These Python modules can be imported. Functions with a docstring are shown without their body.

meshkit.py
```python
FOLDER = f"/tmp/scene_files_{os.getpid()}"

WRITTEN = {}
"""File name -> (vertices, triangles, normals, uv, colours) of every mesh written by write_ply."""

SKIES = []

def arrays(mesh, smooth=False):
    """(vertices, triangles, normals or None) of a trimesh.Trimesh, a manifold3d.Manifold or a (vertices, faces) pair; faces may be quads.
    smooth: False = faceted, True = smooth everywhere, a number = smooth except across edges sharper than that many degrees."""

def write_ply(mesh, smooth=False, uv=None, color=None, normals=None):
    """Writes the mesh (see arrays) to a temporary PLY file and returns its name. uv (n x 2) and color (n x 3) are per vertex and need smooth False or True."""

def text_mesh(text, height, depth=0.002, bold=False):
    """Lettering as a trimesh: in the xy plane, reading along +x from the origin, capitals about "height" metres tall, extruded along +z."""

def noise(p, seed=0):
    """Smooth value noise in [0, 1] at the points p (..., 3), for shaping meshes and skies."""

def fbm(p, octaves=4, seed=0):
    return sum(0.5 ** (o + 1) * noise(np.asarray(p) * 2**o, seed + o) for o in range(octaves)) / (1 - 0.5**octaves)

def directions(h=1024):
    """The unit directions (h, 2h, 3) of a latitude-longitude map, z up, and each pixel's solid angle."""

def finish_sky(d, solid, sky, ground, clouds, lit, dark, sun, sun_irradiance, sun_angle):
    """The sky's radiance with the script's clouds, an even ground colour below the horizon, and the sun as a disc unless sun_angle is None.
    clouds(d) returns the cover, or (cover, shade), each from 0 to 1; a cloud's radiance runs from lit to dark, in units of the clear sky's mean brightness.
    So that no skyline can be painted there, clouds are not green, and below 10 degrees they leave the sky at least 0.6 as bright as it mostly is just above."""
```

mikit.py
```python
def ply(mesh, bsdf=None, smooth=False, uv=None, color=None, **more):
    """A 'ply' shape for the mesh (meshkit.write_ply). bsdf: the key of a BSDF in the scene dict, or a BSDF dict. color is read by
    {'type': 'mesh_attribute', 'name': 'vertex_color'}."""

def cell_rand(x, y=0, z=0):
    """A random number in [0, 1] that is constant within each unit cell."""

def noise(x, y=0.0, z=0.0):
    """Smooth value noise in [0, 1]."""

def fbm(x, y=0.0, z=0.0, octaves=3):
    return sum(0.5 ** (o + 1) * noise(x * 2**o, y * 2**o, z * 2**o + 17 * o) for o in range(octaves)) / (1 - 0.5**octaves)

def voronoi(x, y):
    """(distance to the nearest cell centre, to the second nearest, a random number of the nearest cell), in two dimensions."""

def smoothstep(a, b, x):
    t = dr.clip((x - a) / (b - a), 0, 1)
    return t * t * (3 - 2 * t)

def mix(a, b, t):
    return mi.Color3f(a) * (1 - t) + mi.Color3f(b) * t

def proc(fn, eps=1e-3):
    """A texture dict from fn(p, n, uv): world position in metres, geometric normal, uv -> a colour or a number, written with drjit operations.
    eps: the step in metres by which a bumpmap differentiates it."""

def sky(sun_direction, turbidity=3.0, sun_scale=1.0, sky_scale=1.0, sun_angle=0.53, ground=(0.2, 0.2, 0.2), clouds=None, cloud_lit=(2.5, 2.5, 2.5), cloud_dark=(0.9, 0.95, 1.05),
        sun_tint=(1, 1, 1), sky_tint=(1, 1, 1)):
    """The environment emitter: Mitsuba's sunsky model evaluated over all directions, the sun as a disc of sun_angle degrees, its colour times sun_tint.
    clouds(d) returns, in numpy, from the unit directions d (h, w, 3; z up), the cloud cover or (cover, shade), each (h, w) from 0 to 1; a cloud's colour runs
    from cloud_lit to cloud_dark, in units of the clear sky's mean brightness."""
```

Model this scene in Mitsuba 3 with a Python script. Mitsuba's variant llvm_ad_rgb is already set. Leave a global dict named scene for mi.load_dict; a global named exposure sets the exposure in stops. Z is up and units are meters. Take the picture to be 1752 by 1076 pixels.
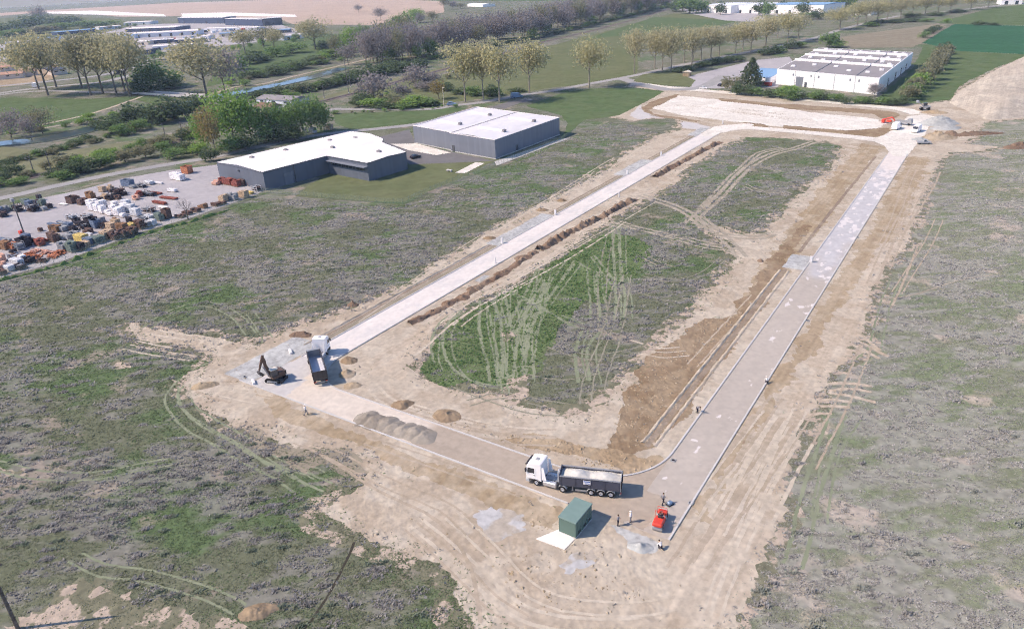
import math, random
import numpy as np
import drjit as dr
import trimesh, manifold3d as m3, shapely
from shapely.geometry import Polygon, LineString
from shapely.ops import unary_union
import mitsuba as mi
import mikit, meshkit
from mikit import fbm, noise, voronoi, smoothstep, mix, proc, cell_rand

T = mi.ScalarTransform4f
scene, labels = {}, {}
rng = np.random.default_rng(7)
random.seed(7)

# ------------------------------------------------------------------ camera, sky, exposure
scene['camera'] = {'type': 'perspective', 'fov_axis': 'x', 'fov': 70.46, 'near_clip': 0.5, 'far_clip': 9000.0,
                   'to_world': T().look_at(origin=[0, 0, 64.0], target=[-0.50677, 0.74969, 64.0 - 0.42562], up=[-0.19724, 0.37978, 0.90380])}
scene['sky'] = mikit.sky([-0.551, -0.462, 0.695], turbidity=3.0, sky_scale=1.3, sun_tint=(0.955, 0.975, 1.10), sky_tint=(1.0, 0.99, 1.10), ground=(0.22, 0.21, 0.17))
exposure = 2.0

# ------------------------------------------------------------------ helpers
def numbered(name):
    if name not in used:
        used[name] = 0
        return name
    used[name] += 1
    return '%s_%03d' % (name, used[name])
used = {}

def ent(key, mesh, mat, smooth=False, to_world=None, **k):
    d = mikit.ply(mesh, mat, smooth=smooth, **k)
    if to_world is not None:
        d['to_world'] = to_world
    scene[key] = d
    return key

def tag(key, label=None, cat=None, group=None, kind=None):
    d = labels.setdefault(key, {})
    for a, b in (('label', label), ('category', cat), ('group', group), ('kind', kind)):
        if b:
            d[a] = b
    return key

def struct(name, mesh, mat, label=None, **k):
    key = numbered(name)
    ent(key, mesh, mat, **k)
    return tag(key, label, None, None, 'structure')

def diffuse(c, rough=None):
    return {'type': 'twosided', 'bsdf': {'type': 'diffuse', 'reflectance': c if isinstance(c, dict) else {'type': 'rgb', 'value': list(c)}}}

def paint(c, rough=0.4, metal=0.0, clear=0.0, spec=0.5):
    return {'type': 'twosided', 'bsdf': {'type': 'principled', 'base_color': c if isinstance(c, dict) else {'type': 'rgb', 'value': list(c)},
            'roughness': rough, 'metallic': metal, 'clearcoat': clear, 'specular': spec}}

def C(r, g, b):
    return mi.Color3f(r, g, b)

def spectex(fn, eps=1e-3):
    return proc(fn, eps)

# mesh helpers: everything is (V, F) with triangles
def cat(parts):
    V, F, n = [], [], 0
    for v, f in parts:
        v = np.asarray(v, float); f = np.asarray(f, int)
        if f.shape[1] == 4:
            f = np.vstack([f[:, [0, 1, 2]], f[:, [0, 2, 3]]])
        V.append(v); F.append(f + n); n += len(v)
    return np.vstack(V), np.vstack(F)

BOXF = np.array([[0, 2, 3, 1], [4, 5, 7, 6], [0, 1, 5, 4], [2, 6, 7, 3], [0, 4, 6, 2], [1, 3, 7, 5]])
BOXF = np.vstack([BOXF[:, [0, 1, 2]], BOXF[:, [0, 2, 3]]])
def box(x0, x1, y0, y1, z0, z1):
    v = np.array([[x, y, z] for z in (z0, z1) for y in (y0, y1) for x in (x0, x1)], float)
    return v, BOXF
def cbox(cx, cy, cz, sx, sy, sz):
    return box(cx - sx / 2, cx + sx / 2, cy - sy / 2, cy + sy / 2, cz - sz / 2, cz + sz / 2)
def rbox(x0, x1, y0, y1, z0, z1, r=0.05):
    """box with chamfered vertical and top edges"""
    a = Polygon([(x0 + r, y0), (x1 - r, y0), (x1, y0 + r), (x1, y1 - r), (x1 - r, y1), (x0 + r, y1), (x0, y1 - r), (x0, y0 + r)])
    o = np.array(a.exterior.coords)[:-1]
    c = np.array([(x0 + x1) / 2, (y0 + y1) / 2])
    i = o + np.clip(c - o, -r, r)
    n = len(o)
    V = np.vstack([np.c_[o, np.full(n, z0)], np.c_[o, np.full(n, z1 - r)], np.c_[i, np.full(n, z1)], [[*c, z1], [*c, z0]]])
    F = []
    for k in range(n):
        l = (k + 1) % n
        F += [[k, l, n + l], [k, n + l, n + k], [n + k, n + l, 2 * n + l], [n + k, 2 * n + l, 2 * n + k], [2 * n + k, 2 * n + l, 3 * n], [l, k, 3 * n + 1]]
    return V, np.array(F)
def rot(mesh, axis, deg, about=(0, 0, 0)):
    v, f = mesh
    m = trimesh.transformations.rotation_matrix(math.radians(deg), axis, about)
    return np.asarray(v) @ m[:3, :3].T + m[:3, 3], f
def mv(mesh, x=0, y=0, z=0):
    return np.asarray(mesh[0]) + [x, y, z], mesh[1]
def sc(mesh, x=1, y=1, z=1):
    return np.asarray(mesh[0]) * [x, y, z], mesh[1]
def tube(p, q, r0, r1=None, n=8, caps=True):
    r1 = r0 if r1 is None else r1
    p, q = np.array(p, float), np.array(q, float)
    d = (q - p) / max(np.linalg.norm(q - p), 1e-9)
    a = np.cross(d, [0, 0, 1] if abs(d[2]) < 0.9 else [1, 0, 0]); a /= np.linalg.norm(a)
    b = np.cross(d, a)
    t = np.arange(n) * 2 * np.pi / n
    ring = np.cos(t)[:, None] * a + np.sin(t)[:, None] * b
    V = np.vstack([p + ring * r0, q + ring * r1, [p, q]])
    i = np.arange(n); j = (i + 1) % n
    F = [np.c_[i, j, n + j], np.c_[i, n + j, n + i]]
    if caps:
        F += [np.c_[j, i, 0 * i + 2 * n], np.c_[n + i, n + j, 0 * i + 2 * n + 1]]
    return V, np.vstack(F)
def prism(poly, z0, z1):
    """extrude a 2-D polygon (list of points) along z"""
    m = trimesh.creation.extrude_polygon(Polygon(poly).buffer(0), z1 - z0, engine='earcut')
    return np.array(m.vertices) + [0, 0, z0], np.array(m.faces)
def side_prism(poly, y0, y1):
    """extrude an x-z outline along y"""
    v, f = prism(poly, 0, y1 - y0)
    return np.c_[v[:, 0], v[:, 2] + y0, v[:, 1]], f[:, ::-1]
def front_prism(poly, x0, x1):
    """extrude a y-z outline along x"""
    v, f = prism(poly, 0, x1 - x0)
    return np.c_[v[:, 2] + x0, v[:, 0], v[:, 1]], f
def sheet(poly, z):
    """flat sheet of a shapely polygon"""
    parts = []
    for g in getattr(poly, 'geoms', [poly]):
        if g.is_empty or g.area < 0.02 or not hasattr(g, 'exterior'):
            continue
        v, f = trimesh.creation.triangulate_polygon(g, engine='earcut')
        v = np.c_[v, np.full(len(v), z)]
        n = np.cross(v[f[:, 1]] - v[f[:, 0]], v[f[:, 2]] - v[f[:, 0]])[:, 2]
        f = np.where((n < 0)[:, None], f[:, ::-1], f)
        parts.append((v, f))
    return cat(parts)
def ragged(poly, amp=1.2, scale=5.0, step=0.6, seed=0):
    """the polygon with its outline broken up by noise"""
    out = []
    if isinstance(poly, (list, tuple)):
        poly = Polygon(poly)
    poly = poly.buffer(0)
    def ring(r):
        L = r.length; n = max(8, int(L / step))
        p = np.array([r.interpolate(i * L / n).coords[0] for i in range(n)])
        q = np.c_[p, np.zeros(n)]
        a = meshkit.fbm(q / scale, 4, seed) - 0.5 + .45 * (meshkit.fbm(q / (scale * .16), 4, seed + 3) - 0.5)
        b = meshkit.fbm(q / scale + 51.3, 4, seed + 9) - 0.5 + .45 * (meshkit.fbm(q / (scale * .16) + 9.7, 4, seed + 5) - 0.5)
        return p + np.c_[a, b] * 2 * amp
    for g in getattr(poly, 'geoms', [poly]):
        out.append(Polygon(ring(g.exterior), [ring(i) for i in g.interiors]).buffer(0))
    return unary_union(out)
def spline(pts, step=1.0):
    p = np.array(pts, float)
    if len(p) < 3:
        t = np.linspace(0, 1, max(2, int(np.linalg.norm(p[1] - p[0]) / step)))[:, None]
        return p[0] * (1 - t) + p[-1] * t
    q = np.vstack([2 * p[0] - p[1], p, 2 * p[-1] - p[-2]])
    out = []
    for i in range(1, len(q) - 2):
        n = max(2, int(np.linalg.norm(q[i + 1] - q[i]) / step))
        t = (np.arange(n) / n)[:, None]
        out.append(0.5 * (2 * q[i] + (q[i + 1] - q[i - 1]) * t + (2 * q[i - 1] - 5 * q[i] + 4 * q[i + 1] - q[i + 2]) * t ** 2 + (3 * q[i] - q[i - 1] - 3 * q[i + 1] + q[i + 2]) * t ** 3))
    return np.vstack(out + [p[-1:]])
def ribbon(pts, w, amp=0.15, seed=0, step=0.5):
    """a strip of width w along a curve, as a polygon with uneven edges"""
    l = LineString(spline(pts, step))
    return ragged(l.buffer(w / 2, cap_style='flat'), amp, 1.6, max(0.35, step), seed)
def inside(poly, xy):
    shapely.prepare(poly)
    return shapely.contains_xy(poly, xy[:, 0], xy[:, 1])
def nfb(xy, s, seed=0, o=3):
    return meshkit.fbm(np.c_[xy / s, np.zeros(len(xy))], o, seed)

# ------------------------------------------------------------------ ground materials (colours of the matter itself)
def grass_field(p, n, uv):
    x, y = p.x, p.y
    big = fbm(x / 26, y / 26, 3.0, 3)
    u, v = 0.77 * x + 0.64 * y, 0.77 * y - 0.64 * x
    east = smoothstep(-45.0, 0.0, x)
    lav = smoothstep(0.40, 0.62, fbm(x / 13 + 40, y / 9, 1.0, 3) * 0.45 + fbm(u / 3.6, v / 1.3, 5.0, 3) * 0.55 + 0.035 * east)
    lush = smoothstep(0.49, 0.66, fbm(x / 13 + 9, y / 13 + 77, 2.0, 4)) * (1 - 0.7 * east)
    g = mix(C(0.122, 0.136, 0.088), C(0.150, 0.160, 0.108), big)
    g = mix(g, C(0.104, 0.148, 0.072), lush)
    d = mix(C(0.198, 0.190, 0.172), C(0.245, 0.234, 0.216), noise(x / 0.7, y / 0.9, 8.0))
    c = mix(g, d, lav * 0.70)
    bare = smoothstep(0.66, 0.78, fbm(x / 6 + 13, y / 6 + 5, 6.0, 4))
    c = mix(c, C(0.33, 0.275, 0.235), bare * 0.6)
    f = fbm(x * 1.3, y * 1.9, 4.0, 3)
    return c * (0.74 + 0.52 * f) * (1 + 0.40 * east)
def earth(c0, c1, c2, along=0.0, grain=1.0):
    def soft(c):
        l = 0.25 * c[0] + 0.6 * c[1] + 0.15 * c[2]
        return [0.92 * k * (l + (q - l) * 0.87) for q, k in zip(c, (0.985, 1.015, 0.985))]
    c0, c1, c2 = soft(c0), soft(c1), soft(c2)
    def fn(p, n, uv):
        x, y = p.x, p.y
        a = fbm(x / 9, y / 9, 1.0, 4)
        b = smoothstep(0.45, 0.68, fbm(x / 3.1 + 31, y / 3.1, 2.0, 4))
        c = mix(C(*c0), C(*c1), smoothstep(0.3, 0.7, a))
        c = mix(c, C(*c2), b * 0.6)
        if along:
            s = fbm(x / 0.55, y / 14.0, 3.0, 3)
            t = smoothstep(0.5, 0.66, fbm(x / 1.3 + 7, y / 30.0, 5.0, 3))
            c = mix(c * (0.86 + 0.28 * s), C(*c2), t * along)
        g = fbm(x * 1.7, y * 1.7, 2.0, 4)
        return c * (1 + grain * (g - 0.5) * 0.45)
    return fn
def bumped(fn_col, fn_h, scale=1.0):
    return {'type': 'twosided', 'bsdf': {'type': 'bumpmap', 'scale': scale, 'texture': proc(fn_h, 0.05), 'bsdf': {'type': 'diffuse', 'reflectance': proc(fn_col)}}}
def lumps(p, n, uv):
    return 0.16 * fbm(p.x / 1.1, p.y / 1.1, 2.0, 4) + 0.05 * noise(p.x * 3.0, p.y * 3.0, 1.0)
def turf(p, n, uv):
    return 0.12 * fbm(p.x / 0.9, p.y / 1.4, 2.0, 3)
def fine(p, n, uv):
    return 0.03 * fbm(p.x * 1.4, p.y * 1.4, 2.0, 3)

scene['mat_grass'] = bumped(grass_field, turf)
PALE = (0.44, 0.345, 0.265), (0.50, 0.41, 0.33), (0.57, 0.485, 0.405)
scene['mat_earth'] = bumped(earth(*PALE), lumps)
scene['mat_earth_tan'] = bumped(earth((0.365, 0.265, 0.17), (0.405, 0.30, 0.205), (0.49, 0.39, 0.295), 0.35), lumps)
scene['mat_earth_streak'] = bumped(earth((0.45, 0.35, 0.265), (0.50, 0.40, 0.315), (0.56, 0.47, 0.39), 0.35), fine)
scene['mat_earth_brown'] = bumped(earth((0.27, 0.18, 0.11), (0.315, 0.22, 0.145), (0.375, 0.275, 0.185)), lumps, 1.6)
scene['mat_earth_orange'] = bumped(earth((0.36, 0.25, 0.155), (0.41, 0.30, 0.20), (0.47, 0.36, 0.25)), lumps, 1.8)
scene['mat_earth_dark'] = bumped(earth((0.22, 0.14, 0.10), (0.26, 0.17, 0.12), (0.31, 0.215, 0.155)), lumps, 2.0)
scene['mat_lime'] = bumped(earth((0.72, 0.65, 0.60), (0.78, 0.71, 0.665), (0.66, 0.585, 0.53)), fine)
scene['mat_gravel'] = bumped(earth((0.42, 0.41, 0.42), (0.47, 0.46, 0.47), (0.54, 0.53, 0.53), 0, 1.5), fine)
def spilt(p, n, uv):
    x, y = p.x, p.y
    t = smoothstep(0.42, 0.56, fbm(x / 2.4, y / 2.4, 7.0, 5))
    return mix(C(0.40, 0.355, 0.30), C(0.45, 0.445, 0.445), t) * (0.8 + 0.4 * fbm(x * 1.8, y * 1.8, 2.0, 3))
scene['mat_spilt'] = bumped(spilt, fine)
scene['mat_trench'] = bumped(earth((0.27, 0.20, 0.155), (0.31, 0.235, 0.18), (0.36, 0.28, 0.22)), lumps)
def road_west(p, n, uv):
    x, y = p.x, p.y
    c = mix(C(0.69, 0.64, 0.605), C(0.61, 0.57, 0.545), fbm(x / 4, y / 12, 1.0, 4))
    b = smoothstep(0.55, 0.64, fbm(x / 2.2 + 3, y / 5.5, 4.0, 4))
    c = mix(c, C(0.56, 0.54, 0.53), b * 0.5)
    return c * (0.9 + 0.2 * fbm(x * 1.5, y * 1.5, 3.0, 3))
def road_east(p, n, uv):
    x, y = p.x, p.y
    base = mix(C(0.40, 0.358, 0.318), C(0.45, 0.405, 0.36), fbm(x / 3, y / 14, 1.0, 4))
    wet = mix(C(0.44, 0.43, 0.445), C(0.50, 0.49, 0.50), noise(x / 1.3, y / 1.3, 6.0))
    far = smoothstep(150.0, 190.0, y + 60 * (fbm(x / 3, y / 9, 8.0, 3) - 0.5))
    c = mix(base, wet, far)
    lim = 0.78 - 0.20 * smoothstep(85.0, 240.0, y)
    w = smoothstep(lim - 0.02, lim + 0.04, fbm(x / 1.5 + 5, y / 2.6, 4.0, 4))
    c = mix(c, C(0.66, 0.62, 0.61), w * 0.85)
    c = mix(c, C(0.64, 0.585, 0.55), smoothstep(245.0, 275.0, y + 40 * (fbm(x / 2, y / 5, 9.0, 3) - 0.5)))
    return c * (0.9 + 0.2 * fbm(x * 1.5, y * 1.5, 3.0, 3))
def road_south(p, n, uv):
    x, y = p.x, p.y
    a = mix(C(0.63, 0.565, 0.495), C(0.56, 0.495, 0.425), fbm(x / 7, y / 1.2, 1.0, 3))
    b = mix(C(0.365, 0.308, 0.252), C(0.405, 0.345, 0.285), fbm(x / 9, y / 0.8, 1.0, 3))
    t = smoothstep(-67.0, -63.5, x + 3.0 * (fbm(x / 2, y / 2, 8.0, 3) - 0.5))
    c = mix(a, b, t)
    return c * (0.88 + 0.24 * fbm(x * 1.6, y * 1.6, 3.0, 3))
def road_corner(p, n, uv):
    x, y = p.x, p.y
    c = mix(C(0.47, 0.455, 0.45), C(0.53, 0.51, 0.50), fbm(x / 3, y / 3, 1.0, 4))
    return c * (0.9 + 0.2 * fbm(x * 1.6, y * 1.6, 3.0, 3))
scene['mat_road_west'] = bumped(road_west, fine)
scene['mat_road_east'] = bumped(road_east, fine)
scene['mat_road_south'] = bumped(road_south, fine)
scene['mat_road_corner'] = bumped(road_corner, fine)
def tarmac(p, n, uv):
    return mix(C(0.30, 0.295, 0.295), C(0.36, 0.35, 0.345), fbm(p.x / 8, p.y / 8, 1.0, 3)) * (0.9 + 0.2 * fbm(p.x, p.y, 3.0, 3))
scene['mat_tarmac'] = bumped(tarmac, fine, 0.3)
def yard_concrete(p, n, uv):
    c = mix(C(0.35, 0.335, 0.35), C(0.43, 0.41, 0.42), fbm(p.x / 10, p.y / 10, 1.0, 4))
    return c * (0.88 + 0.24 * fbm(p.x / 1.2, p.y / 1.2, 3.0, 4))
scene['mat_yard'] = bumped(yard_concrete, fine, 0.3)
def dark_tarmac(p, n, uv):
    return mix(C(0.155, 0.15, 0.155), C(0.19, 0.185, 0.19), fbm(p.x / 5, p.y / 5, 1.0, 3)) * (0.9 + 0.2 * fbm(p.x, p.y, 3.0, 3))
scene['mat_dark_tarmac'] = bumped(dark_tarmac, fine, 0.3)
def kerb_grey(p, n, uv):
    return mix(C(0.48, 0.465, 0.46), C(0.56, 0.545, 0.535), fbm(p.x * 1.2, p.y * 1.2, p.z * 3, 3))
scene['mat_kerb'] = diffuse(proc(kerb_grey))
def flatfield(c0, c1, s=30.0, row=0.0, ang=0.0):
    ca, sa = math.cos(ang), math.sin(ang)
    def fn(p, n, uv):
        u, v = p.x * ca + p.y * sa, -p.x * sa + p.y * ca
        c = mix(C(*c0), C(*c1), fbm(p.x / s, p.y / s, 1.0, 4))
        c = c * (0.82 + 0.36 * fbm(p.x / 2.5, p.y / 2.5, 3.0, 3))
        if row:
            c = c * (0.93 + 0.14 * noise(v / row, u / 90.0, 2.0))
        return c
    return fn
scene['mat_plough'] = diffuse(proc(flatfield((0.40, 0.31, 0.255), (0.47, 0.375, 0.31), 60, 5.0, 0.5)))
scene['mat_meadow'] = bumped(flatfield((0.115, 0.140, 0.068), (0.160, 0.168, 0.095), 12), turf)
scene['mat_meadow_dry'] = bumped(flatfield((0.155, 0.165, 0.095), (0.205, 0.20, 0.13), 9), turf)
scene['mat_meadow_green'] = bumped(flatfield((0.082, 0.132, 0.058), (0.125, 0.155, 0.08), 8), turf)
scene['mat_wheat'] = diffuse(proc(flatfield((0.036, 0.108, 0.058), (0.048, 0.125, 0.070), 60, 4.0, 0.2)))
scene['mat_stubble'] = diffuse(proc(flatfield((0.225, 0.20, 0.15), (0.265, 0.235, 0.18), 20, 5.0, 0.9)))
scene['mat_ballast'] = bumped(earth((0.16, 0.13, 0.125), (0.20, 0.165, 0.155), (0.25, 0.21, 0.20)), lumps)
scene['mat_pressed'] = bumped(flatfield((0.195, 0.225, 0.145), (0.26, 0.275, 0.195), 3), fine)
scene['mat_sparse'] = bumped(flatfield((0.24, 0.215, 0.165), (0.32, 0.275, 0.215), 4), turf)
scene['mat_film'] = diffuse((0.78, 0.74, 0.74))
scene['mat_water'] = {'type': 'dielectric', 'int_ior': 1.33}
scene['mat_bed'] = diffuse((0.27, 0.34, 0.33))

# ------------------------------------------------------------------ ground sheets, each a few mm to cm above the one below
struct('ground', (np.array([[-6000, -400, 0], [6000, -400, 0], [6000, 7000, 0], [-6000, 7000, 0.0]]), np.array([[0, 1, 2, 3]])), 'mat_grass')

west_side = [(-121.08, 325.14), (-111.77, 302.93), (-117.28, 285.52), (-114.95, 254.56), (-111.08, 229.02), (-110.65, 210.58), (-109.95, 193.49), (-111.17, 181.25), (-110.5, 167.08), (-109.61, 142.98), (-106.19, 115.3), (-108.93, 99.06), (-110.85, 91.51), (-112.84, 86.11), (-113.34, 81.96), (-113.19, 78.31)]
lobe = [(-119.18, 76.55), (-129.88, 74.72), (-139.62, 72.05), (-145.89, 70.65), (-140.32, 68.02), (-133.49, 68.1), (-126.85, 69.92), (-117.62, 69.93), (-115.17, 67.1), (-115.39, 63.5), (-113.09, 61.17), (-107.94, 59.23), (-101.9, 57.44), (-93.45, 56.57), (-87.15, 57.46), (-81.76, 57.24), (-78.41, 57.74), (-75.68, 59.95), (-72.08, 61.29), (-67.11, 58.84), (-65.07, 58.12), (-64.98, 55.17), (-65.15, 53.05), (-65.49, 51.17), (-65.44, 48.74), (-63.24, 47.9), (-58.24, 47.52), (-50.59, 48.4), (-46.42, 48.92), (-43.56, 48.42), (-41.58, 47.39), (-38.71, 45.52), (-35.08, 44.17), (-30.5, 40.23)]
east_side = [(-11.68, 51.47), (-13.15, 57.5), (-13.41, 61.56), (-12.98, 66.29), (-12.81, 73.56), (-12.93, 78.38), (-14.69, 84.08), (-15.75, 89.41), (-16.13, 94.84), (-15.63, 102.74), (-14.5, 112.67), (-13.89, 125.47), (-13.35, 134.76), (-13.79, 147.6), (-14.69, 160.47), (-14.4, 171.1), (-12.87, 185.21), (-12.23, 203.65), (-12.99, 225.77), (-13.6, 243.12), (-13.08, 282.85), (-11.66, 295.52), (-0.1, 303.97), (1.4, 310.53), (-9.63, 312.47), (-7.3, 319.81), (-3.12, 330.32), (-6.27, 345.95), (-2.49, 360.22), (9.88, 369.86)]
hill_edge = [(19.49, 375.86), (23.09, 639.02), (7.52, 597.9), (-6.43, 520.81), (-14.79, 463.74), (-18.36, 437.99), (-19.29, 409.86), (-27.38, 397.08), (-40.23, 389.73), (-77.26, 399.88), (-107.81, 404.8), (-141.74, 410.27), (-162.26, 418.55), (-193.9, 438.2), (-185.09, 410.14), (-160.09, 400.8), (-155.58, 368.87), (-152.22, 320.75), (-140.67, 313.9), (-133.43, 323.98)]
site_outer = Polygon(west_side + lobe + east_side + hill_edge).buffer(0)
island_low = Polygon([(-47.48, 168.36), (-44.77, 157.61), (-44.75, 143.08), (-44.48, 133.02), (-44.3, 120.38), (-45.13, 110.52), (-44.49, 100.5), (-45.16, 91.94), (-46.2, 88.16), (-46.63, 85.4), (-50.78, 84.45), (-55.2, 83.19), (-60.52, 85.19), (-64.56, 84.26), (-67.98, 83.7), (-72.17, 83.2), (-75.56, 83.19), (-79.4, 84.9), (-81.68, 88.65), (-84.43, 93.03), (-86.59, 100.49), (-87.51, 108.81), (-87.44, 114.23), (-85.41, 125.04), (-84.59, 142.57), (-84.72, 155.99), (-85.61, 176.9), (-84.63, 200.6), (-75.32, 198.8), (-62.11, 186.71), (-53.4, 177.99)])
island_high = Polygon([(-53.59, 301.18), (-46.91, 293.87), (-43.34, 277.12), (-43.5, 252.2), (-45.05, 228.6), (-44.71, 204.04), (-44.92, 186.13), (-49.17, 181.02), (-62.11, 186.71), (-75.32, 198.8), (-84.63, 200.6), (-83.79, 225.33), (-87.12, 235.54), (-86.04, 255.1), (-86.84, 276.25), (-83.43, 296.93), (-69.35, 301.01)])
island = unary_union([island_low.buffer(0), island_high.buffer(0)]).buffer(1.0).buffer(-1.0)
site = site_outer.difference(island)
site_r = unary_union([ragged(site, 2.2, 5.0, 0.5, 3)])
struct('bare_earth', sheet(site_r, 0.012), 'mat_earth', 'pale beige stripped earth around the new roads')

# zones of differing soil
patches = []
def zone(name, pts, mat, z, amp=1.0, seed=0, label=None, scale=4.0, clip=True):
    g = ragged(pts, amp * 1.9, scale, 0.4, seed)
    patches.append(g) if name == 'bare_patch' else None
    if clip:
        g = g.intersection(site_r)
    struct(name, sheet(g, z), mat, label)
    return g
brown = zone('brown_soil', [(-37.67, 79.94), (-40.28, 85.75), (-42.03, 92.44), (-44.2, 106.28), (-43.03, 117.17), (-40.94, 128.59), (-37.21, 132.36), (-37.11, 138.12), (-37.72, 156.33), (-38.18, 172.89), (-37.79, 195.87), (-35.74, 194.68), (-34.75, 170.13), (-32.91, 152.7), (-32.52, 137.91), (-32.5, 119.05), (-32.18, 101.54), (-32.34, 90.16), (-32.58, 83.46), (-34.68, 80.32)], 'mat_earth_brown', 0.020, 1.0, 1, 'brown churned soil inside the right hand road')
zone('tan_soil', [(-37.11, 138.12), (-38.7, 159.81), (-39.3, 182.73), (-40.48, 227.81), (-40.73, 274.39), (-40.18, 300.76), (-32.48, 297.36), (-32.89, 279.43), (-33.22, 224.27), (-33.09, 186.68), (-32.88, 156.45), (-33.57, 145.97)], 'mat_earth_tan', 0.016, 1.0, 2, 'tan levelled soil strip beside the far part of the trench')
zone('orange_soil', [(-53.45, 75.19), (-50.97, 77.63), (-46.3, 78.48), (-41.63, 79.05), (-37.67, 79.94), (-33.84, 80.48), (-31.73, 82.31), (-30.22, 81.25), (-30.39, 78.69), (-31.66, 76.77), (-34.16, 75.65), (-35.12, 76.93), (-43.66, 75.59), (-48.52, 74.51)], 'mat_earth_orange', 0.024, 0.8, 3, 'orange brown clumpy soil behind the loaded lorry')
zone('tan_soil', [(-23.34, 74.75), (-23.41, 97.69), (-22.96, 133.88), (-21.94, 164.23), (-22.25, 229.18), (-22.61, 285.43), (-16.2, 286.15), (-15.31, 238.92), (-15.56, 198.02), (-18.17, 178.27), (-18.92, 148.13), (-18.83, 122.83), (-20.3, 104.39), (-21.5, 89.35), (-21.29, 80.33), (-20.36, 71.6)], 'mat_earth_tan', 0.016, 1.4, 4, 'tan soil strip along the outer kerb of the right hand road')
zone('pale_earth', [(-17.5, 48.0), (-21.89, 63.75), (-20.99, 71.24), (-20.83, 85.0), (-19.95, 97.06), (-19.14, 115.59), (-18.36, 128.13), (-17.79, 136.59), (-17.51, 166.45), (-14.55, 198.5), (-15.02, 239.05), (-12.94, 242.71), (-11.83, 204.88), (-12.87, 185.21), (-14.4, 171.1), (-13.79, 147.6), (-13.89, 125.47), (-14.5, 112.67), (-16.13, 94.84), (-14.69, 84.08), (-12.93, 78.38), (-12.98, 66.29), (-13.15, 57.5), (-11.68, 51.47)], 'mat_earth_streak', 0.020, 1.2, 5, 'pale wheel-streaked earth along the right edge of the site')
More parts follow.
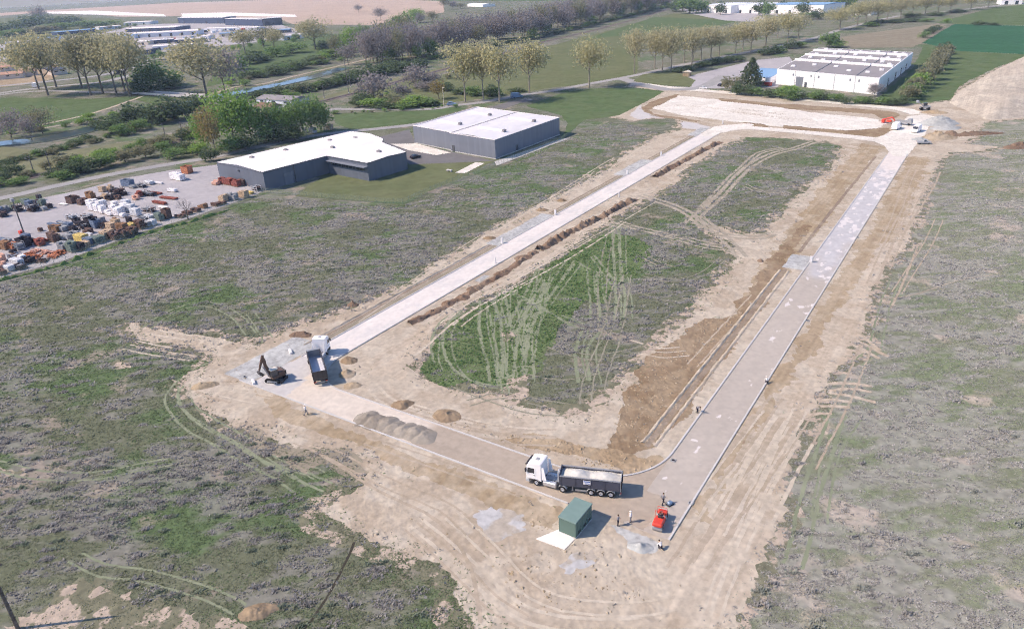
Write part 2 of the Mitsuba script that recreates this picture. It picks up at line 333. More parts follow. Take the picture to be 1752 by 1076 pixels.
zone('pale_earth', [(-83.47, 153.68), (-84.25, 174.1), (-83.41, 197.78), (-84.36, 229.96), (-85.58, 256.25), (-86.47, 278.57), (-85.64, 294.91), (-88.94, 288.95), (-87.47, 265.46), (-87.74, 230.19), (-88.74, 199.45), (-88.2, 167.8), (-88.09, 148.59), (-88.83, 130.76), (-89.85, 115.81), (-89.3, 102.75), (-89.12, 93.33), (-88.95, 84.76), (-84.68, 80.12), (-78.61, 81.07), (-81.0, 87.49), (-86.02, 99.01), (-86.95, 113.11), (-84.86, 124.19), (-84.0, 141.56)], 'mat_earth_streak', 0.018, 0.8, 6, 'pale trodden strip between the left road and the grass island')
zone('tan_soil', [(-99.16, 66.7), (-86.48, 65.13), (-75.43, 64.72), (-64.64, 64.79), (-54.84, 64.84), (-46.85, 64.91), (-37.52, 65.3), (-36.64, 61.59), (-40.6, 60.94), (-45.53, 61.5), (-51.33, 61.5), (-58.4, 61.3), (-65.4, 61.72), (-73.83, 63.09), (-80.37, 61.97), (-89.7, 61.75)], 'mat_earth_tan', 0.016, 1.0, 7, 'tan shaved soil verge in front of the lower road')
lime_pts = [(-144.19, 346.64), (-146.65, 387.51), (-125.34, 381.8), (-98.44, 371.58), (-68.33, 358.13), (-43.03, 351.79), (-38.06, 342.49), (-39.6, 328.97), (-46.65, 319.0), (-59.99, 319.08), (-84.83, 323.34), (-103.81, 328.08), (-122.95, 333.74)]
zone('white_platform', lime_pts, 'mat_lime', 0.022, 1.2, 8, 'cream white levelled platform at the far end of the site')
zone('gravel_patch', [(-47.7, 57.88), (-47.29, 60.22), (-44.72, 61.97), (-40.77, 62.38), (-39.36, 59.65), (-40.4, 57.84), (-41.85, 56.04), (-44.6, 56.14)], 'mat_spilt', 0.022, 1.0, 9, 'grey gravel spill left of the green cabin')
zone('gravel_patch', [(-31.4, 66.1), (-30.01, 66.0), (-27.17, 65.89), (-24.3, 65.85), (-23.91, 64.54), (-24.05, 63.77), (-25.28, 63.4), (-26.65, 62.95), (-27.83, 63.09), (-28.52, 63.89), (-29.93, 64.79)], 'mat_gravel', 0.022, 0.6, 10, 'grey gravel patch at the lower right road corner')
zone('gravel_patch', [(-33.04, 56.71), (-32.22, 58.85), (-31.03, 60.68), (-29.88, 59.66), (-30.21, 57.28), (-31.25, 55.61)], 'mat_spilt', 0.022, 0.8, 11, 'small grey rubble patch below the white slab')
zone('gravel_patch', [(-94.61, 57.47), (-87.31, 57.36), (-80.0, 56.84), (-75.46, 59.73), (-71.34, 61.03), (-66.58, 58.51), (-67.21, 56.3), (-71.8, 56.19), (-74.84, 54.47), (-80.96, 54.27), (-86.62, 54.52)], 'mat_sparse', 0.014, 1.4, 14, 'thin grey grass at the edge of the site', 4.0, False)
zone('gravel_patch', [(-146.77, 324.7), (-154.48, 355.32), (-144.98, 337.14), (-131.62, 326.0), (-110.68, 317.09), (-102.41, 311.65), (-103.52, 304.17), (-117.01, 306.44), (-133.64, 314.34)], 'mat_road_corner', 0.026, 0.5, 12, 'grey access strip at the left end of the white platform')
# darker earth band around the platform
for k, pts in enumerate([[(-149.46, 343.93), (-152.4, 365.01), (-150.91, 384.57), (-148.32, 392.34), (-145.54, 385.14), (-144.93, 358.29), (-143.93, 341.56), (-136.89, 331.87), (-124.55, 329.14), (-111.76, 323.69), (-111.21, 320.36), (-123.59, 323.2), (-136.01, 326.41)], [(-123.24, 385.42), (-109.16, 382.67), (-93.72, 377.64), (-83.07, 376.68), (-80.51, 366.03), (-91.34, 368.68), (-106.47, 373.71), (-119.78, 377.2)], [(-88.88, 377.85), (-68.82, 375.79), (-52.49, 374.24), (-41.64, 372.77), (-35.77, 367.3), (-36.07, 356.59), (-39.61, 350.27), (-45.86, 362.14), (-60.45, 364.75), (-85.47, 364.45)], [(-75.72, 326.04), (-63.71, 323.88), (-49.28, 322.91), (-41.99, 330.12), (-35.21, 334.08), (-34.19, 321.07), (-38.35, 313.31), (-51.23, 316.25), (-73.84, 318.67)], [(-92.96, 326.71), (-84.82, 326.15), (-80.04, 319.63), (-82.98, 315.38), (-91.11, 320.6)]]):
    zone('dull_earth', pts, 'mat_earth_brown', 0.026, 0.7, 20 + k, 'dull brown earth rim beside the white platform', 3.0)

zone('bare_patch', [(-81.36, 24.67), (-81.37, 26.51), (-80.19, 27.51), (-77.17, 27.43), (-75.7, 27.38), (-73.45, 28.11), (-70.48, 28.12), (-66.82, 28.87), (-62.65, 30.23), (-58.58, 31.56), (-55.41, 32.14), (-51.75, 30.35), (-64.11, 22.99), (-77.35, 15.11), (-81.59, 14.32), (-82.55, 18.22), (-81.27, 19.8), (-80.49, 21.66), (-81.01, 23.09)], 'mat_fringe', 0.0085, 1.6, 24, 'pale patchy bare soil along the bottom left edge', 4.0, False)
zone('bare_patch', [(-118.31, 31.09), (-116.67, 31.77), (-112.99, 32.68), (-110.28, 33.3), (-109.44, 32.42), (-111.48, 30.81), (-114.63, 29.47)], 'mat_fringe', 0.0085, 1.0, 25, 'small pale bare patch at the left edge', 3.0, False)
zone('bare_patch', [(-133.14, 58.45), (-132.44, 60.4), (-129.54, 60.91), (-127.51, 59.43), (-128.87, 57.69)], 'mat_fringe', 0.0085, .5, 26, 'small pale bare spot in the left field', 2.0, False)
# roads, one sheet each, with radiused corners
WX0, WX1, EX0, EX1, SY0, SY1 = -101.6, -95.0, -29.7, -23.7, 66.8, 72.8
def fillet(cx, cy, r, qx, qy):
    """the ground between a square corner at (cx, cy) and the arc that rounds it"""
    sq = shapely.box(min(cx, cx + qx * r), min(cy, cy + qy * r), max(cx, cx + qx * r), max(cy, cy + qy * r))
    return sq.difference(shapely.Point(cx + qx * r, cy + qy * r).buffer(r, 64))
west = shapely.box(WX0, 77.0, WX1, 300.0)
corner_w = shapely.box(WX0 - 0.4, 66.8, WX1 + 0.02, 76.98)
road_area = unary_union([shapely.box(WX0, 66.8, WX1, 300), shapely.box(WX0 - .4, SY0, EX1, SY1), shapely.box(EX0, 66.8, EX1, 292)])
corner_top = unary_union([ragged(shapely.box(WX0 - 2, 64, WX1 + 1.6, 78.5), 1.6, 3.0, .4, 33).intersection(road_area), corner_w.intersection(shapely.box(WX0 - 2, 60, WX1 - 2.5, 76))])
south = shapely.box(WX0 - .38, SY0, -35.0, SY1)
east = shapely.box(EX0, 66.8, EX1, 292.0)
corner_e = unary_union([shapely.box(-34.96, SY0, EX0 - 0.04, SY1), ragged(shapely.box(-34.9, SY0, -26.6, SY1 + 1.5), 1.8, 3.5, .4, 34).intersection(road_area)])
struct('road', sheet(unary_union([west, corner_w.intersection(shapely.box(WX0, 72.7, WX1 + .02, 77.1))]), 0.045), 'mat_road_west', 'cream white crushed stone road on the left', )
struct('road', sheet(corner_top, 0.057), 'mat_road_corner', 'grey gravel turning corner under the excavator')
struct('road', sheet(unary_union([south, fillet(WX1, SY1, 9.0, 1, 1).buffer(0.03)]), 0.049), 'mat_road_south', 'lower cross road, cream at the left and brown at the right')
struct('road', sheet(unary_union([corner_e, fillet(EX0, SY1, 11.0, -1, 1).buffer(0.03)]), 0.053), 'mat_road_south', 'brown grey corner of the lower road')
struct('road', sheet(east, 0.045), 'mat_road_east', 'grey beige road on the right with white dusty patches')
far_loop = unary_union([LineString(spline([(-97.01, 303.07), (-94.52, 309.16), (-88.68, 315.22), (-77.72, 315.22), (-58.76, 313.33), (-45.28, 311.18), (-36.55, 308.75), (-29.95, 304.68)], 2)).buffer(3.3, cap_style='flat'),
                        LineString([(-98.3, 296), (-98.3, 312), (-90, 321)]).buffer(3.3),
                        Polygon([(-38.88, 307.87), (-35.48, 318.33), (-32.51, 340.47), (-32.39, 361.13), (-26.88, 368.82), (-21.99, 364.63), (-22.33, 345.37), (-21.79, 323.4), (-22.78, 303.21), (-23.31, 285.15), (-27.51, 283.47), (-32.76, 299.34)])])
struct('road', sheet(ragged(far_loop, 0.35, 3.0, 0.8, 30), 0.053), 'mat_lime', 'cream white far cross road and turning area')
top_road = LineString(spline([(-183.52, 425.25), (-159.74, 412.2), (-133.58, 405.96), (-106.23, 399.19), (-75.39, 391.16), (-52.93, 384.08), (-37.41, 379.19), (-28.64, 368.24)], 2)).buffer(3.6, cap_style='flat')
struct('road', sheet(ragged(top_road, 0.4, 3.0, 1.0, 31), 0.057), 'mat_lime', 'cream white track behind the white platform')

def kerb(name, line, label, w=0.26, h=0.14):
    a = LineString(line)
    g = a.buffer(w / 2, cap_style='flat', join_style='round')
    v, f = trimesh.creation.extrude_polygon(g, h + 0.0, engine='earcut').vertices, trimesh.creation.extrude_polygon(g, h, engine='earcut').faces
    key = struct(name, (np.array(v) + [0, 0, 0.03], np.array(f)), 'mat_kerb', label)
arc = lambda cx, cy, r, a0, a1, n=16: [(cx + r * math.cos(math.radians(a)), cy + r * math.sin(math.radians(a))) for a in np.linspace(a0, a1, n)]
kerb('kerb', [(WX1 + .13, 300), (WX1 + .13, SY1 + 9.1)] + arc(WX1 + 9.1, SY1 + 9.1, 8.97, 180, 270) + [(WX1 + 10, SY1 + .13), (EX0 - 11.5, SY1 + .13)] + arc(EX0 - 11.1, SY1 + 11.1, 10.97, 270, 360) + [(EX0 - .13, SY1 + 12), (EX0 - .13, 284)], 'pale inner kerb around the central grass island')
kerb('kerb', [(WX0 - .13, 298), (WX0 - .13, 78.4)], 'pale outer kerb of the left road')
kerb('kerb', [(-104.8, 66.67), (-47.5, 66.67), (-37.6, 66.67)], 'pale outer kerb of the lower road')
kerb('kerb', [(EX1 + .13, 66.9), (EX1 + .13, 289)], 'pale outer kerb of the right road')
# trench lines: a strip of darker backfill between two low ridges of soil
def ridge(pts, w, h, seed, step=0.5):
    """a low bank of loose soil along a line"""
    c = spline(pts, step); n = len(c)
    d = np.gradient(c, axis=0); d /= np.linalg.norm(d, axis=1, keepdims=True)
    nn = np.c_[-d[:, 1], d[:, 0]]
    us = np.array([-1, -.6, -.25, 0.1, .5, 1.0]); hs = np.array([-0.02, .5, .92, 1, .55, -0.02])
    V = []
    for u, k in zip(us, hs):
        q = c + nn * (u * w / 2)
        j = (meshkit.fbm(np.c_[q * 0.9, np.full(n, u)], 4, seed) - 0.5)
        z = k * h * (0.55 + 1.6 * (j + 0.35))
        q = q + nn * (j * w * 0.5)[:, None]
        V.append(np.c_[q, np.where(k < 0, 0.0, np.maximum(z, 0.0))])
    V = np.stack(V, 1).reshape(-1, 3); m = len(us)
    i = np.arange(n - 1)[:, None] * m + np.arange(m - 1)[None]
    i = i.ravel()
    return V, np.c_[i, i + m, i + m + 1, i + 1][:, ::-1]
def strip(name, line, w, mat, z, label, amp=0.12, seed=0):
    struct(name, sheet(ribbon(line, w, amp, seed), z), mat, label)
strip('trench', [(-33.7, 83.5), (-33.6, 130), (-33.5, 162)], 0.85, 'mat_trench', 0.030, 'dark backfilled trench line inside the right road, near part', 0.12, 1)
strip('trench', [(-33.5, 174), (-33.3, 230), (-32.8, 282)], 0.85, 'mat_trench', 0.030, 'dark backfilled trench line inside the right road, far part', 0.12, 2)
struct('soil_bank', ridge([(-34.6, 84), (-34.5, 161)], 0.7, 0.22, 5), 'mat_earth_streak', 'low pale soil bank along the right trench')
struct('soil_bank', ridge([(-32.7, 84), (-32.6, 161)], 0.7, 0.15, 6), 'mat_earth_streak', 'low pale soil bank between the right trench and kerb')
strip('trench', [(-103.9, 82), (-104.0, 146)], 0.7, 'mat_trench', 0.030, 'brown trench line left of the left road, near part', 0.12, 3)
strip('trench', [(-104.0, 176), (-104.0, 222)], 0.7, 'mat_trench', 0.030, 'brown trench line left of the left road, middle part', 0.12, 4)
strip('trench', [(-104.0, 248), (-104.0, 300)], 0.7, 'mat_trench', 0.030, 'brown trench line left of the left road, far part', 0.12, 5)
struct('soil_bank', ridge([(-104.9, 82), (-104.9, 146)], 0.8, 0.22, 7), 'mat_earth_streak', 'low soil bank left of the left road')
strip('verge', [(-102.8, 79), (-102.8, 300)], 1.3, 'mat_sparse', 0.024, 'dull verge between the left kerb and the trench', 0.08, 9)

# grey stone pads beside the kerbs
def pad(x0, x1, y0, y1, label):
    g = ragged(shapely.box(x0, y0, x1, y1), 0.3, 2.0, 0.4, int(abs(y0)))
    struct('stone_pad', sheet(g, 0.036), 'mat_gravel', label)
pad(-106.0, -102.0, 146, 175, 'grey stone pad on the left road verge, nearer one')
pad(-106.3, -102.0, 223, 247, 'grey stone pad on the left road verge, middle one')
pad(-106.0, -102.0, 292, 309, 'grey stone pad at the far end of the left road')
pad(-109.5, -102.2, 66.9, 84.0, 'grey stone pad beside the excavator')
pad(-34.6, -29.9, 163, 172.5, 'pale grey stone pad across the right trench')
pad(-94.0, -92.3, 124, 128, 'grey stones at the small post on the left road')
# white slab
slab = [(-37.87, 58.84), (-36.2, 61.8), (-33.64, 61.22), (-33.86, 59.0)]
struct('concrete_slab', prism(slab, 0.0, 0.09), 'mat_lime_slab', 'bright white concrete slab in front of the green cabin')
scene['mat_lime_slab'] = diffuse((0.78, 0.72, 0.67))

# ------------------------------------------------------------------ fields, roads, canal and railway beyond the site
def field(name, pts, mat, z, label, amp=1.5, seed=0, scale=12.0, step=2.0):
    struct(name, sheet(ragged(pts, amp, scale, step, seed), z), mat, label)
def lane(name, pts, w, mat, z, label, amp=0.15, step=3.0, seed=0):
    l = LineString(spline(pts, step)).buffer(w / 2, cap_style='flat')
    struct(name, sheet(ragged(l, amp, 3.0, 1.5, seed) if amp else l, z), mat, label)
field('ploughed_field', [(-4406.35, 913.3), (-4412.55, 882.82), (-3374.54, 1494.76), (-3537.84, 1807.03), (-2116.1, 1251.73), (-1788.49, 1246.46), (-1242.77, 1062.57), (-1063.08, 932.92), (-835.54, 894.72), (-941.79, 1209.48), (-1394.55, 1795.17), (-2295.3, 2407.84), (-3725.36, 2524.21)], 'mat_plough', 0.03, 'wide tan ploughed field behind the industrial estate', 3, 41, 40, 8)
field('far_field', [(-3084.16, 2891.58), (-1361.96, 1753.01), (-511.98, 1449.72), (-747.85, 1979.79), (-2909.5, 3432.9)], 'mat_meadow_green', 0.05, 'thin green field at the very top', 2, 42, 30, 8)
field('meadow', [(-339.54, 430.4), (-364.89, 613.78), (-424.08, 1080.35), (-326.32, 1017.54), (-279.97, 896.35), (-299.69, 816.82), (-307.99, 696.23), (-197.94, 450.88), (-202.83, 433.36), (-215.1, 409.62), (-228.06, 396.32), (-235.85, 375.22), (-248.45, 345.13), (-259.87, 325.22), (-261.45, 316.82), (-287.97, 300.67), (-326.4, 321.92), (-345.71, 392.57)], 'mat_meadow', 0.03, 'wide olive meadow behind the roadside plane trees', 1.5, 43)
field('meadow', [(-421.6, 1009.93), (-282.91, 932.23), (-277.24, 846.79), (-343.63, 732.27), (-363.93, 693.21)], 'mat_meadow_green', 0.05, 'brighter green strip of meadow below the railway', 1.5, 44)
field('meadow', [(-212.51, 377.26), (-204.96, 397.7), (-183.46, 408.2), (-158.66, 398.99), (-151.42, 324.22), (-161.84, 308.13), (-150.53, 265.66), (-145.34, 242.5), (-147.81, 221.22), (-147.93, 213.65), (-151.68, 267.7), (-165.01, 298.0), (-178.38, 315.19), (-209.68, 333.1)], 'mat_meadow_green', 0.03, 'green grass plot right of the far grey building', 1.0, 45, 6)
field('meadow', [(-298.76, 280.32), (-256.87, 303.18), (-244.87, 318.21), (-236.34, 317.18), (-236.46, 272.97), (-256.81, 250.6), (-275.36, 259.34)], 'mat_meadow_green', 0.03, 'green bank between the two roads', 0.8, 46, 6)
field('meadow', [(-190.76, 156.81), (-204.25, 184.49), (-179.22, 182.7), (-183.96, 207.33), (-180.54, 228.54), (-156.58, 224.51), (-152.95, 202.55), (-152.14, 166.82), (-169.03, 160.64)], 'mat_meadow', 0.025, 'mown grass lawn in front of the grey buildings', 0.6, 47, 5)
field('meadow', [(-595.83, 246.95), (-565.15, 256.0), (-515.09, 265.72), (-487.3, 286.53), (-457.28, 292.75), (-436.18, 266.26), (-480.48, 276.03), (-429.95, 208.72), (-429.56, 172.28)], 'mat_meadow_green', 0.05, 'green bank beside the canal bridge', 1.0, 48, 6)
field('meadow', [(-477.52, 329.87), (-484.25, 370.9), (-563.04, 581.46), (-691.4, 738.35), (-861.28, 753.08), (-753.95, 586.25), (-608.12, 443.46)], 'mat_meadow_green', 0.04, 'green strips beyond the canal', 1.5, 49, 10)
field('meadow', [(-397.97, 158.1), (-353.17, 160.07), (-339.62, 194.19), (-334.17, 225.81), (-300.14, 201.11), (-313.36, 172.28), (-316.06, 143.51), (-318.94, 122.6)], 'mat_meadow_dry', 0.04, 'dry yellowish grass between canal hedge and railway', 0.8, 50, 6)
field('meadow', [(-342.96, 291.19), (-359.64, 355.98), (-367.2, 424.18), (-366.51, 480.4), (-351.95, 468.46), (-341.39, 393.64), (-346.94, 364.65), (-339.58, 317.99)], 'mat_meadow_dry', 0.04, 'dry grass strip between the canal hedge and the railway, far part', 0.8, 51, 6)
field('meadow', [(-3173.84, 1287.21), (-2740.97, 1395.57), (-1935.14, 1143.11), (-1516.56, 904.43), (-1366.28, 747.01), (-1389.18, 658.52), (-1308.47, 566.97), (-1335.42, 529.36)], 'mat_meadow', 0.05, 'scrubby green ground at the top left', 2, 52, 14)
field('stubble_field', [(-115.56, 639.85), (-127.76, 727.46), (-114.46, 762.04), (-67.93, 864.88), (-55.62, 836.48), (-60.06, 690.21), (-63.2, 645.32)], 'mat_stubble', 0.03, 'brownish stubble field behind the white warehouse', 1.0, 53)
field('wheat_field', [(-59.91, 680.88), (-51.89, 863.78), (25.75, 832.7), (22.61, 603.51), (-31.35, 624.87)], 'mat_wheat', 0.05, 'dark blue green crop field at the upper right', 0.8, 54)
field('meadow', [(-69.28, 879.54), (-28.32, 1108.83), (6.49, 1168.63), (41.77, 1157.13), (34.14, 832.31), (-47.94, 863.51)], 'mat_meadow_green', 0.04, 'pale green meadow at the top right corner', 1.0, 55)
field('meadow', [(-50.89, 403.98), (-48.52, 517.4), (-57.26, 663.09), (-31.35, 624.87), (22.61, 603.51), (7.56, 594.57), (-9.3, 520.2), (-19.61, 456.05), (-20.0, 409.64), (-34.45, 394.89)], 'mat_meadow_green', 0.03, 'green meadow between the warehouse and the bare hill', 1.0, 56)
# bare pale hill at the right
hp = Polygon([(-20.18, 402.68), (-18.36, 437.99), (-14.79, 463.74), (-6.43, 520.81), (7.52, 597.9), (33.52, 663.3), (48.59, 537.59), (32.05, 397.03), (9.85, 372.59), (-2.61, 362.87)])
hx0, hy0, hx1, hy1 = hp.bounds
gx, gy = np.meshgrid(np.arange(hx0, hx1, 1.5), np.arange(hy0, hy1, 1.5), indexing='ij')
gp = np.c_[gx.ravel(), gy.ravel()]
dist = np.where(inside(hp, gp), shapely.distance(shapely.points(gp), hp.exterior), -1.0)
hz = np.where(dist > 0, 7.0 * (1 - np.exp(-np.maximum(dist, 0) / 16)) + (nfb(gp, 7, 4) - .5) * 1.6 * np.clip(dist / 6, 0, 1), -0.4)
n1 = gy.shape[1]
ii = (np.arange(gx.shape[0] - 1)[:, None] * n1 + np.arange(n1 - 1)[None]).ravel()
fq = np.c_[ii, ii + n1, ii + n1 + 1, ii + 1]
fq = fq[(dist[fq] > 0).any(1)]
struct('hill', (np.c_[gp, hz], fq), 'mat_earth_streak_hill', 'large bare cream coloured spoil hill at the right edge', smooth=True)
scene['mat_earth_streak_hill'] = bumped(earth((0.48, 0.40, 0.34), (0.55, 0.47, 0.40), (0.40, 0.335, 0.285), 0.5), lumps)

def beam_(p, q, w, z0, z1):
    p, q = np.array(p), np.array(q); d = (q - p) / np.linalg.norm(q - p); n = np.array([-d[1], d[0]]) * w / 2
    return prism([tuple(x) for x in (p - n, q - n, q + n, p + n)], z0, z1)
# roads
lane('country_road', [(-624.45, 243.95), (-625.81, 260.41), (-623.91, 284.7), (-613.66, 306.23), (-603.0, 328.62), (-623.73, 366.45)], 9.0, 'mat_tarmac', 0.068, 'wide pale road under the left plane trees', 0)
lane('country_road', [(-293.76, 99.96), (-289.8, 109.52), (-288.09, 126.93), (-284.58, 148.7), (-276.22, 172.08), (-271.63, 183.25), (-269.15, 205.43), (-263.0, 234.01), (-252.53, 247.77), (-234.76, 270.49), (-226.77, 299.0), (-221.97, 329.24), (-220.42, 353.48)], 6.0, 'mat_tarmac', 0.06, 'grey road behind the storage yard and the grey buildings', 0)
lane('country_road', [(-310.24, 291.6), (-282.62, 299.52), (-255.68, 309.12), (-249.01, 322.67), (-240.94, 335.05), (-231.59, 365.17), (-221.8, 386.07), (-213.61, 417.61), (-202.82, 455.41), (-194.01, 506.4), (-176.75, 582.02), (-167.56, 616.61), (-155.87, 673.51), (-147.12, 726.72), (-144.58, 786.53), (-134.72, 869.44), (-113.98, 984.3), (-62.56, 1073.77), (6.17, 1219.75)], 6.5, 'mat_tarmac', 0.065, 'grey road lined with plane trees', 0)
lane('country_road', [(-207.41, 443.1), (-195.66, 432.48), (-180.6, 418.57), (-165.31, 408.4), (-157.3, 406.03), (-144.68, 418.52), (-147.32, 468.12)], 8.0, 'mat_tarmac', 0.07, 'grey junction road leading to the warehouse', 0)
lane('country_road', [(-218.29, 350.01), (-222.0, 340.85), (-220.93, 322.1)], 9.0, 'mat_dark_tarmac', 0.066, 'dark tarmac junction beside the far grey building', 0)
lane('country_road', [(-581.6, 225.77), (-614.23, 255.21), (-597.14, 280.03), (-552.86, 286.6), (-501.66, 295.51), (-439.6, 297.91), (-376.5, 284.87), (-329.83, 279.48), (-308.08, 290.37)], 7.0, 'mat_tarmac', 0.07, 'pale road crossing the canal at the left', 0)
lane('country_road', [(-682.97, 268.77), (-676.75, 283.28), (-660.45, 321.33), (-656.03, 359.18), (-697.22, 417.78), (-729.11, 450.51), (-758.0, 511.12)], 10.0, 'mat_tarmac', 0.06, 'pale road behind the left plane trees', 0)
lane('path', [(-484.98, 287.21), (-469.2, 265.12), (-448.89, 232.63), (-442.0, 211.81), (-438.48, 185.05)], 2.6, 'mat_earth', 0.08, 'pale path running down to the canal', 0.2)
lane('path', [(-433.07, 299.82), (-453.46, 336.28), (-445.86, 355.63), (-458.95, 406.99), (-478.39, 492.96), (-488.8, 518.55)], 3.0, 'mat_earth', 0.08, 'pale towpath along the canal', 0.2)
lane('path', [(-435.31, 174.86), (-425.25, 199.89), (-424.33, 242.73), (-426.04, 248.23)], 2.2, 'mat_earth', 0.08, 'pale edge of the canal towpath, left part', 0.15)
# canal: a sheet of water over a shallow bed, between low banks
canal = LineString(spline([(-403.27, 140.2), (-402.92, 160.32), (-390.81, 180.67), (-406.06, 231.49), (-423.3, 288.36), (-426.48, 327.19), (-433.18, 381.64), (-452.68, 444.62)], 4)).buffer(7.0, cap_style='flat')
struct('canal_bed', sheet(canal.buffer(0.3), 0.055), 'mat_bed', 'greenish canal bed')
struct('canal_water', sheet(canal, 0.30), 'mat_water', 'pale blue canal water')
bank = canal.buffer(1.0).difference(canal)
struct('canal_bank', cat([prism(list(g.exterior.coords), 0.02, 0.6) for g in getattr(bank.difference(shapely.box(-9999, -9999, -9998, -9998)), 'geoms', [bank])]) if False else sheet(bank, 0.34), 'mat_meadow', 'grassy canal banks')
rail = spline([(-312.42, 107.65), (-312.67, 119.79), (-313.41, 148.79), (-313.59, 168.67), (-320.9, 209.68), (-328.33, 257.86), (-338.2, 316.17), (-342.11, 355.56), (-350.59, 400.14), (-357.28, 449.76), (-371.27, 536.55), (-392.72, 649.55), (-407.28, 795.9), (-440.04, 1012.56), (-482.57, 1230.77)], 4)
rail_line = LineString(rail)
struct('railway_ballast', sheet(ragged(rail_line.buffer(3.6, cap_style='flat'), 0.5, 3.0, 1.2, 60), 0.09), 'mat_ballast', 'dark brown ballast of the railway line')
br = tag('canal_bridge', 'pale road bridge with low parapets over the canal', 'bridge')
p_, q_ = [(-500.64, 293.13), (-425.56, 294.76)]
ent(br + '__deck', beam_(p_, q_, 8.0, 0.40, 0.85), 'mat_yard')
d_b = (np.array(q_) - np.array(p_)) / np.linalg.norm(np.array(q_) - np.array(p_)); n_b = np.array([-d_b[1], d_b[0]])
for s in (-3.8, 3.8):
    ent(numbered(br + '__parapet'), beam_(np.array(p_) + n_b * s, np.array(q_) + n_b * s, .35, .85, 1.9), 'mat_kerb')
# the two rails, real steel strips on the ballast
scene['mat_rail'] = paint((0.22, 0.17, 0.14), 0.45, 0.6)
for o in (-0.75, 0.75):
    g = rail_line.parallel_offset(abs(o), 'left' if o > 0 else 'right').buffer(0.06, cap_style='flat')
    m_ = trimesh.creation.extrude_polygon(g, 0.16, engine='earcut')
    struct('railway_rail', (np.array(m_.vertices) + [0, 0, 0.1], np.array(m_.faces)), 'mat_rail', 'rusty rail of the railway track')
# yard paving
yard = [(-283.55, 95.75), (-276.25, 103.43), (-275.33, 114.42), (-272.57, 129.43), (-273.65, 145.75), (-267.8, 161.65), (-256.49, 176.49), (-236.22, 161.76), (-206.98, 157.42), (-204.99, 152.78), (-202.72, 126.18), (-204.21, 109.52), (-201.04, 85.67), (-203.5, 70.76), (-204.9, 63.33)]
struct('paved_yard', sheet(Polygon(yard).buffer(0), 0.035), 'mat_yard', 'pale concrete yard of the building materials depot')
struct('paved_yard', sheet(Polygon([(-231.21, 239.09), (-229.0, 260.63), (-205.47, 237.4), (-178.29, 229.44), (-155.84, 223.81), (-183.34, 206.6), (-197.42, 219.63)]).buffer(0), 0.035), 'mat_dark_tarmac', 'dark car park between the grey buildings')
struct('paved_yard', sheet(Polygon([(-215.52, 232.32), (-205.47, 237.4), (-180.09, 228.72), (-183.36, 223.07), (-199.37, 225.58)]).buffer(0), 0.06), 'mat_lime', 'pale concrete apron of the far grey building')
struct('concrete_slab', sheet(Polygon([(-159.1, 203.51), (-161.47, 219.52), (-157.26, 219.28), (-155.22, 204.25)]).buffer(0), 0.06), 'mat_lime', 'pale concrete strip on the lawn')
struct('concrete_slab', sheet(Polygon([(-155.31, 223.03), (-151.68, 267.7), (-148.63, 271.33), (-150.89, 218.04)]).buffer(0), 0.04), 'mat_kerb', 'narrow paved edge along the far grey building')
struct('paved_yard', sheet(Polygon([(-165.31, 408.4), (-166.62, 469.32), (-152.36, 548.16), (-134.32, 572.84), (-120.75, 533.38), (-105.05, 429.08), (-140.1, 415.2), (-152.61, 402.87)]).buffer(0), 0.04), 'mat_yard', 'grey parking court left of the white warehouse')
struct('parking_island', sheet(ragged([(-192.83, 430.57), (-199.53, 461.91), (-187.51, 482.37), (-157.57, 444.44), (-150.99, 416.84), (-165.51, 417.69)], .6, 4, 1, 70), 0.09), 'mat_meadow', 'small grassy island at the warehouse entrance')
field('industrial_ground', [(-1415.95, 819.85), (-1546.15, 935.43), (-1444.06, 989.26), (-1079.8, 921.29), (-911.64, 811.77), (-822.11, 718.18), (-791.13, 624.78), (-805.21, 567.74), (-805.62, 529.02), (-830.69, 501.24), (-884.01, 469.76), (-937.77, 438.01), (-943.57, 403.1), (-966.61, 377.33), (-1241.01, 490.44), (-1310.6, 584.93), (-1336.71, 660.94), (-1327.19, 725.1)], 'mat_yard', 0.055, 'pale paved ground of the industrial estate', 2, 71, 14)
field('bare_ground', [(-949.06, 370.09), (-934.85, 399.19), (-903.06, 421.06), (-806.99, 397.0), (-724.93, 359.93), (-676.3, 324.62), (-661.28, 293.88), (-667.7, 279.22), (-686.01, 261.66)], 'mat_earth_orange', 0.052, 'reddish bare ground by the tiled houses', 2, 73, 8)
field('industrial_ground', [(-540.73, 1347.12), (-236.09, 1218.93), (-194.26, 1081.43), (-225.89, 892.04), (-299.07, 933.9), (-395.7, 1075.08)], 'mat_yard', 0.055, 'pale ground of the far industrial estate at the top right', 2, 72, 14)
# plastic crop film strips
struct('crop_film', sheet(Polygon([(-3595.71, 1781.03), (-3183.78, 1766.09), (-2096.41, 1366.25), (-1894.26, 1241.37), (-2318.88, 1354.53), (-3198.86, 1595.7)]).buffer(0), 0.12), 'mat_film', 'long white strip of crop film left of the dark warehouse')
struct('crop_film', sheet(Polygon([(-2030.36, 1378.68), (-1832.95, 1388.68), (-1373.93, 1218.51), (-1271.26, 1131.17), (-1583.64, 1214.38), (-1806.65, 1228.26)]).buffer(0), 0.12), 'mat_film', 'white strip of crop film behind the dark warehouse')

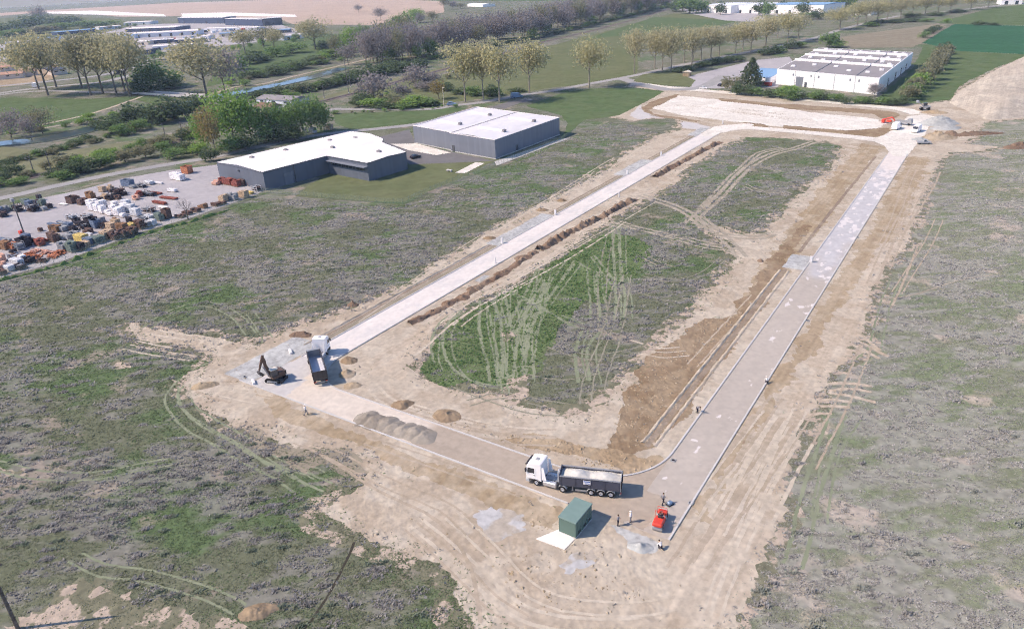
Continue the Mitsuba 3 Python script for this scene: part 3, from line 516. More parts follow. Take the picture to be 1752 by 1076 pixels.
# ------------------------------------------------------------------ buildings
def cladding(c, pitch=0.9, amt=0.10):
    def fn(p, n, uv):
        t = dr.abs(n.x) * p.y + dr.abs(n.y) * p.x
        k = cell_rand(t / pitch, 1.0, 2.0)
        return C(*c) * (1 - amt / 2 + amt * k) * (0.94 + 0.12 * fbm(p.x / 2, p.y / 2, p.z / 2, 3))
    return fn
scene['mat_clad_dark'] = paint(proc(cladding((0.112, 0.128, 0.165))), 0.5)
scene['mat_clad_mid'] = paint(proc(cladding((0.165, 0.18, 0.22))), 0.5)
scene['mat_clad_white'] = paint(proc(cladding((0.80, 0.79, 0.80), 3.0, 0.05)), 0.5)
scene['mat_clad_blue'] = paint((0.18, 0.30, 0.46), 0.5)
def membrane(c):
    def fn(p, n, uv):
        s = smoothstep(0.55, 0.7, fbm(p.x / 3.5, p.y / 9, 1.0, 4))
        return C(*c) * (0.93 + 0.1 * fbm(p.x / 5, p.y / 5, 2.0, 4) - 0.06 * s)
    return fn
scene['mat_roof_white'] = diffuse(proc(membrane((0.82, 0.77, 0.77))))
scene['mat_roof_pale'] = diffuse(proc(membrane((0.66, 0.65, 0.68))))
scene['mat_roof_grey'] = diffuse(proc(membrane((0.29, 0.275, 0.285))))
scene['mat_glass_dark'] = paint((0.03, 0.035, 0.045), 0.12, 0.0, 0.0, 0.8)
scene['mat_white'] = paint((0.80, 0.78, 0.78), 0.4)
scene['mat_trim'] = paint((0.07, 0.075, 0.09), 0.45)
scene['mat_red'] = paint((0.55, 0.06, 0.04), 0.4)
scene['mat_tile_roof'] = diffuse(proc(membrane((0.50, 0.31, 0.23))))

def on_edge(a, b, s0, s1, z0, z1, out=0.05):
    """a thin panel on the wall from a to b (running with the building on the left)"""
    a, b = np.array(a, float), np.array(b, float); d = (b - a) / np.linalg.norm(b - a); n = np.array([d[1], -d[0]])
    p, q = a + d * s0, a + d * s1
    v = [(*(p - n * .02), z0), (*(q - n * .02), z0), (*(p + n * out), z0), (*(q + n * out), z0), (*(p - n * .02), z1), (*(q - n * .02), z1), (*(p + n * out), z1), (*(q + n * out), z1)]
    v = np.array(v)[[2, 3, 0, 1, 6, 7, 4, 5]]
    return v, BOXF[:, ::-1]
def ring_wall(pts, z0, z1, tops=None):
    V, F = [], []
    n = len(pts)
    for i in range(n):
        V += [(*pts[i], z0), (*pts[i], z1 if tops is None else tops[i])]
    for i in range(n):
        j = (i + 1) % n
        F.append([2 * i, 2 * j, 2 * j + 1, 2 * i + 1])
    return np.array(V, float), np.array(F)
def coping(pts, z, w=0.35, h=0.25):
    g = Polygon(pts); g = g.buffer(0.06).difference(g.buffer(-w))
    m = trimesh.creation.extrude_polygon(g, h, engine='earcut')
    return np.array(m.vertices) + [0, 0, z], np.array(m.faces)

# nearer building: L-shaped, dark cladding, white roof
th = math.radians(-6.5)
def LA(u, v): return (-206.0 + u * math.cos(th) - v * math.sin(th) * 1.0, 157.5 + u * math.sin(th) + v * math.cos(th))
A = [LA(-29.5, 0), LA(0, 0), LA(0, 27), LA(22.5, 27), LA(22.0, 46), LA(-3, 55), LA(-4, 58), LA(-29.5, 62)]
a_ = tag('grey_building', 'nearer dark grey L-shaped building with a bright white roof', 'building')
ent(a_ + '__wall', ring_wall(A, 0, 6.4), 'mat_clad_dark')
# low double slope roof: main ridge along the long block, the wing slightly lower
def roofA():
    pm = [LA(-29.7, -.2), LA(0.2, -.2), LA(0.2, 27), LA(0.2, 54), LA(-4, 58.2), LA(-29.7, 62.2)]
    rid = [LA(-15, -.2), LA(-15, 60.4)]
    V = [(*pm[0], 6.42), (*rid[0], 7.15), (*pm[1], 6.42), (*pm[3], 6.42), (*pm[4], 6.42), (*rid[1], 7.15), (*pm[5], 6.42)]
    F = [[0, 1, 5], [0, 5, 6], [1, 2, 3], [1, 3, 5], [3, 4, 5]]
    g = (np.array(V), np.array(F))
    w = [LA(0.2, 27), LA(22.7, 26.8), LA(22.2, 46.2), LA(0.2, 53.5)]
    wr = [LA(-2, 38), LA(22.45, 36.5)]
    V2 = [(*w[0], 6.43), (*w[1], 6.43), (*wr[1], 6.85), (*wr[0], 6.85), (*w[2], 6.43), (*w[3], 6.43)]
    F2 = [[0, 1, 2], [0, 2, 3], [3, 2, 4], [3, 4, 5]]
    gab = [(np.array([(*a, 6.3), (*b, 6.3), (*c, z)]), np.array([[0, 1, 2]])) for a, b, c, z in ((pm[0], pm[1], rid[0], 7.15), (w[1], w[2], wr[1], 6.85), (pm[4], pm[5], rid[1], 7.15))]
    return cat([g, (np.array(V2), np.array(F2))]), gab
rA, gabA = roofA()
ent(a_ + '__roof', rA, 'mat_roof_white')
for g_ in gabA:
    ent(numbered(a_ + '__gable'), g_, 'mat_clad_dark')
ent(a_ + '__roof_edge', coping([LA(-29.6, -.1), LA(0.1, -.1), LA(0.1, 26.9), LA(22.6, 26.9), LA(22.1, 46.1), LA(0.1, 54), LA(-4, 58.1), LA(-29.6, 62.1)], 6.2, 0.12, 0.3), 'mat_trim')
for i, (u, v) in enumerate([(-22, 10), (-21, 24), (-8, 36), (-20, 44), (14, 40), (-14, 52)]):
    c = LA(u, v)
    ent(numbered(a_ + '__roof_vent'), cat([mv(rbox(-.9, .9, -.6, .6, 0, .55, .08), *c, 6.75), mv(rbox(-.6, .6, -.4, .4, .55, .75, .05), *c, 6.75)]), 'mat_roof_grey')
ent(a_ + '__window_band', on_edge(LA(0, 27), LA(22.5, 27), 2.0, 20.5, 3.4, 4.7, 0.06), 'mat_glass_dark', to_world=None)
for k in range(9):
    ent(numbered(a_ + '__window_band__mullion'), on_edge(LA(0, 27), LA(22.5, 27), 4 + 2 * k, 4.12 + 2 * k, 3.4, 4.7, 0.1), 'mat_clad_mid')
tag(a_ + '__window_band', 'long dark window strip on the wing')
ent(a_ + '__canopy', on_edge(LA(0, 27), LA(22.5, 27), 0.6, 22.4, 4.9, 5.15, 1.6), 'mat_clad_mid')
ent(a_ + '__door', on_edge(LA(0, 0), LA(0, 27), 8, 11.5, 0.02, 4.2, 0.06), 'mat_clad_mid')
ent(a_ + '__downpipe', on_edge(LA(0, 0), LA(0, 27), 12.2, 12.45, 0.02, 6.2, 0.18), 'mat_trim')
ent(numbered(a_ + '__wall_lamp'), on_edge(LA(-29.5, 0), LA(0, 0), 14, 14.7, 4.9, 5.4, 0.4), 'mat_trim')

# far grey building with four long rooflights
B = [(-206.9, 238.1), (-182.4, 232.3), (-182.0, 231.0), (-157.0, 226.4), (-156.2, 274.5), (-207.3, 285.6)]
b_ = tag('grey_building_001', 'farther grey square building with rooflights on its pale roof', 'building')
ent(b_ + '__wall', ring_wall(B, 0, 7.3), 'mat_clad_mid')
bc = np.array(B)
def LB(s, t):  # s along the front 0..1, t back 0..1
    f0, f1, k0, k1 = bc[0], bc[3], bc[5], bc[4]
    return tuple((f0 * (1 - s) + f1 * s) * (1 - t) + (k0 * (1 - s) + k1 * s) * t)
mid0, mid1 = np.array(LB(.5, 0)), np.array(LB(.5, 1))
def roofB():
    V, F = [], []
    for s0, s1 in ((0, .497), (.503, 1)):
        sm = (s0 + s1) / 2
        k = len(V)
        for s, z in ((s0, 7.15), (sm, 7.55), (s1, 7.15)):
            V += [(*LB(s, 0.003), z), (*LB(s, .997), z)]
        F += [[k, k + 2, k + 3, k + 1], [k + 2, k + 4, k + 5, k + 3]]
    return np.array(V), np.array(F)
ent(b_ + '__roof', roofB(), 'mat_roof_pale')
ent(b_ + '__roof_edge', coping(B, 7.25, 0.3, 0.2), 'mat_roof_white')
def beam(p, q, w, z0, z1):
    p, q = np.array(p), np.array(q); d = (q - p) / np.linalg.norm(q - p); n = np.array([-d[1], d[0]]) * w / 2
    o = [p - n, q - n, q + n, p + n]
    return prism([tuple(x) for x in o], z0, z1)
ent(b_ + '__gutter', beam(LB(.5, .01), LB(.5, .99), .5, 7.0, 7.28), 'mat_roof_grey')
for s, t0, t1 in ((.2, .12, .42), (.2, .58, .88), (.72, .12, .42), (.72, .58, .88)):
    p, q = LB(s, t0), LB(s, t1)
    rl = numbered(b_ + '__rooflight')
    ent(rl, beam(LB(s - .1, (t0 + t1) / 2), LB(s + .16, (t0 + t1) / 2), 1.6, 7.4, 7.85), 'mat_white')
    ent(rl + '__cowl', beam(LB(s + .165, (t0 + t1) / 2), LB(s + .185, (t0 + t1) / 2), 1.4, 7.4, 8.3), 'mat_roof_grey')
ent(b_ + '__door', on_edge(B[2], B[3], 1.0, 2.6, 0.02, 2.6, 0.06), 'mat_trim')
ent(b_ + '__door_001', on_edge(B[3], B[4], 14, 15.6, 0.02, 2.6, 0.06), 'mat_trim')
ent(b_ + '__plinth', ring_wall([tuple(np.array(x) + (np.array(x) - bc.mean(0)) * 0.003) for x in B], 0, 0.35), 'mat_kerb')

# white warehouse with stepped bays
Wc = [(-109.0, 440.6), (-52.8, 416.6), (-51.3, 535.6), (-111.0, 556.0)]
w_ = tag('white_warehouse', 'white warehouse with a grey stepped roof of three bays', 'building')
ent(w_ + '__wall', ring_wall(Wc, 0, 8.0), 'mat_clad_white')
wc = np.array(Wc)
def LW(s, t):
    return tuple((wc[0] * (1 - s) + wc[1] * s) * (1 - t) + (wc[3] * (1 - s) + wc[2] * s) * t)
rows_, cols_ = [0.0, .36, .60, .82, 1.0], [0.0, .40, .79, 1.0]
for i in range(4):
    for j in range(3):
        s0, s1, t0, t1 = cols_[j] + .006, cols_[j + 1] - .006, rows_[i] + .004, rows_[i + 1] - .004
        z0, z1 = 8.05, 8.05
        zf = 8.22
        V = [(*LW(s0, t0), zf), (*LW(s1, t0), zf), (*LW(s1, t1), 8.15), (*LW(s0, t1), 8.15), (*LW(s0, t0), 7.9), (*LW(s1, t0), 7.9), (*LW(s1, t1), 7.9), (*LW(s0, t1), 7.9)]
        rp = numbered(w_ + '__roof')
        ent(rp, (np.array(V), np.array([[0, 1, 2, 3], [5, 2, 1, 6][:1] * 4, [1, 5, 6, 2], [4, 0, 3, 7]])), 'mat_roof_grey')
        if i:
            ent(rp + '__north_light', beam(LW(s0, t0 + .002), LW(s1, t0 + .002), 1.1, 7.95, 9.35), 'mat_white')
        for k in range(2):
            c = LW(s0 + (s1 - s0) * (.25 + .45 * k), t0 + (t1 - t0) * (.35 + .3 * ((i + j + k) % 2)))
            ent(numbered(rp + '__skylight'), mv(rbox(-1.1, 1.1, -.8, .8, -0.3, .5, .1), c[0], c[1], 8.5), 'mat_clad_white')
for s in cols_[1:-1]:
    ent(numbered(w_ + '__valley_gutter'), beam(LW(s, 0.003), LW(s, .995), .55, 7.9, 8.35), 'mat_trim')
for s in (.2, .4, .595, .79):
    a2 = np.array(LW(s, 0)); d2 = np.array(LW(1, 0)) - np.array(LW(0, 0)); L2 = np.linalg.norm(d2)
    ent(numbered(w_ + '__wall_joint'), on_edge(Wc[0], Wc[1], s * L2 - .12, s * L2 + .12, 0.02, 7.95, 0.07), 'mat_clad_mid')
ent(w_ + '__loading_door', on_edge(Wc[0], Wc[1], 13, 17.5, .02, 5.2, .08), 'mat_clad_mid')
ent(w_ + '__door', on_edge(Wc[0], Wc[1], 18.6, 20.2, .02, 2.6, .08), 'mat_trim')
for s in (10.5, 21.8, 26.5, 45, 50):
    ent(numbered(w_ + '__wall_vent'), on_edge(Wc[0], Wc[1], s, s + .8, 5.4, 6.6, .12), 'mat_clad_mid')
for s in (30, 55, 75, 95):
    ent(numbered(w_ + '__side_door'), on_edge(Wc[1], Wc[2], s, s + 3, .02, 4.0, .08), 'mat_trim')
ent(w_ + '__roof_edge', coping(Wc, 7.9, 0.35, 0.3), 'mat_clad_white')
# low blue annexe left of the warehouse
an = tag('annexe_building', 'low blue roofed annexe at the left of the white warehouse', 'building')
N = [(-128, 443), (-112, 436), (-112.5, 475), (-128, 478)]
ent(an + '__wall', ring_wall(N, 0, 3.6), 'mat_clad_white')
ent(an + '__roof', prism(N, 3.6, 3.9), 'mat_clad_blue')
ent(an + '__door', on_edge(N[0], N[1], 7.5, 12.5, .02, 3.3, .1), 'mat_clad_blue')
tk = tag('red_container', 'red open container beside the blue door of the annexe', 'container')
ent(tk + '__body', cat([mv(rot(box(-3, 3, -1.2, 1.2, 0.15, 1.9), [0, 0, 1], -20), -112.5, 433.5, 0)]), 'mat_red')
ent(tk + '__rim', mv(rot(cat([box(-3.05, 3.05, -1.25, -1.1, 1.9, 2.02), box(-3.05, 3.05, 1.1, 1.25, 1.9, 2.02)]), [0, 0, 1], -20), -112.5, 433.5, 0), 'mat_red')
wt = tag('white_tank', 'white tank standing on the red container by the warehouse', 'tank')
ent(wt, cat([mv(tube((0, 0, 2.0), (0, 0, 4.2), 1.4, 1.4, 14), -112.0, 434.2, 0), mv(tube((0, 0, 4.2), (0, 0, 4.6), 1.4, .4, 14), -112.0, 434.2, 0)]), 'mat_white')

# far buildings: each a real block with roof, base band and openings
def far_building(name, label, p0, p1, depth, h, wall, roof, gable=0.0, doors=0, wins=0):
    k = tag(numbered(name), label, 'building')
    p0, p1 = np.array(p0), np.array(p1); d = (p1 - p0); L = np.linalg.norm(d); d = d / L; n = np.array([-d[1], d[0]])
    if n @ p0 < 0: n = -n
    q = [tuple(p0), tuple(p1), tuple(p1 + n * depth), tuple(p0 + n * depth)]
    ent(k + '__wall', ring_wall(q, 0, h), wall)
    z = h
    m0, m1 = (p0 + n * depth / 2), (p1 + n * depth / 2)
    o = 0.4
    e = [p0 - d * o - n * o, p1 + d * o - n * o, p1 + d * o + n * (depth + o), p0 - d * o + n * (depth + o)]
    r0, r1 = m0 - d * o, m1 + d * o
    g = max(gable, 0.25)
    V = [(*e[0], z), (*e[1], z), (*e[2], z), (*e[3], z), (*r0, z + g), (*r1, z + g), (*e[0], z - .25), (*e[1], z - .25), (*e[2], z - .25), (*e[3], z - .25)]
    F = [[0, 1, 5, 4], [2, 3, 4, 5], [6, 7, 1, 0], [7, 8, 2, 1], [8, 9, 3, 2], [9, 6, 0, 3], [3, 0, 4, 4], [1, 2, 5, 5]]
    ent(k + '__roof', (np.array(V), np.array(F)), roof)
    for i in range(doors):
        s = L * (i + .5) / doors
        ent(numbered(k + '__door'), on_edge(p0, p1, s - 1.8, s + 1.8, .05, min(4.2, h * .7), .1), 'mat_glass_dark')
    for i in range(wins):
        s = L * (i + .5) / wins
        w = numbered(k + '__window')
        ent(w, on_edge(p0, p1, s - 1.3, s + 1.3, h * .55, h * .8, .1), 'mat_glass_dark')
    return k
scene['mat_far_blue'] = paint((0.035, 0.05, 0.105), 0.5)
scene['mat_far_light'] = paint((0.58, 0.60, 0.66), 0.5)
scene['mat_far_cream'] = diffuse((0.60, 0.52, 0.45))
FB = [
    ('warehouse', 'dark blue warehouse with a white pitched roof, left half of the pair', [(-1450.38, 974.46), (-1287.35, 962.39)], 28, 11, 'mat_far_blue', 'mat_roof_white', 1.5, 4, 0),
    ('warehouse', 'slate blue warehouse with a pale roof, right half of the pair', [(-1224.25, 916.99), (-1088.98, 890.65)], 30, 11, 'mat_far_blue', 'mat_roof_pale', 0.8, 2, 0),
    ('warehouse', 'dark end block of the slate blue warehouse', [(-1085.78, 890.49), (-1073.33, 920.89)], 30, 12, 'mat_trim', 'mat_roof_pale', 0.5, 1, 0),
    ('warehouse', 'long low blue roofed shed behind the left plane trees', [(-1416.81, 711.87), (-1417.56, 782.38)], 22, 5, 'mat_far_blue', 'mat_clad_blue', 1.0, 3, 0),
    ('warehouse', 'white roofed shed in the middle of the industrial estate', [(-1303.7, 770.55), (-1212.36, 804.91)], 45, 5.5, 'mat_far_blue', 'mat_roof_white', 1.2, 5, 0),
    ('warehouse', 'low white roofed hall in front of the dark blue warehouse', [(-1120.36, 670.89), (-1044.38, 730.99)], 30, 6, 'mat_far_light', 'mat_roof_white', 1.2, 6, 0),
    ('warehouse', 'small white shed beside the white roofed hall', [(-1588.87, 937.87), (-1534.32, 965.14)], 30, 5, 'mat_far_light', 'mat_roof_white', 1.0, 2, 0),
    ('warehouse', 'pale low building right of the white roofed hall', [(-1115.21, 792.76), (-1009.99, 813.35)], 20, 4, 'mat_far_light', 'mat_roof_white', 0.6, 6, 0),
    ('warehouse', 'grey blue shed peeping between the left plane trees', [(-820.33, 484.93), (-800.55, 493.58)], 18, 5, 'mat_far_blue', 'mat_roof_grey', 0.8, 2, 0),
    ('warehouse', 'pale blue shed at the far left edge behind the trees', [(-1041.63, 433.89), (-1059.16, 470.18)], 25, 5, 'mat_far_blue', 'mat_clad_blue', 0.8, 2, 0),
    ('house', 'small house with an orange tiled roof at the left edge', [(-807.56, 342.03), (-803.46, 356.02)], 12, 4, 'mat_far_cream', 'mat_tile_roof', 1.6, 0, 3),
    ('house', 'second tiled house at the left edge below the first', [(-732.62, 303.66), (-719.7, 321.63)], 14, 4, 'mat_far_cream', 'mat_tile_roof', 1.6, 0, 3),
    ('house', 'dark tiled house behind the left trees', [(-705.12, 340.31), (-704.35, 352.27)], 12, 4.5, 'mat_far_cream', 'mat_trim', 1.6, 0, 2),
    ('house', 'pale house beside the canal bridge', [(-367.0, 285.72), (-337.92, 286.69)], 14, 4.0, 'mat_far_light', 'mat_roof_grey', 1.4, 1, 3),
    ('house', 'house with a dark brown roof beside the green poplars', [(-339.25, 261.37), (-327.34, 261.75)], 10, 4.5, 'mat_far_cream', 'mat_earth_dark', 1.8, 0, 2),
    ('warehouse', 'white industrial hall at the top right, left one', [(-382.91, 1097.09), (-333.18, 1063.47)], 60, 10, 'mat_clad_white', 'mat_far_light', 1.0, 3, 0),
    ('warehouse', 'white industrial hall at the top right, middle one', [(-330.22, 1074.6), (-283.35, 1054.21)], 60, 10, 'mat_clad_white', 'mat_far_light', 1.0, 3, 0),
    ('warehouse', 'blue grey industrial hall at the top right, right one', [(-276.95, 1053.02), (-206.27, 1029.34)], 50, 11, 'mat_clad_white', 'mat_clad_blue', 1.0, 4, 0),
    ('house', 'white house between the plane trees at the top right', [(-210.6, 828.89), (-201.58, 821.37)], 12, 5, 'mat_white', 'mat_tile_roof', 1.5, 0, 2),
    ('van_shed', 'small white shed right of the white house', [(-197.72, 873.75), (-191.58, 873.33)], 6, 3.5, 'mat_white', 'mat_white', 0.3, 0, 0),
    ('warehouse', 'long low white building behind the top right trees', [(-173.05, 1003.33), (-146.72, 999.02)], 20, 5, 'mat_clad_white', 'mat_roof_pale', 0.8, 2, 0),
    ('warehouse', 'white building at the top right corner', [(-22.93, 1165.83), (-0.83, 1171.02)], 25, 6, 'mat_clad_white', 'mat_roof_white', 0.8, 2, 0),
    ('warehouse', 'tiny white greenhouse beyond the woods', [(-1040.0, 1421.9), (-970.36, 1381.62)], 30, 5, 'mat_white', 'mat_white', 1.5, 0, 0),
    ('warehouse', 'grey hall at the right of the industrial estate behind the round tree', [(-767.42, 656.11), (-765.49, 687.22)], 16, 5, 'mat_far_light', 'mat_roof_pale', .8, 2, 0),
    ('warehouse', 'pale hall between the left plane trees and the solitary one', [(-841.97, 524.52), (-808.56, 554.18)], 18, 5, 'mat_far_light', 'mat_roof_white', .8, 3, 0),
    ('warehouse', 'small blue shed behind the plane trees of the estate', [(-910.77, 600.35), (-882.28, 625.45)], 14, 5, 'mat_far_blue', 'mat_roof_pale', .8, 2, 0),
    ('warehouse', 'low white shed at the back left of the estate', [(-1477.41, 820.83), (-1468.47, 860.56)], 22, 5, 'mat_far_light', 'mat_roof_white', .8, 2, 0),
    ('warehouse', 'pale blue shed at the left of the estate', [(-1280.81, 605.58), (-1254.12, 626.06)], 20, 5, 'mat_far_light', 'mat_clad_blue', .8, 2, 0),
    ('warehouse', 'white shed left of the pale blue one', [(-1230.01, 539.67), (-1216.96, 566.07)], 20, 5, 'mat_far_light', 'mat_roof_white', .8, 2, 0),
    ('house', 'third tiled house at the left edge, nearest the road', [(-734.64, 325.75), (-728.59, 338.88)], 11, 4, 'mat_far_cream', 'mat_tile_roof', 1.6, 0, 2),
    ('house', 'fourth tiled house at the left edge, farther back', [(-866.77, 385.68), (-857.26, 397.5)], 11, 4, 'mat_far_cream', 'mat_tile_roof', 1.6, 0, 2),
    ('house', 'tiled house just left of the plane tree cluster', [(-786.32, 364.03), (-778.69, 374.54)], 11, 4, 'mat_far_cream', 'mat_tile_roof', 1.6, 0, 2),
]
for nm, lb, pp, dp, hh, wa, ro, ga, do, wi in FB:
    far_building(nm, lb, pp[0], pp[1], dp, hh, wa, ro, ga, do, wi)

# small pale sheds and stores scattered through the estate
SM = [(-1154.82, 596.88), (-1152.09, 614.51), (-1135.06, 633.41), (-1123.51, 652.2), (-963.06, 580.7), (-954.04, 596.71), (-940.36, 662.09), (-947.9, 696.42), (-860.11, 650.39), (-869.57, 682.43), (-905.57, 733.89), (-897.71, 752.64), (-1039.48, 459.7), (-1037.24, 486.6), (-1023.16, 516.05)]
for i, p in enumerate(SM):
    a = (0.35, 0.9, 0.2, 0.6)[i % 4]
    L = (16, 22, 12, 26)[(i * 3) % 4]
    far_building('store_shed', ('first second third fourth fifth sixth seventh eighth ninth tenth eleventh twelfth thirteenth fourteenth fifteenth'.split()[int(np.sum([math.atan2(q[0] * .8285 + q[1] * .56, q[1] * .8285 - q[0] * .56) < math.atan2(p[0] * .8285 + p[1] * .56, p[1] * .8285 - p[0] * .56) for q in SM]))]) + ' from the left of the small pale stores in the industrial estate', p, (p[0] + L * math.cos(a), p[1] + L * math.sin(a)), 12, 4.5, ('mat_far_light', 'mat_far_cream', 'mat_far_blue')[i % 3], ('mat_roof_white', 'mat_roof_pale', 'mat_roof_white', 'mat_clad_blue')[i % 4], .8, 1 + i % 2, 0)

# ------------------------------------------------------------------ wheel tracks
tracks = []
def wheel(pts, gauge, w, mat, z, label, seed, amp=0.1):
    """two parallel wheel marks along a line (gauge 0: a single one)"""
    c = spline(pts, 1.0); d = np.gradient(c, axis=0); d /= np.linalg.norm(d, axis=1, keepdims=True); n = np.c_[-d[:, 1], d[:, 0]]
    g = [ribbon([tuple(q) for q in (c + n * o)[::2]], w, amp, seed + k) for k, o in enumerate((-gauge / 2, gauge / 2) if gauge else (0,))]
    g = unary_union(g)
    tracks.append(g)
    struct('wheel_track', sheet(g, z), mat, label)
GREEN = [[(-86.3, 115.59), (-79.01, 104.95), (-72.66, 97.28), (-67.59, 91.54), (-63.98, 87.05)], [(-85.02, 116.24), (-76.81, 106.1), (-70.47, 98.45), (-62.62, 87.79)], [(-84.56, 117.45), (-77.04, 109.39), (-70.25, 100.06), (-62.85, 88.91)], [(-83.98, 121.74), (-75.25, 110.32), (-70.78, 105.2)],
    [(-81.9, 132.32), (-76.31, 121.68), (-72.37, 110.11), (-68.36, 102.58), (-64.42, 95.28), (-60.34, 88.41)], [(-78.73, 130.65), (-72.78, 117.83), (-68.23, 106.54), (-65.31, 101.2), (-63.57, 96.43)], [(-86.78, 109.67), (-85.06, 101.78), (-81.21, 95.76), (-75.97, 90.47), (-71.21, 87.59), (-66.99, 86.66), (-63.86, 87.12)], [(-87.4, 109.35), (-87.36, 103.13), (-84.67, 97.07), (-80.66, 91.54), (-76.31, 87.51)],
    [(-83.31, 174.87), (-74.3, 156.75), (-64.1, 136.52), (-59.38, 127.11), (-55.69, 118.47)], [(-80.65, 174.24), (-72.77, 157.49), (-65.19, 142.43), (-59.02, 130.7), (-55.12, 121.81)], [(-74.1, 142.06), (-68.32, 131.9), (-62.33, 121.22), (-60.56, 116.93)], [(-71.48, 141.98), (-65.61, 130.85), (-61.59, 123.76), (-58.43, 117.04)], [(-78.58, 145.54), (-74.39, 142.61), (-71.69, 141.88)],
    [(-77.14, 149.97), (-69.72, 141.5), (-63.76, 134.83)], [(-76.58, 150.99), (-69.45, 143.0), (-64.58, 137.54)], [(-85.16, 122.74), (-76.71, 119.9), (-68.43, 116.45), (-62.83, 113.73)], [(-67.0, 117.2), (-61.73, 115.81), (-57.3, 115.64)], [(-60.36, 114.04), (-57.85, 106.92), (-55.64, 102.04), (-51.09, 95.03)], [(-56.53, 114.11), (-55.91, 107.95), (-53.76, 103.05), (-49.03, 95.41)],
    [(-81.35, 145.66), (-77.93, 132.09), (-74.42, 119.37), (-70.77, 106.61), (-66.05, 98.16)], [(-78.38, 144.19), (-74.89, 128.57), (-71.66, 116.38), (-68.17, 106.07), (-63.89, 98.46)], [(-85.12, 137.99), (-80.35, 125.8), (-76.38, 113.93), (-73.31, 106.25)], [(-78.56, 129.21), (-76.07, 119.65), (-73.1, 111.4), (-70.54, 104.82)]]
for i, t in enumerate(GREEN):
    wheel(t, 0, (0.62, 0.5, 0.72)[i % 3], 'mat_pressed', 0.020 + 0.001 * (i % 5), 'pale pressed wheel mark through the green grass of the island', 200 + 2 * i, 0.22)
    if len(t) > 3:
        o = 1.7 + .25 * math.sin(i * 2.1)
        wheel([(x_ + o, y_ + .35 * o * math.sin(i + j)) for j, (x_, y_) in enumerate(t)], 0, .34, 'mat_pressed', 0.026 + 0.001 * (i % 4), 'faint thin wheel mark beside the wider ones in the island', 230 + 2 * i, 0.22)
wheel([(-63.84, 88.09), (-61.57, 90.84), (-62.27, 95.19), (-58.87, 92.31)], 2.0, 0.5, 'mat_pressed', 0.03, 'pale curved wheel marks at the near end of the island', 260)
OUT = [([(-139.82, 68.87), (-143.3, 76.76), (-143.08, 83.08), (-138.7, 85.83), (-130.91, 85.06), (-125.46, 83.33), (-118.4, 80.17)], 2.0, .5), ([(-114.84, 70.4), (-114.89, 64.71), (-113.07, 59.74), (-110.55, 56.75), (-105.23, 54.39), (-98.19, 52.84), (-92.97, 52.66), (-88.44, 52.24), (-84.72, 51.72), (-77.35, 51.62), (-71.34, 50.82)], 2.0, .6), ([(-112.52, 60.68), (-106.05, 56.83), (-99.27, 55.46), (-92.66, 54.87), (-86.45, 54.32), (-79.75, 53.38)], 1.9, .5),
    ([(-88.74, 54.75), (-81.76, 53.37), (-76.74, 53.05), (-71.55, 52.97), (-67.08, 53.04)], 1.9, .55), ([(-83.1, 54.5), (-77.44, 53.98), (-73.47, 54.45), (-70.18, 54.17)], 1.9, .4), ([(-119.24, 30.56), (-116.35, 31.63), (-110.07, 32.96), (-104.29, 35.34), (-100.24, 38.08), (-97.85, 40.79), (-95.87, 43.29), (-92.5, 46.59)], 1.9, .5), ([(-86.54, 27.04), (-81.09, 27.61), (-76.12, 29.57), (-71.32, 30.85), (-65.16, 32.1), (-60.96, 32.32)], 1.8, .45),
    ([(-11.52, 103.47), (-11.26, 96.81), (-11.08, 92.2), (-10.95, 86.94), (-10.4, 80.2), (-9.87, 74.93), (-9.58, 70.01)], 2.1, .7), ([(-9.24, 105.92), (-10.08, 97.47), (-10.17, 92.72), (-9.52, 85.92), (-8.55, 78.02)], 1.9, .45), ([(-126.97, 87.1), (-121.62, 84.46), (-113.57, 80.27), (-111.3, 76.77)], 1.8, .4), ([(-11.43, 165.28), (-11.34, 152.53), (-10.63, 139.49), (-10.26, 129.83), (-12.04, 123.45)], 1.9, .5)]
for i, (t, g, w) in enumerate(OUT):
    wheel(t, g, w * .72, 'mat_pressed', 0.010 + 0.001 * (i % 4), 'pale wheel marks curving through the rough grass', 300 + 3 * i, 0.2)
DIRT = [([(-56.69, 298.68), (-60.78, 283.98), (-65.65, 272.18), (-68.03, 254.01), (-67.57, 236.61), (-65.92, 217.14), (-65.38, 202.69), (-64.98, 190.98), (-64.88, 184.09)], 2.2, 1.1), ([(-64.58, 283.78), (-70.54, 271.44), (-69.78, 250.04), (-69.09, 234.02), (-67.35, 214.8), (-66.07, 196.3)], 1.8, .8), ([(-87.8, 204.03), (-82.48, 201.38), (-74.08, 197.2), (-68.01, 192.47), (-61.06, 184.54), (-55.81, 180.52), (-51.53, 178.83), (-44.86, 180.8), (-42.59, 185.55)], 2.2, 1.2), ([(-83.98, 177.93), (-81.14, 176.49), (-72.82, 173.75), (-64.04, 171.63), (-55.43, 168.67), (-50.15, 168.96)], 2.0, .6),
    ([(-65.03, 252.01), (-62.2, 252.12), (-56.28, 247.36)], 1.8, .5), ([(-84.28, 174.42), (-74.86, 174.22), (-66.05, 173.08), (-57.46, 171.3), (-49.37, 169.63), (-44.99, 167.94)], 1.9, .6), ([(-62.5, 227.47), (-56.79, 222.89), (-50.31, 224.03), (-46.57, 222.34)], 1.8, .5), ([(-64.66, 191.27), (-58.93, 184.44), (-52.72, 176.89), (-47.47, 169.78), (-43.83, 164.1)], 2.2, 1.0), ([(-64.92, 155.21), (-60.24, 152.44), (-55.43, 151.34)], 1.6, .4), ([(6.32, 178.37), (0.17, 171.58), (-7.37, 159.0), (-13.21, 153.68)], 0, .4)]
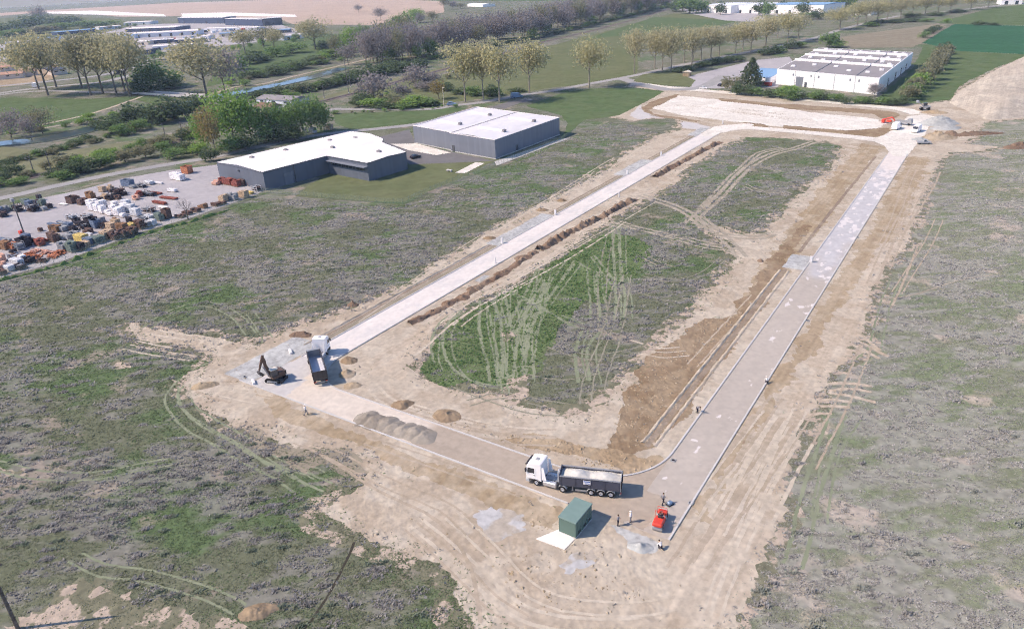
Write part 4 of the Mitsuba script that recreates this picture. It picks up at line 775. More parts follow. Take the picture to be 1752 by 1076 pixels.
for i, (t, g, w) in enumerate(DIRT):
    wheel(t, g, w * 1.1, 'mat_track_earth', 0.022 + 0.002 * (i % 4), 'bare earth wheel track across the grass', 400 + 3 * i, 0.25)
scene['mat_track_earth'] = bumped(earth((0.34, 0.285, 0.225), (0.39, 0.33, 0.27), (0.44, 0.375, 0.31)), fine)
wheel([(-57.44, 47.01), (-56.25, 44.66), (-54.13, 39.63), (-52.81, 35.14), (-52.33, 32.18)], 0, .32, 'mat_furrow', .014, 'thin dark furrow in the grass at the bottom left', 390, .1)
scene['mat_furrow'] = diffuse((0.055, 0.05, 0.04))
MORE = [[(-85.28, 121.02), (-76.06, 106.02), (-67.55, 94.22), (-59.77, 84.76)], [(-84.73, 123.51), (-73.97, 107.11), (-65.48, 95.34), (-56.9, 84.26)], [(-84.06, 126.86), (-73.12, 110.58), (-63.41, 96.45), (-54.84, 84.59)], [(-82.94, 136.98), (-75.05, 119.24), (-67.54, 104.74), (-59.18, 91.62)], [(-82.52, 140.14), (-73.06, 120.27), (-63.67, 101.4), (-57.27, 90.43)], [(-64.04, 80.34), (-60.35, 85.28), (-53.03, 86.4), (-46.36, 88.06)], [(-70.06, 83.46), (-62.1, 82.64), (-54.07, 82.63), (-47.03, 85.37)], [(-65.74, 142.31), (-56.09, 116.49), (-50.7, 98.52), (-46.36, 88.06)], [(-63.35, 143.51), (-53.47, 117.87), (-48.02, 99.96), (-44.68, 90.98)], [(-62.54, 104.66), (-54.56, 103.69), (-49.34, 107.5), (-45.17, 113.88)], [(-60.61, 93.15), (-54.2, 94.33), (-49.8, 99.0), (-46.2, 105.7)], [(-60.98, 144.69), (-53.8, 144.41), (-49.24, 150.57), (-48.09, 163.59)], [(-58.06, 134.88), (-49.56, 133.69), (-45.87, 141.09)], [(-82.58, 174.32), (-73.62, 151.07), (-64.81, 131.44), (-56.91, 116.07)]]
for i, t in enumerate(MORE):
    wheel(t, (0, 1.8)[i % 2], .30, 'mat_pressed_dry' if i > 4 else 'mat_pressed', 0.030 + 0.0006 * i, 'faint wheel marks crossing the grass island', 700 + 3 * i, .25)
scene['mat_pressed_dry'] = bumped(flatfield((0.235, 0.225, 0.17), (0.30, 0.285, 0.23), 3), fine)
for i, g in enumerate([[(-73.85, 104.83), (-72.49, 106.12), (-70.15, 105.05), (-69.62, 102.53), (-71.22, 101.69)], [(-62.23, 89.97), (-60.61, 93.15), (-55.65, 87.02), (-56.01, 83.94), (-58.26, 83.52)], [(-53.03, 86.4), (-47.17, 89.61), (-45.42, 96.88), (-45.35, 101.41), (-43.85, 91.44), (-45.88, 87.15), (-48.65, 84.47)], [(-48.03, 109.74), (-47.06, 118.37), (-44.92, 131.5), (-44.06, 122.81), (-44.85, 110.41)]]):
    struct('bare_patch', sheet(ragged(g, 1.2, 2.5, .4, 720 + i), .034 + .001 * i), 'mat_fringe', 'thin bare patch in the grass island')
for i, t in enumerate([[(-17.49, 135.05), (-13.39, 135.01), (-9.24, 130.43)], [(-17.48, 132.86), (-13.18, 131.4), (-8.22, 128.02)], [(-17.27, 128.71), (-13.23, 128.3), (-9.65, 128.72)], [(-14.78, 112.73), (-11.82, 115.18), (-7.2, 116.03)], [(-14.15, 111.4), (-10.73, 112.05), (-6.9, 111.76)], [(-14.75, 107.44), (-11.6, 109.18), (-9.06, 109.4)], [(-15.48, 102.82), (-13.38, 105.11), (-10.88, 105.37)]]):
    wheel(t, (0, 1.9)[i % 2], .8, 'mat_earth_streak', .0165 + .0006 * i, 'pale turning marks fanning into the right hand field', 800 + 3 * i, .3)
# marks on the bare earth itself
scene['mat_mark_pale'] = bumped(earth((0.53, 0.44, 0.355), (0.57, 0.48, 0.40), (0.50, 0.41, 0.325)), fine)
scene['mat_mark_dark'] = bumped(earth((0.42, 0.33, 0.25), (0.45, 0.355, 0.28), (0.47, 0.38, 0.30)), fine)
MARKS = [([(-16.11, 55.75), (-16.57, 64.72), (-16.29, 77.73), (-16.31, 92.27), (-15.93, 112.95), (-15.89, 137.59)], 9), ([(-20.54, 60.33), (-20.36, 71.6), (-19.74, 84.12), (-19.0, 99.39), (-18.53, 120.57)], 8), ([(-15.9, 132.07), (-15.3, 167.55), (-14.48, 208.94), (-14.9, 269.15)], 6), ([(-64.98, 54.01), (-54.71, 54.38), (-43.03, 51.45), (-36.35, 49.06), (-30.12, 48.91), (-21.08, 53.34), (-15.45, 59.41)], 3), ([(-100.99, 60.02), (-87.24, 59.64), (-75.01, 59.3), (-61.55, 57.42), (-50.66, 56.7), (-41.8, 52.16), (-34.93, 44.62)], 2), ([(-91.42, 63.22), (-71.36, 63.07), (-55.57, 63.06), (-43.88, 63.26), (-38.1, 62.63)], 2),
    ([(-87.51, 78.59), (-76.12, 73.7), (-64.26, 74.3), (-52.54, 76.76), (-42.95, 81.57)], 5), ([(-81.84, 77.04), (-82.89, 91.15), (-85.85, 110.32), (-83.4, 146.27), (-81.13, 199.47)], 5), ([(-144.26, 357.29), (-109.2, 351.15), (-74.18, 339.71), (-45.11, 336.02)], 5), ([(-116.82, 278.41), (-113.06, 219.46), (-110.5, 167.08), (-106.3, 124.09), (-104.29, 94.3)], 3), ([(-34.53, 82.03), (-34.0, 96.86), (-34.2, 127.98), (-34.75, 170.13), (-35.62, 237.03)], 1), ([(-108.9, 62.3), (-101.61, 62.91), (-94.54, 64.62)], 3), ([(-140.01, 69.38), (-130.29, 70.95), (-120.42, 73.34), (-111.37, 75.95)], 4), ([(-50.91, 110.84), (-44.85, 110.41), (-40.05, 112.47), (-37.23, 118.1), (-36.48, 127.95)], 2)]
for i, (g, n) in enumerate(MARKS):
    r = np.random.default_rng(500 + i)
    c = spline(g, 2.0)
    for k in range(n):
        d = np.gradient(c, axis=0); d /= np.linalg.norm(d, axis=1, keepdims=True); nn = np.c_[-d[:, 1], d[:, 0]]
        off = r.normal() * 2.6 + 1.2 * np.sin(np.arange(len(c)) * (.06 + .05 * r.random()) + r.random() * 6)
        a0 = int(len(c) * r.random() * .45); a1 = int(a0 + max(5, len(c) * (.25 + .5 * r.random())))
        q = (c + nn * off[:, None])[a0:a1]
        if len(q) < 5:
            continue
        wheel([tuple(x) for x in q[::2]], 1.9 if r.random() < .7 else 0, .28 + .25 * r.random(), 'mat_mark_pale' if r.random() < .68 else 'mat_mark_dark', 0.0275 + 0.0006 * ((i * 7 + k) % 16), 'faint wheel marks on the bare earth', 600 + 17 * i + k, 0.16)

# ------------------------------------------------------------------ thin grass fringe, grass tufts, weeds, clods
lush = ragged([(-77.17, 84.18), (-81.1, 92.1), (-84.71, 102.69), (-84.69, 114.28), (-83.8, 125.48), (-83.71, 138.28), (-83.13, 153.36), (-81.2, 167.88), (-72.06, 167.06), (-64.82, 159.92), (-62.67, 147.89), (-64.25, 139.15), (-60.98, 126.48), (-66.47, 126.38), (-65.31, 117.76), (-63.37, 108.35), (-59.49, 97.33), (-59.85, 88.14), (-67.96, 85.72), (-72.76, 81.99)], 2.0, 6, .6, 77)
struct('grass_patch', sheet(lush, 0.016), 'mat_lush', 'bright green grass patch in the near half of the island')
scene['mat_lush'] = bumped(flatfield((0.108, 0.158, 0.068), (0.15, 0.185, 0.095), 4), turf)
fringe = ragged(site.buffer(2.2), 3.4, 4.5, 0.6, 88).difference(site_r)
struct('thin_grass', sheet(fringe, 0.005), 'mat_fringe', 'thin patchy grass along the edge of the bare earth')
def fringe_col(p, n, uv):
    x, y = p.x, p.y
    t = smoothstep(0.44, 0.54, fbm(x / 1.7, y / 1.7, 4.0, 4))
    return mix(C(0.42, 0.35, 0.285), C(0.175, 0.172, 0.12), t) * (0.75 + 0.5 * fbm(x * 1.4, y * 1.4, 2.0, 3))
scene['mat_fringe'] = bumped(fringe_col, turf)

cover = Polygon([(-198.26, 48.64), (-199.05, 68.77), (-197.94, 84.35), (-200.75, 107.72), (-199.09, 124.03), (-200.79, 149.33), (-187.43, 153.83), (-166.15, 157.7), (-149.57, 163.83), (-147.87, 217.39), (-150.07, 265.84), (-148.28, 311.28), (-117.75, 292.92), (-34.27, 293.57), (-12.31, 299.17), (9.9, 367.17), (39.59, 390.9), (67.75, 212.73), (33.14, 58.54), (-80.63, -11.33)]).buffer(0)
tr_u = unary_union(tracks)
r = np.random.default_rng(11)
N = 420000
dmin, dmax = 36.0, 340.0
u = r.random(N)
d_ = dmin * (dmax / dmin) ** u            # density falls with the square of the distance
hd = math.atan2(0.74969, -0.50677)
a_ng = hd + (r.random(N) - .5) * math.radians(88)
xy = np.c_[d_ * np.cos(a_ng), d_ * np.sin(a_ng)]
ok = inside(cover, xy)
xy, d_ = xy[ok], d_[ok]
in_site = inside(site_r, xy)
edge = shapely.distance(shapely.points(xy), site_r.boundary) if False else None
near_edge = inside(site.buffer(-2.6), xy)
keep = ~in_site | (~near_edge & (r.random(len(xy)) < .16)) | (near_edge & (nfb(xy, 5, 3) > .64) & (r.random(len(xy)) < .03))
roads_u = unary_union([west, south, east, corner_w, corner_e, far_loop, top_road]).buffer(.5)
keep &= ~inside(roads_u, xy) & (~inside(tr_u, xy) | (r.random(len(xy)) < .12))
keep &= ~inside(unary_union(patches), xy) | (r.random(len(xy)) < .30)
xy, d_ = xy[keep], d_[keep]
fx, fy = mi.Float(xy[:, 0].copy()), mi.Float(xy[:, 1].copy())
fu, fv = 0.77 * fx + 0.64 * fy, 0.77 * fy - 0.64 * fx
lavn = np.array(fbm(fx / 13 + 40, fy / 9, 1.0, 3)) * .45 + np.array(fbm(fu / 3.6, fv / 1.3, 5.0, 3)) * .55
lushn = np.array(fbm(fx / 13 + 9, fy / 13 + 77, 2.0, 4))
eastn = np.clip((xy[:, 0] + 45) / 45, 0, 1)
isl = inside(lush, xy) & (nfb(xy, 5, 44) + .10 * (r.random(len(xy)) - .5) > .35)
gap = nfb(xy, 1.6, 21, 2)
typ = np.zeros(len(xy), int)                                       # 0 olive grass
q = r.random(len(xy))
typ[(lavn + .035 * eastn + .16 * (q - .5)) > .54] = 1                    # grey lilac dry weeds
typ[(lushn + .25 * (q - .5) > .565 + .14 * eastn) & (typ == 0)] = 2                   # green grass
typ[(q > .955) & (typ == 0)] = 3                                   # dark weeds
clump = np.array(fbm(fu / 1.5 + 3, fv / .7, 9.0, 2))
typ[(typ == 1) & (clump < .46)] = 5
typ[isl] = np.where(q[isl] < .5, 4, np.where(q[isl] < .8, 2, 0))
den = np.where(isl, 1.0, np.where(gap > .36, .9, .35))
kk = r.random(len(xy)) < den
kk &= typ != 5
xy, d_, typ = xy[kk], d_[kk], typ[kk]
def tufts(p, size, hgt_, r, lean=0.5):
    n = len(p); V = []
    for b in range(3):
        a = r.random(n) * 2 * np.pi
        w = size * (.55 + .5 * r.random(n)) * .42
        c = p + r.normal(size=(n, 2)) * (size * .22)[:, None]
        t = np.c_[np.cos(a), np.sin(a)] * w[:, None]
        top = c + r.normal(size=(n, 2)) * (size * .35)[:, None] + np.array([.20, .14]) * lean * size[:, None]
        h = hgt_ * (.6 + .7 * r.random(n))
        z0 = np.full((n, 1), 0.004)
        V.append(np.stack([np.c_[c - t, z0], np.c_[c + t, z0], np.c_[top, h]], 1))
    V = np.concatenate(V, 0).reshape(-1, 3)
    return V, np.arange(len(V)).reshape(-1, 3)
def bladed(c0, c1, s=2.0):
    def fn(p, n, uv):
        dry = smoothstep(-45.0, 0.0, p.x)
        return mix(mix(C(*c0), C(*c1), noise(p.x / s, p.y / s, 1.0)), C(0.36, 0.348, 0.33), dry * 0.62) * (0.75 + 0.5 * cell_rand(p.x * 3.0, p.y * 3.0, 4.0)) * (1 + 0.2 * dry)
    return {'type': 'principledthin', 'base_color': proc(fn), 'roughness': 0.8, 'diff_trans': 1.0, 'eta': 1.3}
scene['mat_tuft_olive'] = bladed((0.215, 0.236, 0.155), (0.275, 0.29, 0.20))
scene['mat_tuft_dry'] = bladed((0.365, 0.347, 0.325), (0.435, 0.416, 0.396))
scene['mat_tuft_green'] = bladed((0.175, 0.235, 0.12), (0.225, 0.28, 0.155))
scene['mat_tuft_dark'] = bladed((0.13, 0.155, 0.085), (0.18, 0.195, 0.115))
scene['mat_tuft_lush'] = bladed((0.165, 0.265, 0.10), (0.23, 0.32, 0.15))
for k, (nm, mt, lb, s0, h0) in enumerate([('rough_grass', 'mat_tuft_olive', 'olive rough grass over the fields', .34, .08), ('dry_weeds', 'mat_tuft_dry', 'grey lilac dry weeds scattered in drifts over the fields', .44, .22), ('green_grass', 'mat_tuft_green', 'fresh green grass in patches over the fields', .34, .10), ('dark_weeds', 'mat_tuft_dark', 'dark low weeds among the grass', .36, .16), ('lush_grass', 'mat_tuft_lush', 'tall bright green grass in the near half of the island', .40, .24)]):
    m_ = typ == k
    grow = np.clip(d_[m_] / 110, .8, 2.0)
    rs = .6 + .8 * r.random(m_.sum())
    ent(nm, tufts(xy[m_], s0 * grow * rs, h0 * np.clip(grow, .8, 1.4) * rs * np.where(xy[m_, 0] > -20, .6, 1.0), r), mt)
    tag(nm, lb, None, None, 'stuff')
# taller clumps of weeds lying towards the sunless side
nc = 5200
u = r.random(nc); dc = 45 * (230 / 45) ** u; ac = hd + (r.random(nc) - .5) * math.radians(84)
pc = np.c_[dc * np.cos(ac), dc * np.sin(ac)]
pc = pc[inside(cover, pc) & ~inside(site.buffer(1.5), pc) & ~inside(tr_u, pc) & ~inside(lush, pc)]
gx_ = mi.Float(pc[:, 0].copy()), mi.Float(pc[:, 1].copy())
wn = np.array(fbm(gx_[0] / 12 + 40, gx_[1] / 9, 1.0, 3))
pc = pc[((wn + .25 * r.random(len(pc))) > .62) & ~inside(unary_union(patches), pc) & ((pc[:, 0] < -25) | (r.random(len(pc)) < .12))]
nb = 26
rep_ = np.repeat(pc, nb, 0)
sp = r.normal(size=(len(rep_), 2)); L_ = np.repeat(.35 + .55 * r.random(len(pc)), nb)
rep_ = rep_ + np.c_[sp[:, 0] * L_ * 1.0, sp[:, 1] * L_ * .45] @ np.array([[.77, .64], [-.64, .77]])
hgt2 = np.repeat(.18 + .24 * r.random(len(pc)), nb) * np.exp(-.5 * (sp ** 2).sum(1)) + .08
half = np.repeat(r.random(len(pc)) < .62, nb)
for nm, mt, mk, lb in (('weed_clumps', 'mat_tuft_dry', half, 'taller grey lilac weed clumps standing in the rough grass'), ('green_weed_clumps', 'mat_tuft_bluegreen', ~half, 'taller grey green weed clumps standing in the rough grass')):
    ent(nm, tufts(rep_[mk], np.full(mk.sum(), .42), hgt2[mk], r, .8), mt)
    tag(nm, lb, None, None, 'stuff')
scene['mat_tuft_bluegreen'] = bladed((0.225, 0.265, 0.19), (0.29, 0.32, 0.245))
# clods of earth
def clods(p, size, r):
    o = np.array([[1, 0, 0], [-1, 0, 0], [0, 1, 0], [0, -1, 0], [0, 0, 1.0], [0, 0, -.3]])
    f = np.array([[0, 2, 4], [2, 1, 4], [1, 3, 4], [3, 0, 4]])
    n = len(p)
    V = o[None] * (.6 + .8 * r.random((n, 6, 1))) * size[:, None, None] + r.normal(size=(n, 6, 3)) * .12 * size[:, None, None]
    an = r.random(n) * 6.28; c, s = np.cos(an)[:, None], np.sin(an)[:, None]
    V = np.stack([V[..., 0] * c - V[..., 1] * s, V[..., 0] * s + V[..., 1] * c, V[..., 2] * .75], -1)
    V[..., :2] += p[:, None]
    return V.reshape(-1, 3), (f[None] + np.arange(n)[:, None, None] * 6).reshape(-1, 3)
rough_spots = [(Polygon(z), dn, sz) for z, dn, sz in [
    ([(-37.67, 79.94), (-40.28, 85.75), (-42.03, 92.44), (-44.2, 106.28), (-43.03, 117.17), (-40.94, 128.59), (-36.54, 130.28), (-36.42, 135.9), (-33.91, 147.18), (-32.5, 119.05), (-32.18, 101.54), (-32.34, 90.16), (-32.58, 83.46)], 2.6, .16), ([(-53.45, 75.19), (-50.97, 77.63), (-46.3, 78.48), (-41.63, 79.05), (-33.84, 80.48), (-30.22, 81.25), (-31.66, 76.77), (-34.16, 75.65), (-48.52, 74.51)], 7, .17), ([(-77.87, 72.74), (-70.92, 76.56), (-60.97, 76.12), (-54.73, 76.8), (-41.77, 79.31), (-48.74, 74.05), (-61.62, 73.88), (-71.75, 73.07)], 2.2, .15),
    ([(-41.19, 52.52), (-36.08, 57.75), (-32.08, 62.41), (-23.68, 62.72), (-21.35, 58.85), (-24.65, 52.14), (-34.29, 48.32)], 2.4, .15), ([(-42.03, 60.37), (-40.1, 63.03), (-36.26, 62.43), (-37.86, 60.03)], 6, .14), ([(-24.87, 62.02), (-20.8, 66.62), (-18.74, 57.48), (-22.81, 54.15)], 1.0, .12), ([(-114.6, 63.93), (-107.6, 70.17), (-98.05, 63.77), (-103.71, 58.53)], 2.0, .16), ([(-54.71, 54.38), (-48.63, 56.57), (-40.84, 48.44), (-46.72, 49.3)], 1.0, .12),
    ([(-108.26, 77.61), (-109.81, 93.01), (-111.45, 121.52), (-112.13, 160.46), (-114.9, 218.68), (-116.82, 278.41), (-110.46, 269.29), (-105.31, 185.23), (-102.58, 123.88), (-102.29, 92.25), (-102.92, 77.27)], .9, .14), ([(-45.56, 173.93), (-41.39, 190.95), (-41.56, 249.76), (-36.91, 243.91), (-34.5, 174.68), (-35.86, 149.75)], .8, .16)]]
cp, cs = [], []
for g, dn, sz in rough_spots:
    g = g.buffer(0); x0, y0, x1, y1 = g.bounds
    n = int((x1 - x0) * (y1 - y0) * dn)
    p = np.c_[x0 + (x1 - x0) * r.random(n), y0 + (y1 - y0) * r.random(n)]
    p = p[inside(g, p) & ~inside(roads_u, p)]
    p = p[nfb(p, 3, 9) > .42]
    cp.append(p); cs.append(sz * (.4 + r.random(len(p)) ** 3 * 1.8))
cp, cs = np.vstack(cp), np.concatenate(cs)
ent('earth_clods', clods(cp, cs * .8, r), 'mat_earth_tan')
tag('earth_clods', 'loose clods of brown earth strewn over the churned soil', None, None, 'stuff')

# ------------------------------------------------------------------ trees and shrubs
def leafmat(c0, c1, s=1.7, trans=0.9):
    def fn(p, n, uv):
        k = noise(p.x / s, p.y / s, p.z / s)
        j = cell_rand(p.x * 2.3, p.y * 2.3, p.z * 2.3)
        return mix(C(*c0), C(*c1), k) * (0.8 + 0.4 * j)
    return {'type': 'principledthin', 'base_color': proc(fn), 'roughness': 0.7, 'diff_trans': trans, 'eta': 1.3}
scene['mat_leaf_plane'] = leafmat((0.414, 0.386, 0.207), (0.549, 0.515, 0.297))
scene['mat_leaf_plane_pale'] = leafmat((0.451, 0.413, 0.242), (0.572, 0.522, 0.330))
scene['mat_leaf_plane_grey'] = leafmat((0.385, 0.362, 0.213), (0.517, 0.483, 0.299))
scene['mat_leaf_green'] = leafmat((0.213, 0.336, 0.084), (0.319, 0.448, 0.134))
scene['mat_leaf_mid'] = leafmat((0.150, 0.240, 0.084), (0.240, 0.342, 0.132))
scene['mat_leaf_dark'] = leafmat((0.094, 0.135, 0.073), (0.156, 0.206, 0.106))
scene['mat_leaf_orange'] = leafmat((0.25, 0.205, 0.09), (0.345, 0.28, 0.13))
scene['mat_leaf_conifer'] = leafmat((0.086, 0.121, 0.069), (0.149, 0.184, 0.103))
scene['mat_twig_grey'] = leafmat((0.264, 0.231, 0.226), (0.363, 0.325, 0.314))
scene['mat_twig_lilac'] = leafmat((0.27, 0.245, 0.24), (0.35, 0.32, 0.315))
scene['mat_twig_olive'] = leafmat((0.23, 0.23, 0.14), (0.31, 0.30, 0.19))
scene['mat_bark_pale'] = leafmat((0.22, 0.19, 0.15), (0.34, 0.30, 0.25), 0.6, 0.0)
scene['mat_bark'] = leafmat((0.12, 0.10, 0.085), (0.18, 0.155, 0.13), 0.6, 0.0)

def leaves(pts, size, r, flat=0.35, tri=False, up=0.0):
    """a small randomly turned leaf clump (two crossed-corner triangles) at each point"""
    n = len(pts)
    a = r.normal(size=(n, 3)); a[:, 2] *= flat; a[:, 2] += up; a /= np.linalg.norm(a, axis=1, keepdims=True)
    b = r.normal(size=(n, 3)); b -= a * (a * b).sum(1, keepdims=True); b /= np.linalg.norm(b, axis=1, keepdims=True)
    s = size * (0.6 + 0.8 * r.random((n, 1)))
    w = (0.5 + 0.5 * r.random((n, 1))) * s
    if tri:
        V = np.stack([pts - b * w * .2, pts + b * w * .2, pts + a * s * 1.6], 1)
        return V.reshape(-1, 3), np.arange(3 * n).reshape(-1, 3)
    V = np.stack([pts - a * s, pts - b * w * .8 + a * s * .1, pts + a * s * .9 + b * w * .2, pts + b * w], 1)
    k = np.arange(n)[:, None] * 4
    return V.reshape(-1, 3), np.vstack([k + [0, 1, 2], k + [0, 2, 3]])
def lobed(r, n, lobes, spread, squash, lo, hi, edge=0.55):
    """points through a crown made of several uneven clumps; unit tree: height 1, width 1"""
    c = r.normal(size=(lobes, 3)); c /= np.linalg.norm(c, axis=1, keepdims=True)
    c *= (0.35 + 0.65 * r.random((lobes, 1)) ** .6) * spread
    rad = (0.20 + 0.16 * r.random(lobes))
    k = r.integers(0, lobes, n)
    d = r.normal(size=(n, 3)); d /= np.linalg.norm(d, axis=1, keepdims=True)
    p = c[k] + d * (rad[k] * (edge + (1 - edge) * r.random(n) ** .5) * (1 + .25 * r.normal(size=n)))[:, None]
    zc, zh = (lo + hi) / 2, (hi - lo) / 2
    q = np.c_[p[:, 0], p[:, 1], p[:, 2] * zh * 1.6 + zc]
    q = q[(q[:, 2] > lo - .03)]
    q[:, 2] = lo + (q[:, 2] - lo) * (hi - lo) / (np.quantile(q[:, 2], .985) - lo)
    return q * [.92 / (np.quantile(q[:, 0], .975) - np.quantile(q[:, 0], .025)), .92 / (np.quantile(q[:, 1], .975) - np.quantile(q[:, 1], .025)), 1]
def limbs(r, h0, h1, n, reach, rad=0.012, tip=0.004, sub=3):
    parts = [tube((0, 0, -0.01), (0, 0, h0), rad * 1.5, rad * 1.1, 7), tube((0, 0, h0), (r.normal() * .03, r.normal() * .03, h1), rad * 1.1, tip, 6)]
    for i in range(n):
        z = h0 + (h1 - h0) * (i / n) * .75
        a = i * 2.4 + r.random()
        L = reach * (0.6 + .5 * r.random()) * (1 - .5 * i / n)
        q = np.array([math.cos(a) * L, math.sin(a) * L, z + L * .45 + .06])
        parts.append(tube((0, 0, z), q, rad * .6, tip, 5))
        for j in range(sub):
            b = a + (r.random() - .5) * 1.8
            st = np.array([0, 0, z]) * (1 - (j + 1) / (sub + 1)) + q * ((j + 1) / (sub + 1))
            parts.append(tube(st, st + np.array([math.cos(b) * L * .5, math.sin(b) * L * .5, L * .4 + .03]), rad * .3, tip * .6, 4))
    return cat(parts)

PROTO = {}
def proto(kind, v, trunk, crown, tm, cm):
    PROTO.setdefault(kind, []).append((mikit.ply(trunk, tm, smooth=40), mikit.ply(crown, cm)))
for v in range(4):
    r = np.random.default_rng(100 + v)
    proto('plane', v, limbs(r, .30, .85, 9, .36, .016), leaves(lobed(r, 2300, 15, .34, 1, .33, 1.0), .027, r), 'mat_bark_pale', ('mat_leaf_plane', 'mat_leaf_plane_pale', 'mat_leaf_plane', 'mat_leaf_plane_grey')[v])
for v in range(3):
    r = np.random.default_rng(120 + v)
    proto('plane_grey', v, limbs(r, .30, .85, 9, .36, .016), leaves(lobed(r, 2500, 15, .34, 1, .32, 1.0), .026, r), 'mat_bark', ('mat_leaf_plane_grey', 'mat_leaf_plane_grey', 'mat_twig_olive')[v])
for v in range(5):
    r = np.random.default_rng(140 + v)
    proto('bare', v, limbs(r, .22, .95, 14, .34, .013, .003, 4), leaves(lobed(r, 1300, 18, .34, 1, .14, 1.0, .35), .030, r, 1.2, False, .5), 'mat_bark', ('mat_twig_grey', 'mat_twig_lilac', 'mat_twig_grey', 'mat_twig_olive', 'mat_twig_grey')[v])
for v in range(3):
    r = np.random.default_rng(160 + v)
    proto('green', v, limbs(r, .15, .9, 9, .3, .018), leaves(lobed(r, 2200, 16, .33, 1, .08, 1.0), .034, r), 'mat_bark', ('mat_leaf_green', 'mat_leaf_mid', 'mat_leaf_green')[v])
r = np.random.default_rng(170)
proto('orange', 0, limbs(r, .15, .9, 9, .3, .02), leaves(lobed(r, 1300, 12, .33, 1, .10, 1.0), .035, r), 'mat_bark', 'mat_leaf_orange')
for v in range(5):
    r = np.random.default_rng(180 + v)
    proto('bush', v, limbs(r, .1, .7, 8, .35, .02), leaves(lobed(r, 900, 9, .36, 1, .02, .95), .055, r), 'mat_bark', ('mat_leaf_dark', 'mat_leaf_mid', 'mat_leaf_dark', 'mat_twig_olive', 'mat_leaf_green')[v])
for v in range(2):
    r = np.random.default_rng(190 + v)
    proto('lilac_bush', v, limbs(r, .08, .85, 12, .38, .015, .003, 4), leaves(lobed(r, 1300, 11, .36, 1, .05, 1.0, .3), .04, r, 1.2, False, .4), 'mat_bark', 'mat_twig_lilac')
r = np.random.default_rng(199)
lv = []
for i in range(26):
    z = .10 + .88 * i / 26
    R_ = .50 * (1 - i / 26) ** .8 + .02
    for a in np.linspace(0, 2 * np.pi, max(5, int(16 * R_ / .5)), endpoint=False) + i:
        s = r.random(10) * .75 + .3
        rr = R_ * (.75 + .4 * r.random())
        lv.append(np.c_[np.cos(a) * rr * s, np.sin(a) * rr * s, z - .05 * s + r.normal(size=10) * .008])
proto('conifer', 0, limbs(r, .1, .98, 6, .2, .02), leaves(np.vstack(lv) + r.normal(size=(len(lv) * 10, 3)) * [.015, .015, .006], .035, r, .25), 'mat_bark', 'mat_leaf_conifer')
def branching(r, p, d, L, rad, depth, parts):
    q = p + d * L
    parts.append(tube(p, q, rad, rad * .62, 5 if depth > 2 else 4, False))
    if depth == 0:
        return
    for k in range(3 if depth > 1 else 4):
        e = d + r.normal(size=3) * .55 + np.array([0, 0, .12]); e /= np.linalg.norm(e)
        branching(r, p + d * L * (.55 + .45 * r.random()), e, L * (.62 + .2 * r.random()), rad * .55, depth - 1, parts)
r = np.random.default_rng(33); pp = []
branching(r, np.array([0, 0, .0]), np.array([0, .03, 1.0]), .32, .022, 5, pp)
bare_parts = [tube((0, 0, -.02), (0, 0, .1), .03, .024, 8)] + pp
PROTO['bare_big'] = [(mikit.ply(cat(bare_parts[:14]), 'mat_bark'), mikit.ply(cat(bare_parts[14:]), 'mat_twig_grey'))]

ORD = 'first second third fourth fifth sixth seventh eighth ninth tenth eleventh twelfth thirteenth fourteenth fifteenth sixteenth seventeenth eighteenth nineteenth twentieth'.split()
def left_to_right(pts):
    """rank of each point, counted from the left as one looks over the site from its south"""
    a = [math.atan2(p[0] * 0.8285 + p[1] * 0.5600, p[1] * 0.8285 - p[0] * 0.5600) for p in pts]
    o = np.argsort(a); rk = np.empty(len(a), int); rk[o] = np.arange(len(a))
    return rk
def plant(name, kind, spots, label, cat_, group, z=0.0, wk=1.0):
    many = isinstance(label, str)
    ranked = many and 1 < len(spots) <= 20
    rk = left_to_right([s[:2] for s in spots])
    r = np.random.default_rng(len(spots) * 7 + len(name))
    for i, s in enumerate(spots):
        x, y, h, w = s[:4]
        key = numbered(name)
        v = PROTO[kind][(s[4] if len(s) > 4 else int(r.integers(0, 99))) % len(PROTO[kind])]
        w = w * (1.06 + .14 * r.random()) * wk
        tw = T().translate([x, y, z]).rotate([0, 0, 1], float(r.random() * 360)).scale([w, w * (.92 + .16 * r.random()), h])
        scene[key + '__trunk'] = {**v[0], 'to_world': tw}
        scene[key + '__crown'] = {**v[1], 'to_world': tw}
        tag(key, (ORD[rk[i]] + ' from the left, ' if ranked else '') + label if many else label[i], cat_, group if many else None)

# plane trees
plant('plane_tree', 'plane_grey', [(-612.0, 281.9, 37.35, 20.0), (-567.0, 266.1, 40.35, 23.6), (-610.8, 294.4, 35.45, 22.1), (-582.4, 298.9, 35.95, 21.7), (-530.4, 276.7, 38.8, 21.5), (-529.4, 284.9, 38.1, 20.9), (-512.0, 284.6, 38.9, 19.8), (-526.8, 299.5, 36.85, 19.7), (-492.4, 282.5, 39.1, 20.1)], 'tall olive plane tree in the left cluster by the canal bridge', 'tree', 'left cluster of plane trees by the canal bridge', 0.0, 1.3)
plant('plane_tree', 'plane_grey', [(-428.3, 296.3, 36.0, 29.5)], ['broad solitary plane tree right of the left cluster'], 'tree', None, 0.0, 1.2)
plant('bare_tree', 'bare', [(-439.5, 318.3, 27.15, 24.1, 1)], ['leafless lilac grey tree touching the solitary plane tree'], 'tree', None)
plant('plane_tree', 'plane_grey', [(-674.1, 522.5, 22.9, 24.3), (-697.4, 566.5, 21.8, 28.4), (-669.6, 557.6, 20.1, 18.9)], 'plane tree in front of the industrial estate car park', 'tree', 'plane trees by the industrial estate')
plant('plane_tree', 'plane_grey', [(-613.5, 564.2, 29.65, 31.6)], ['round crowned tree right of the industrial estate'], 'tree', None)
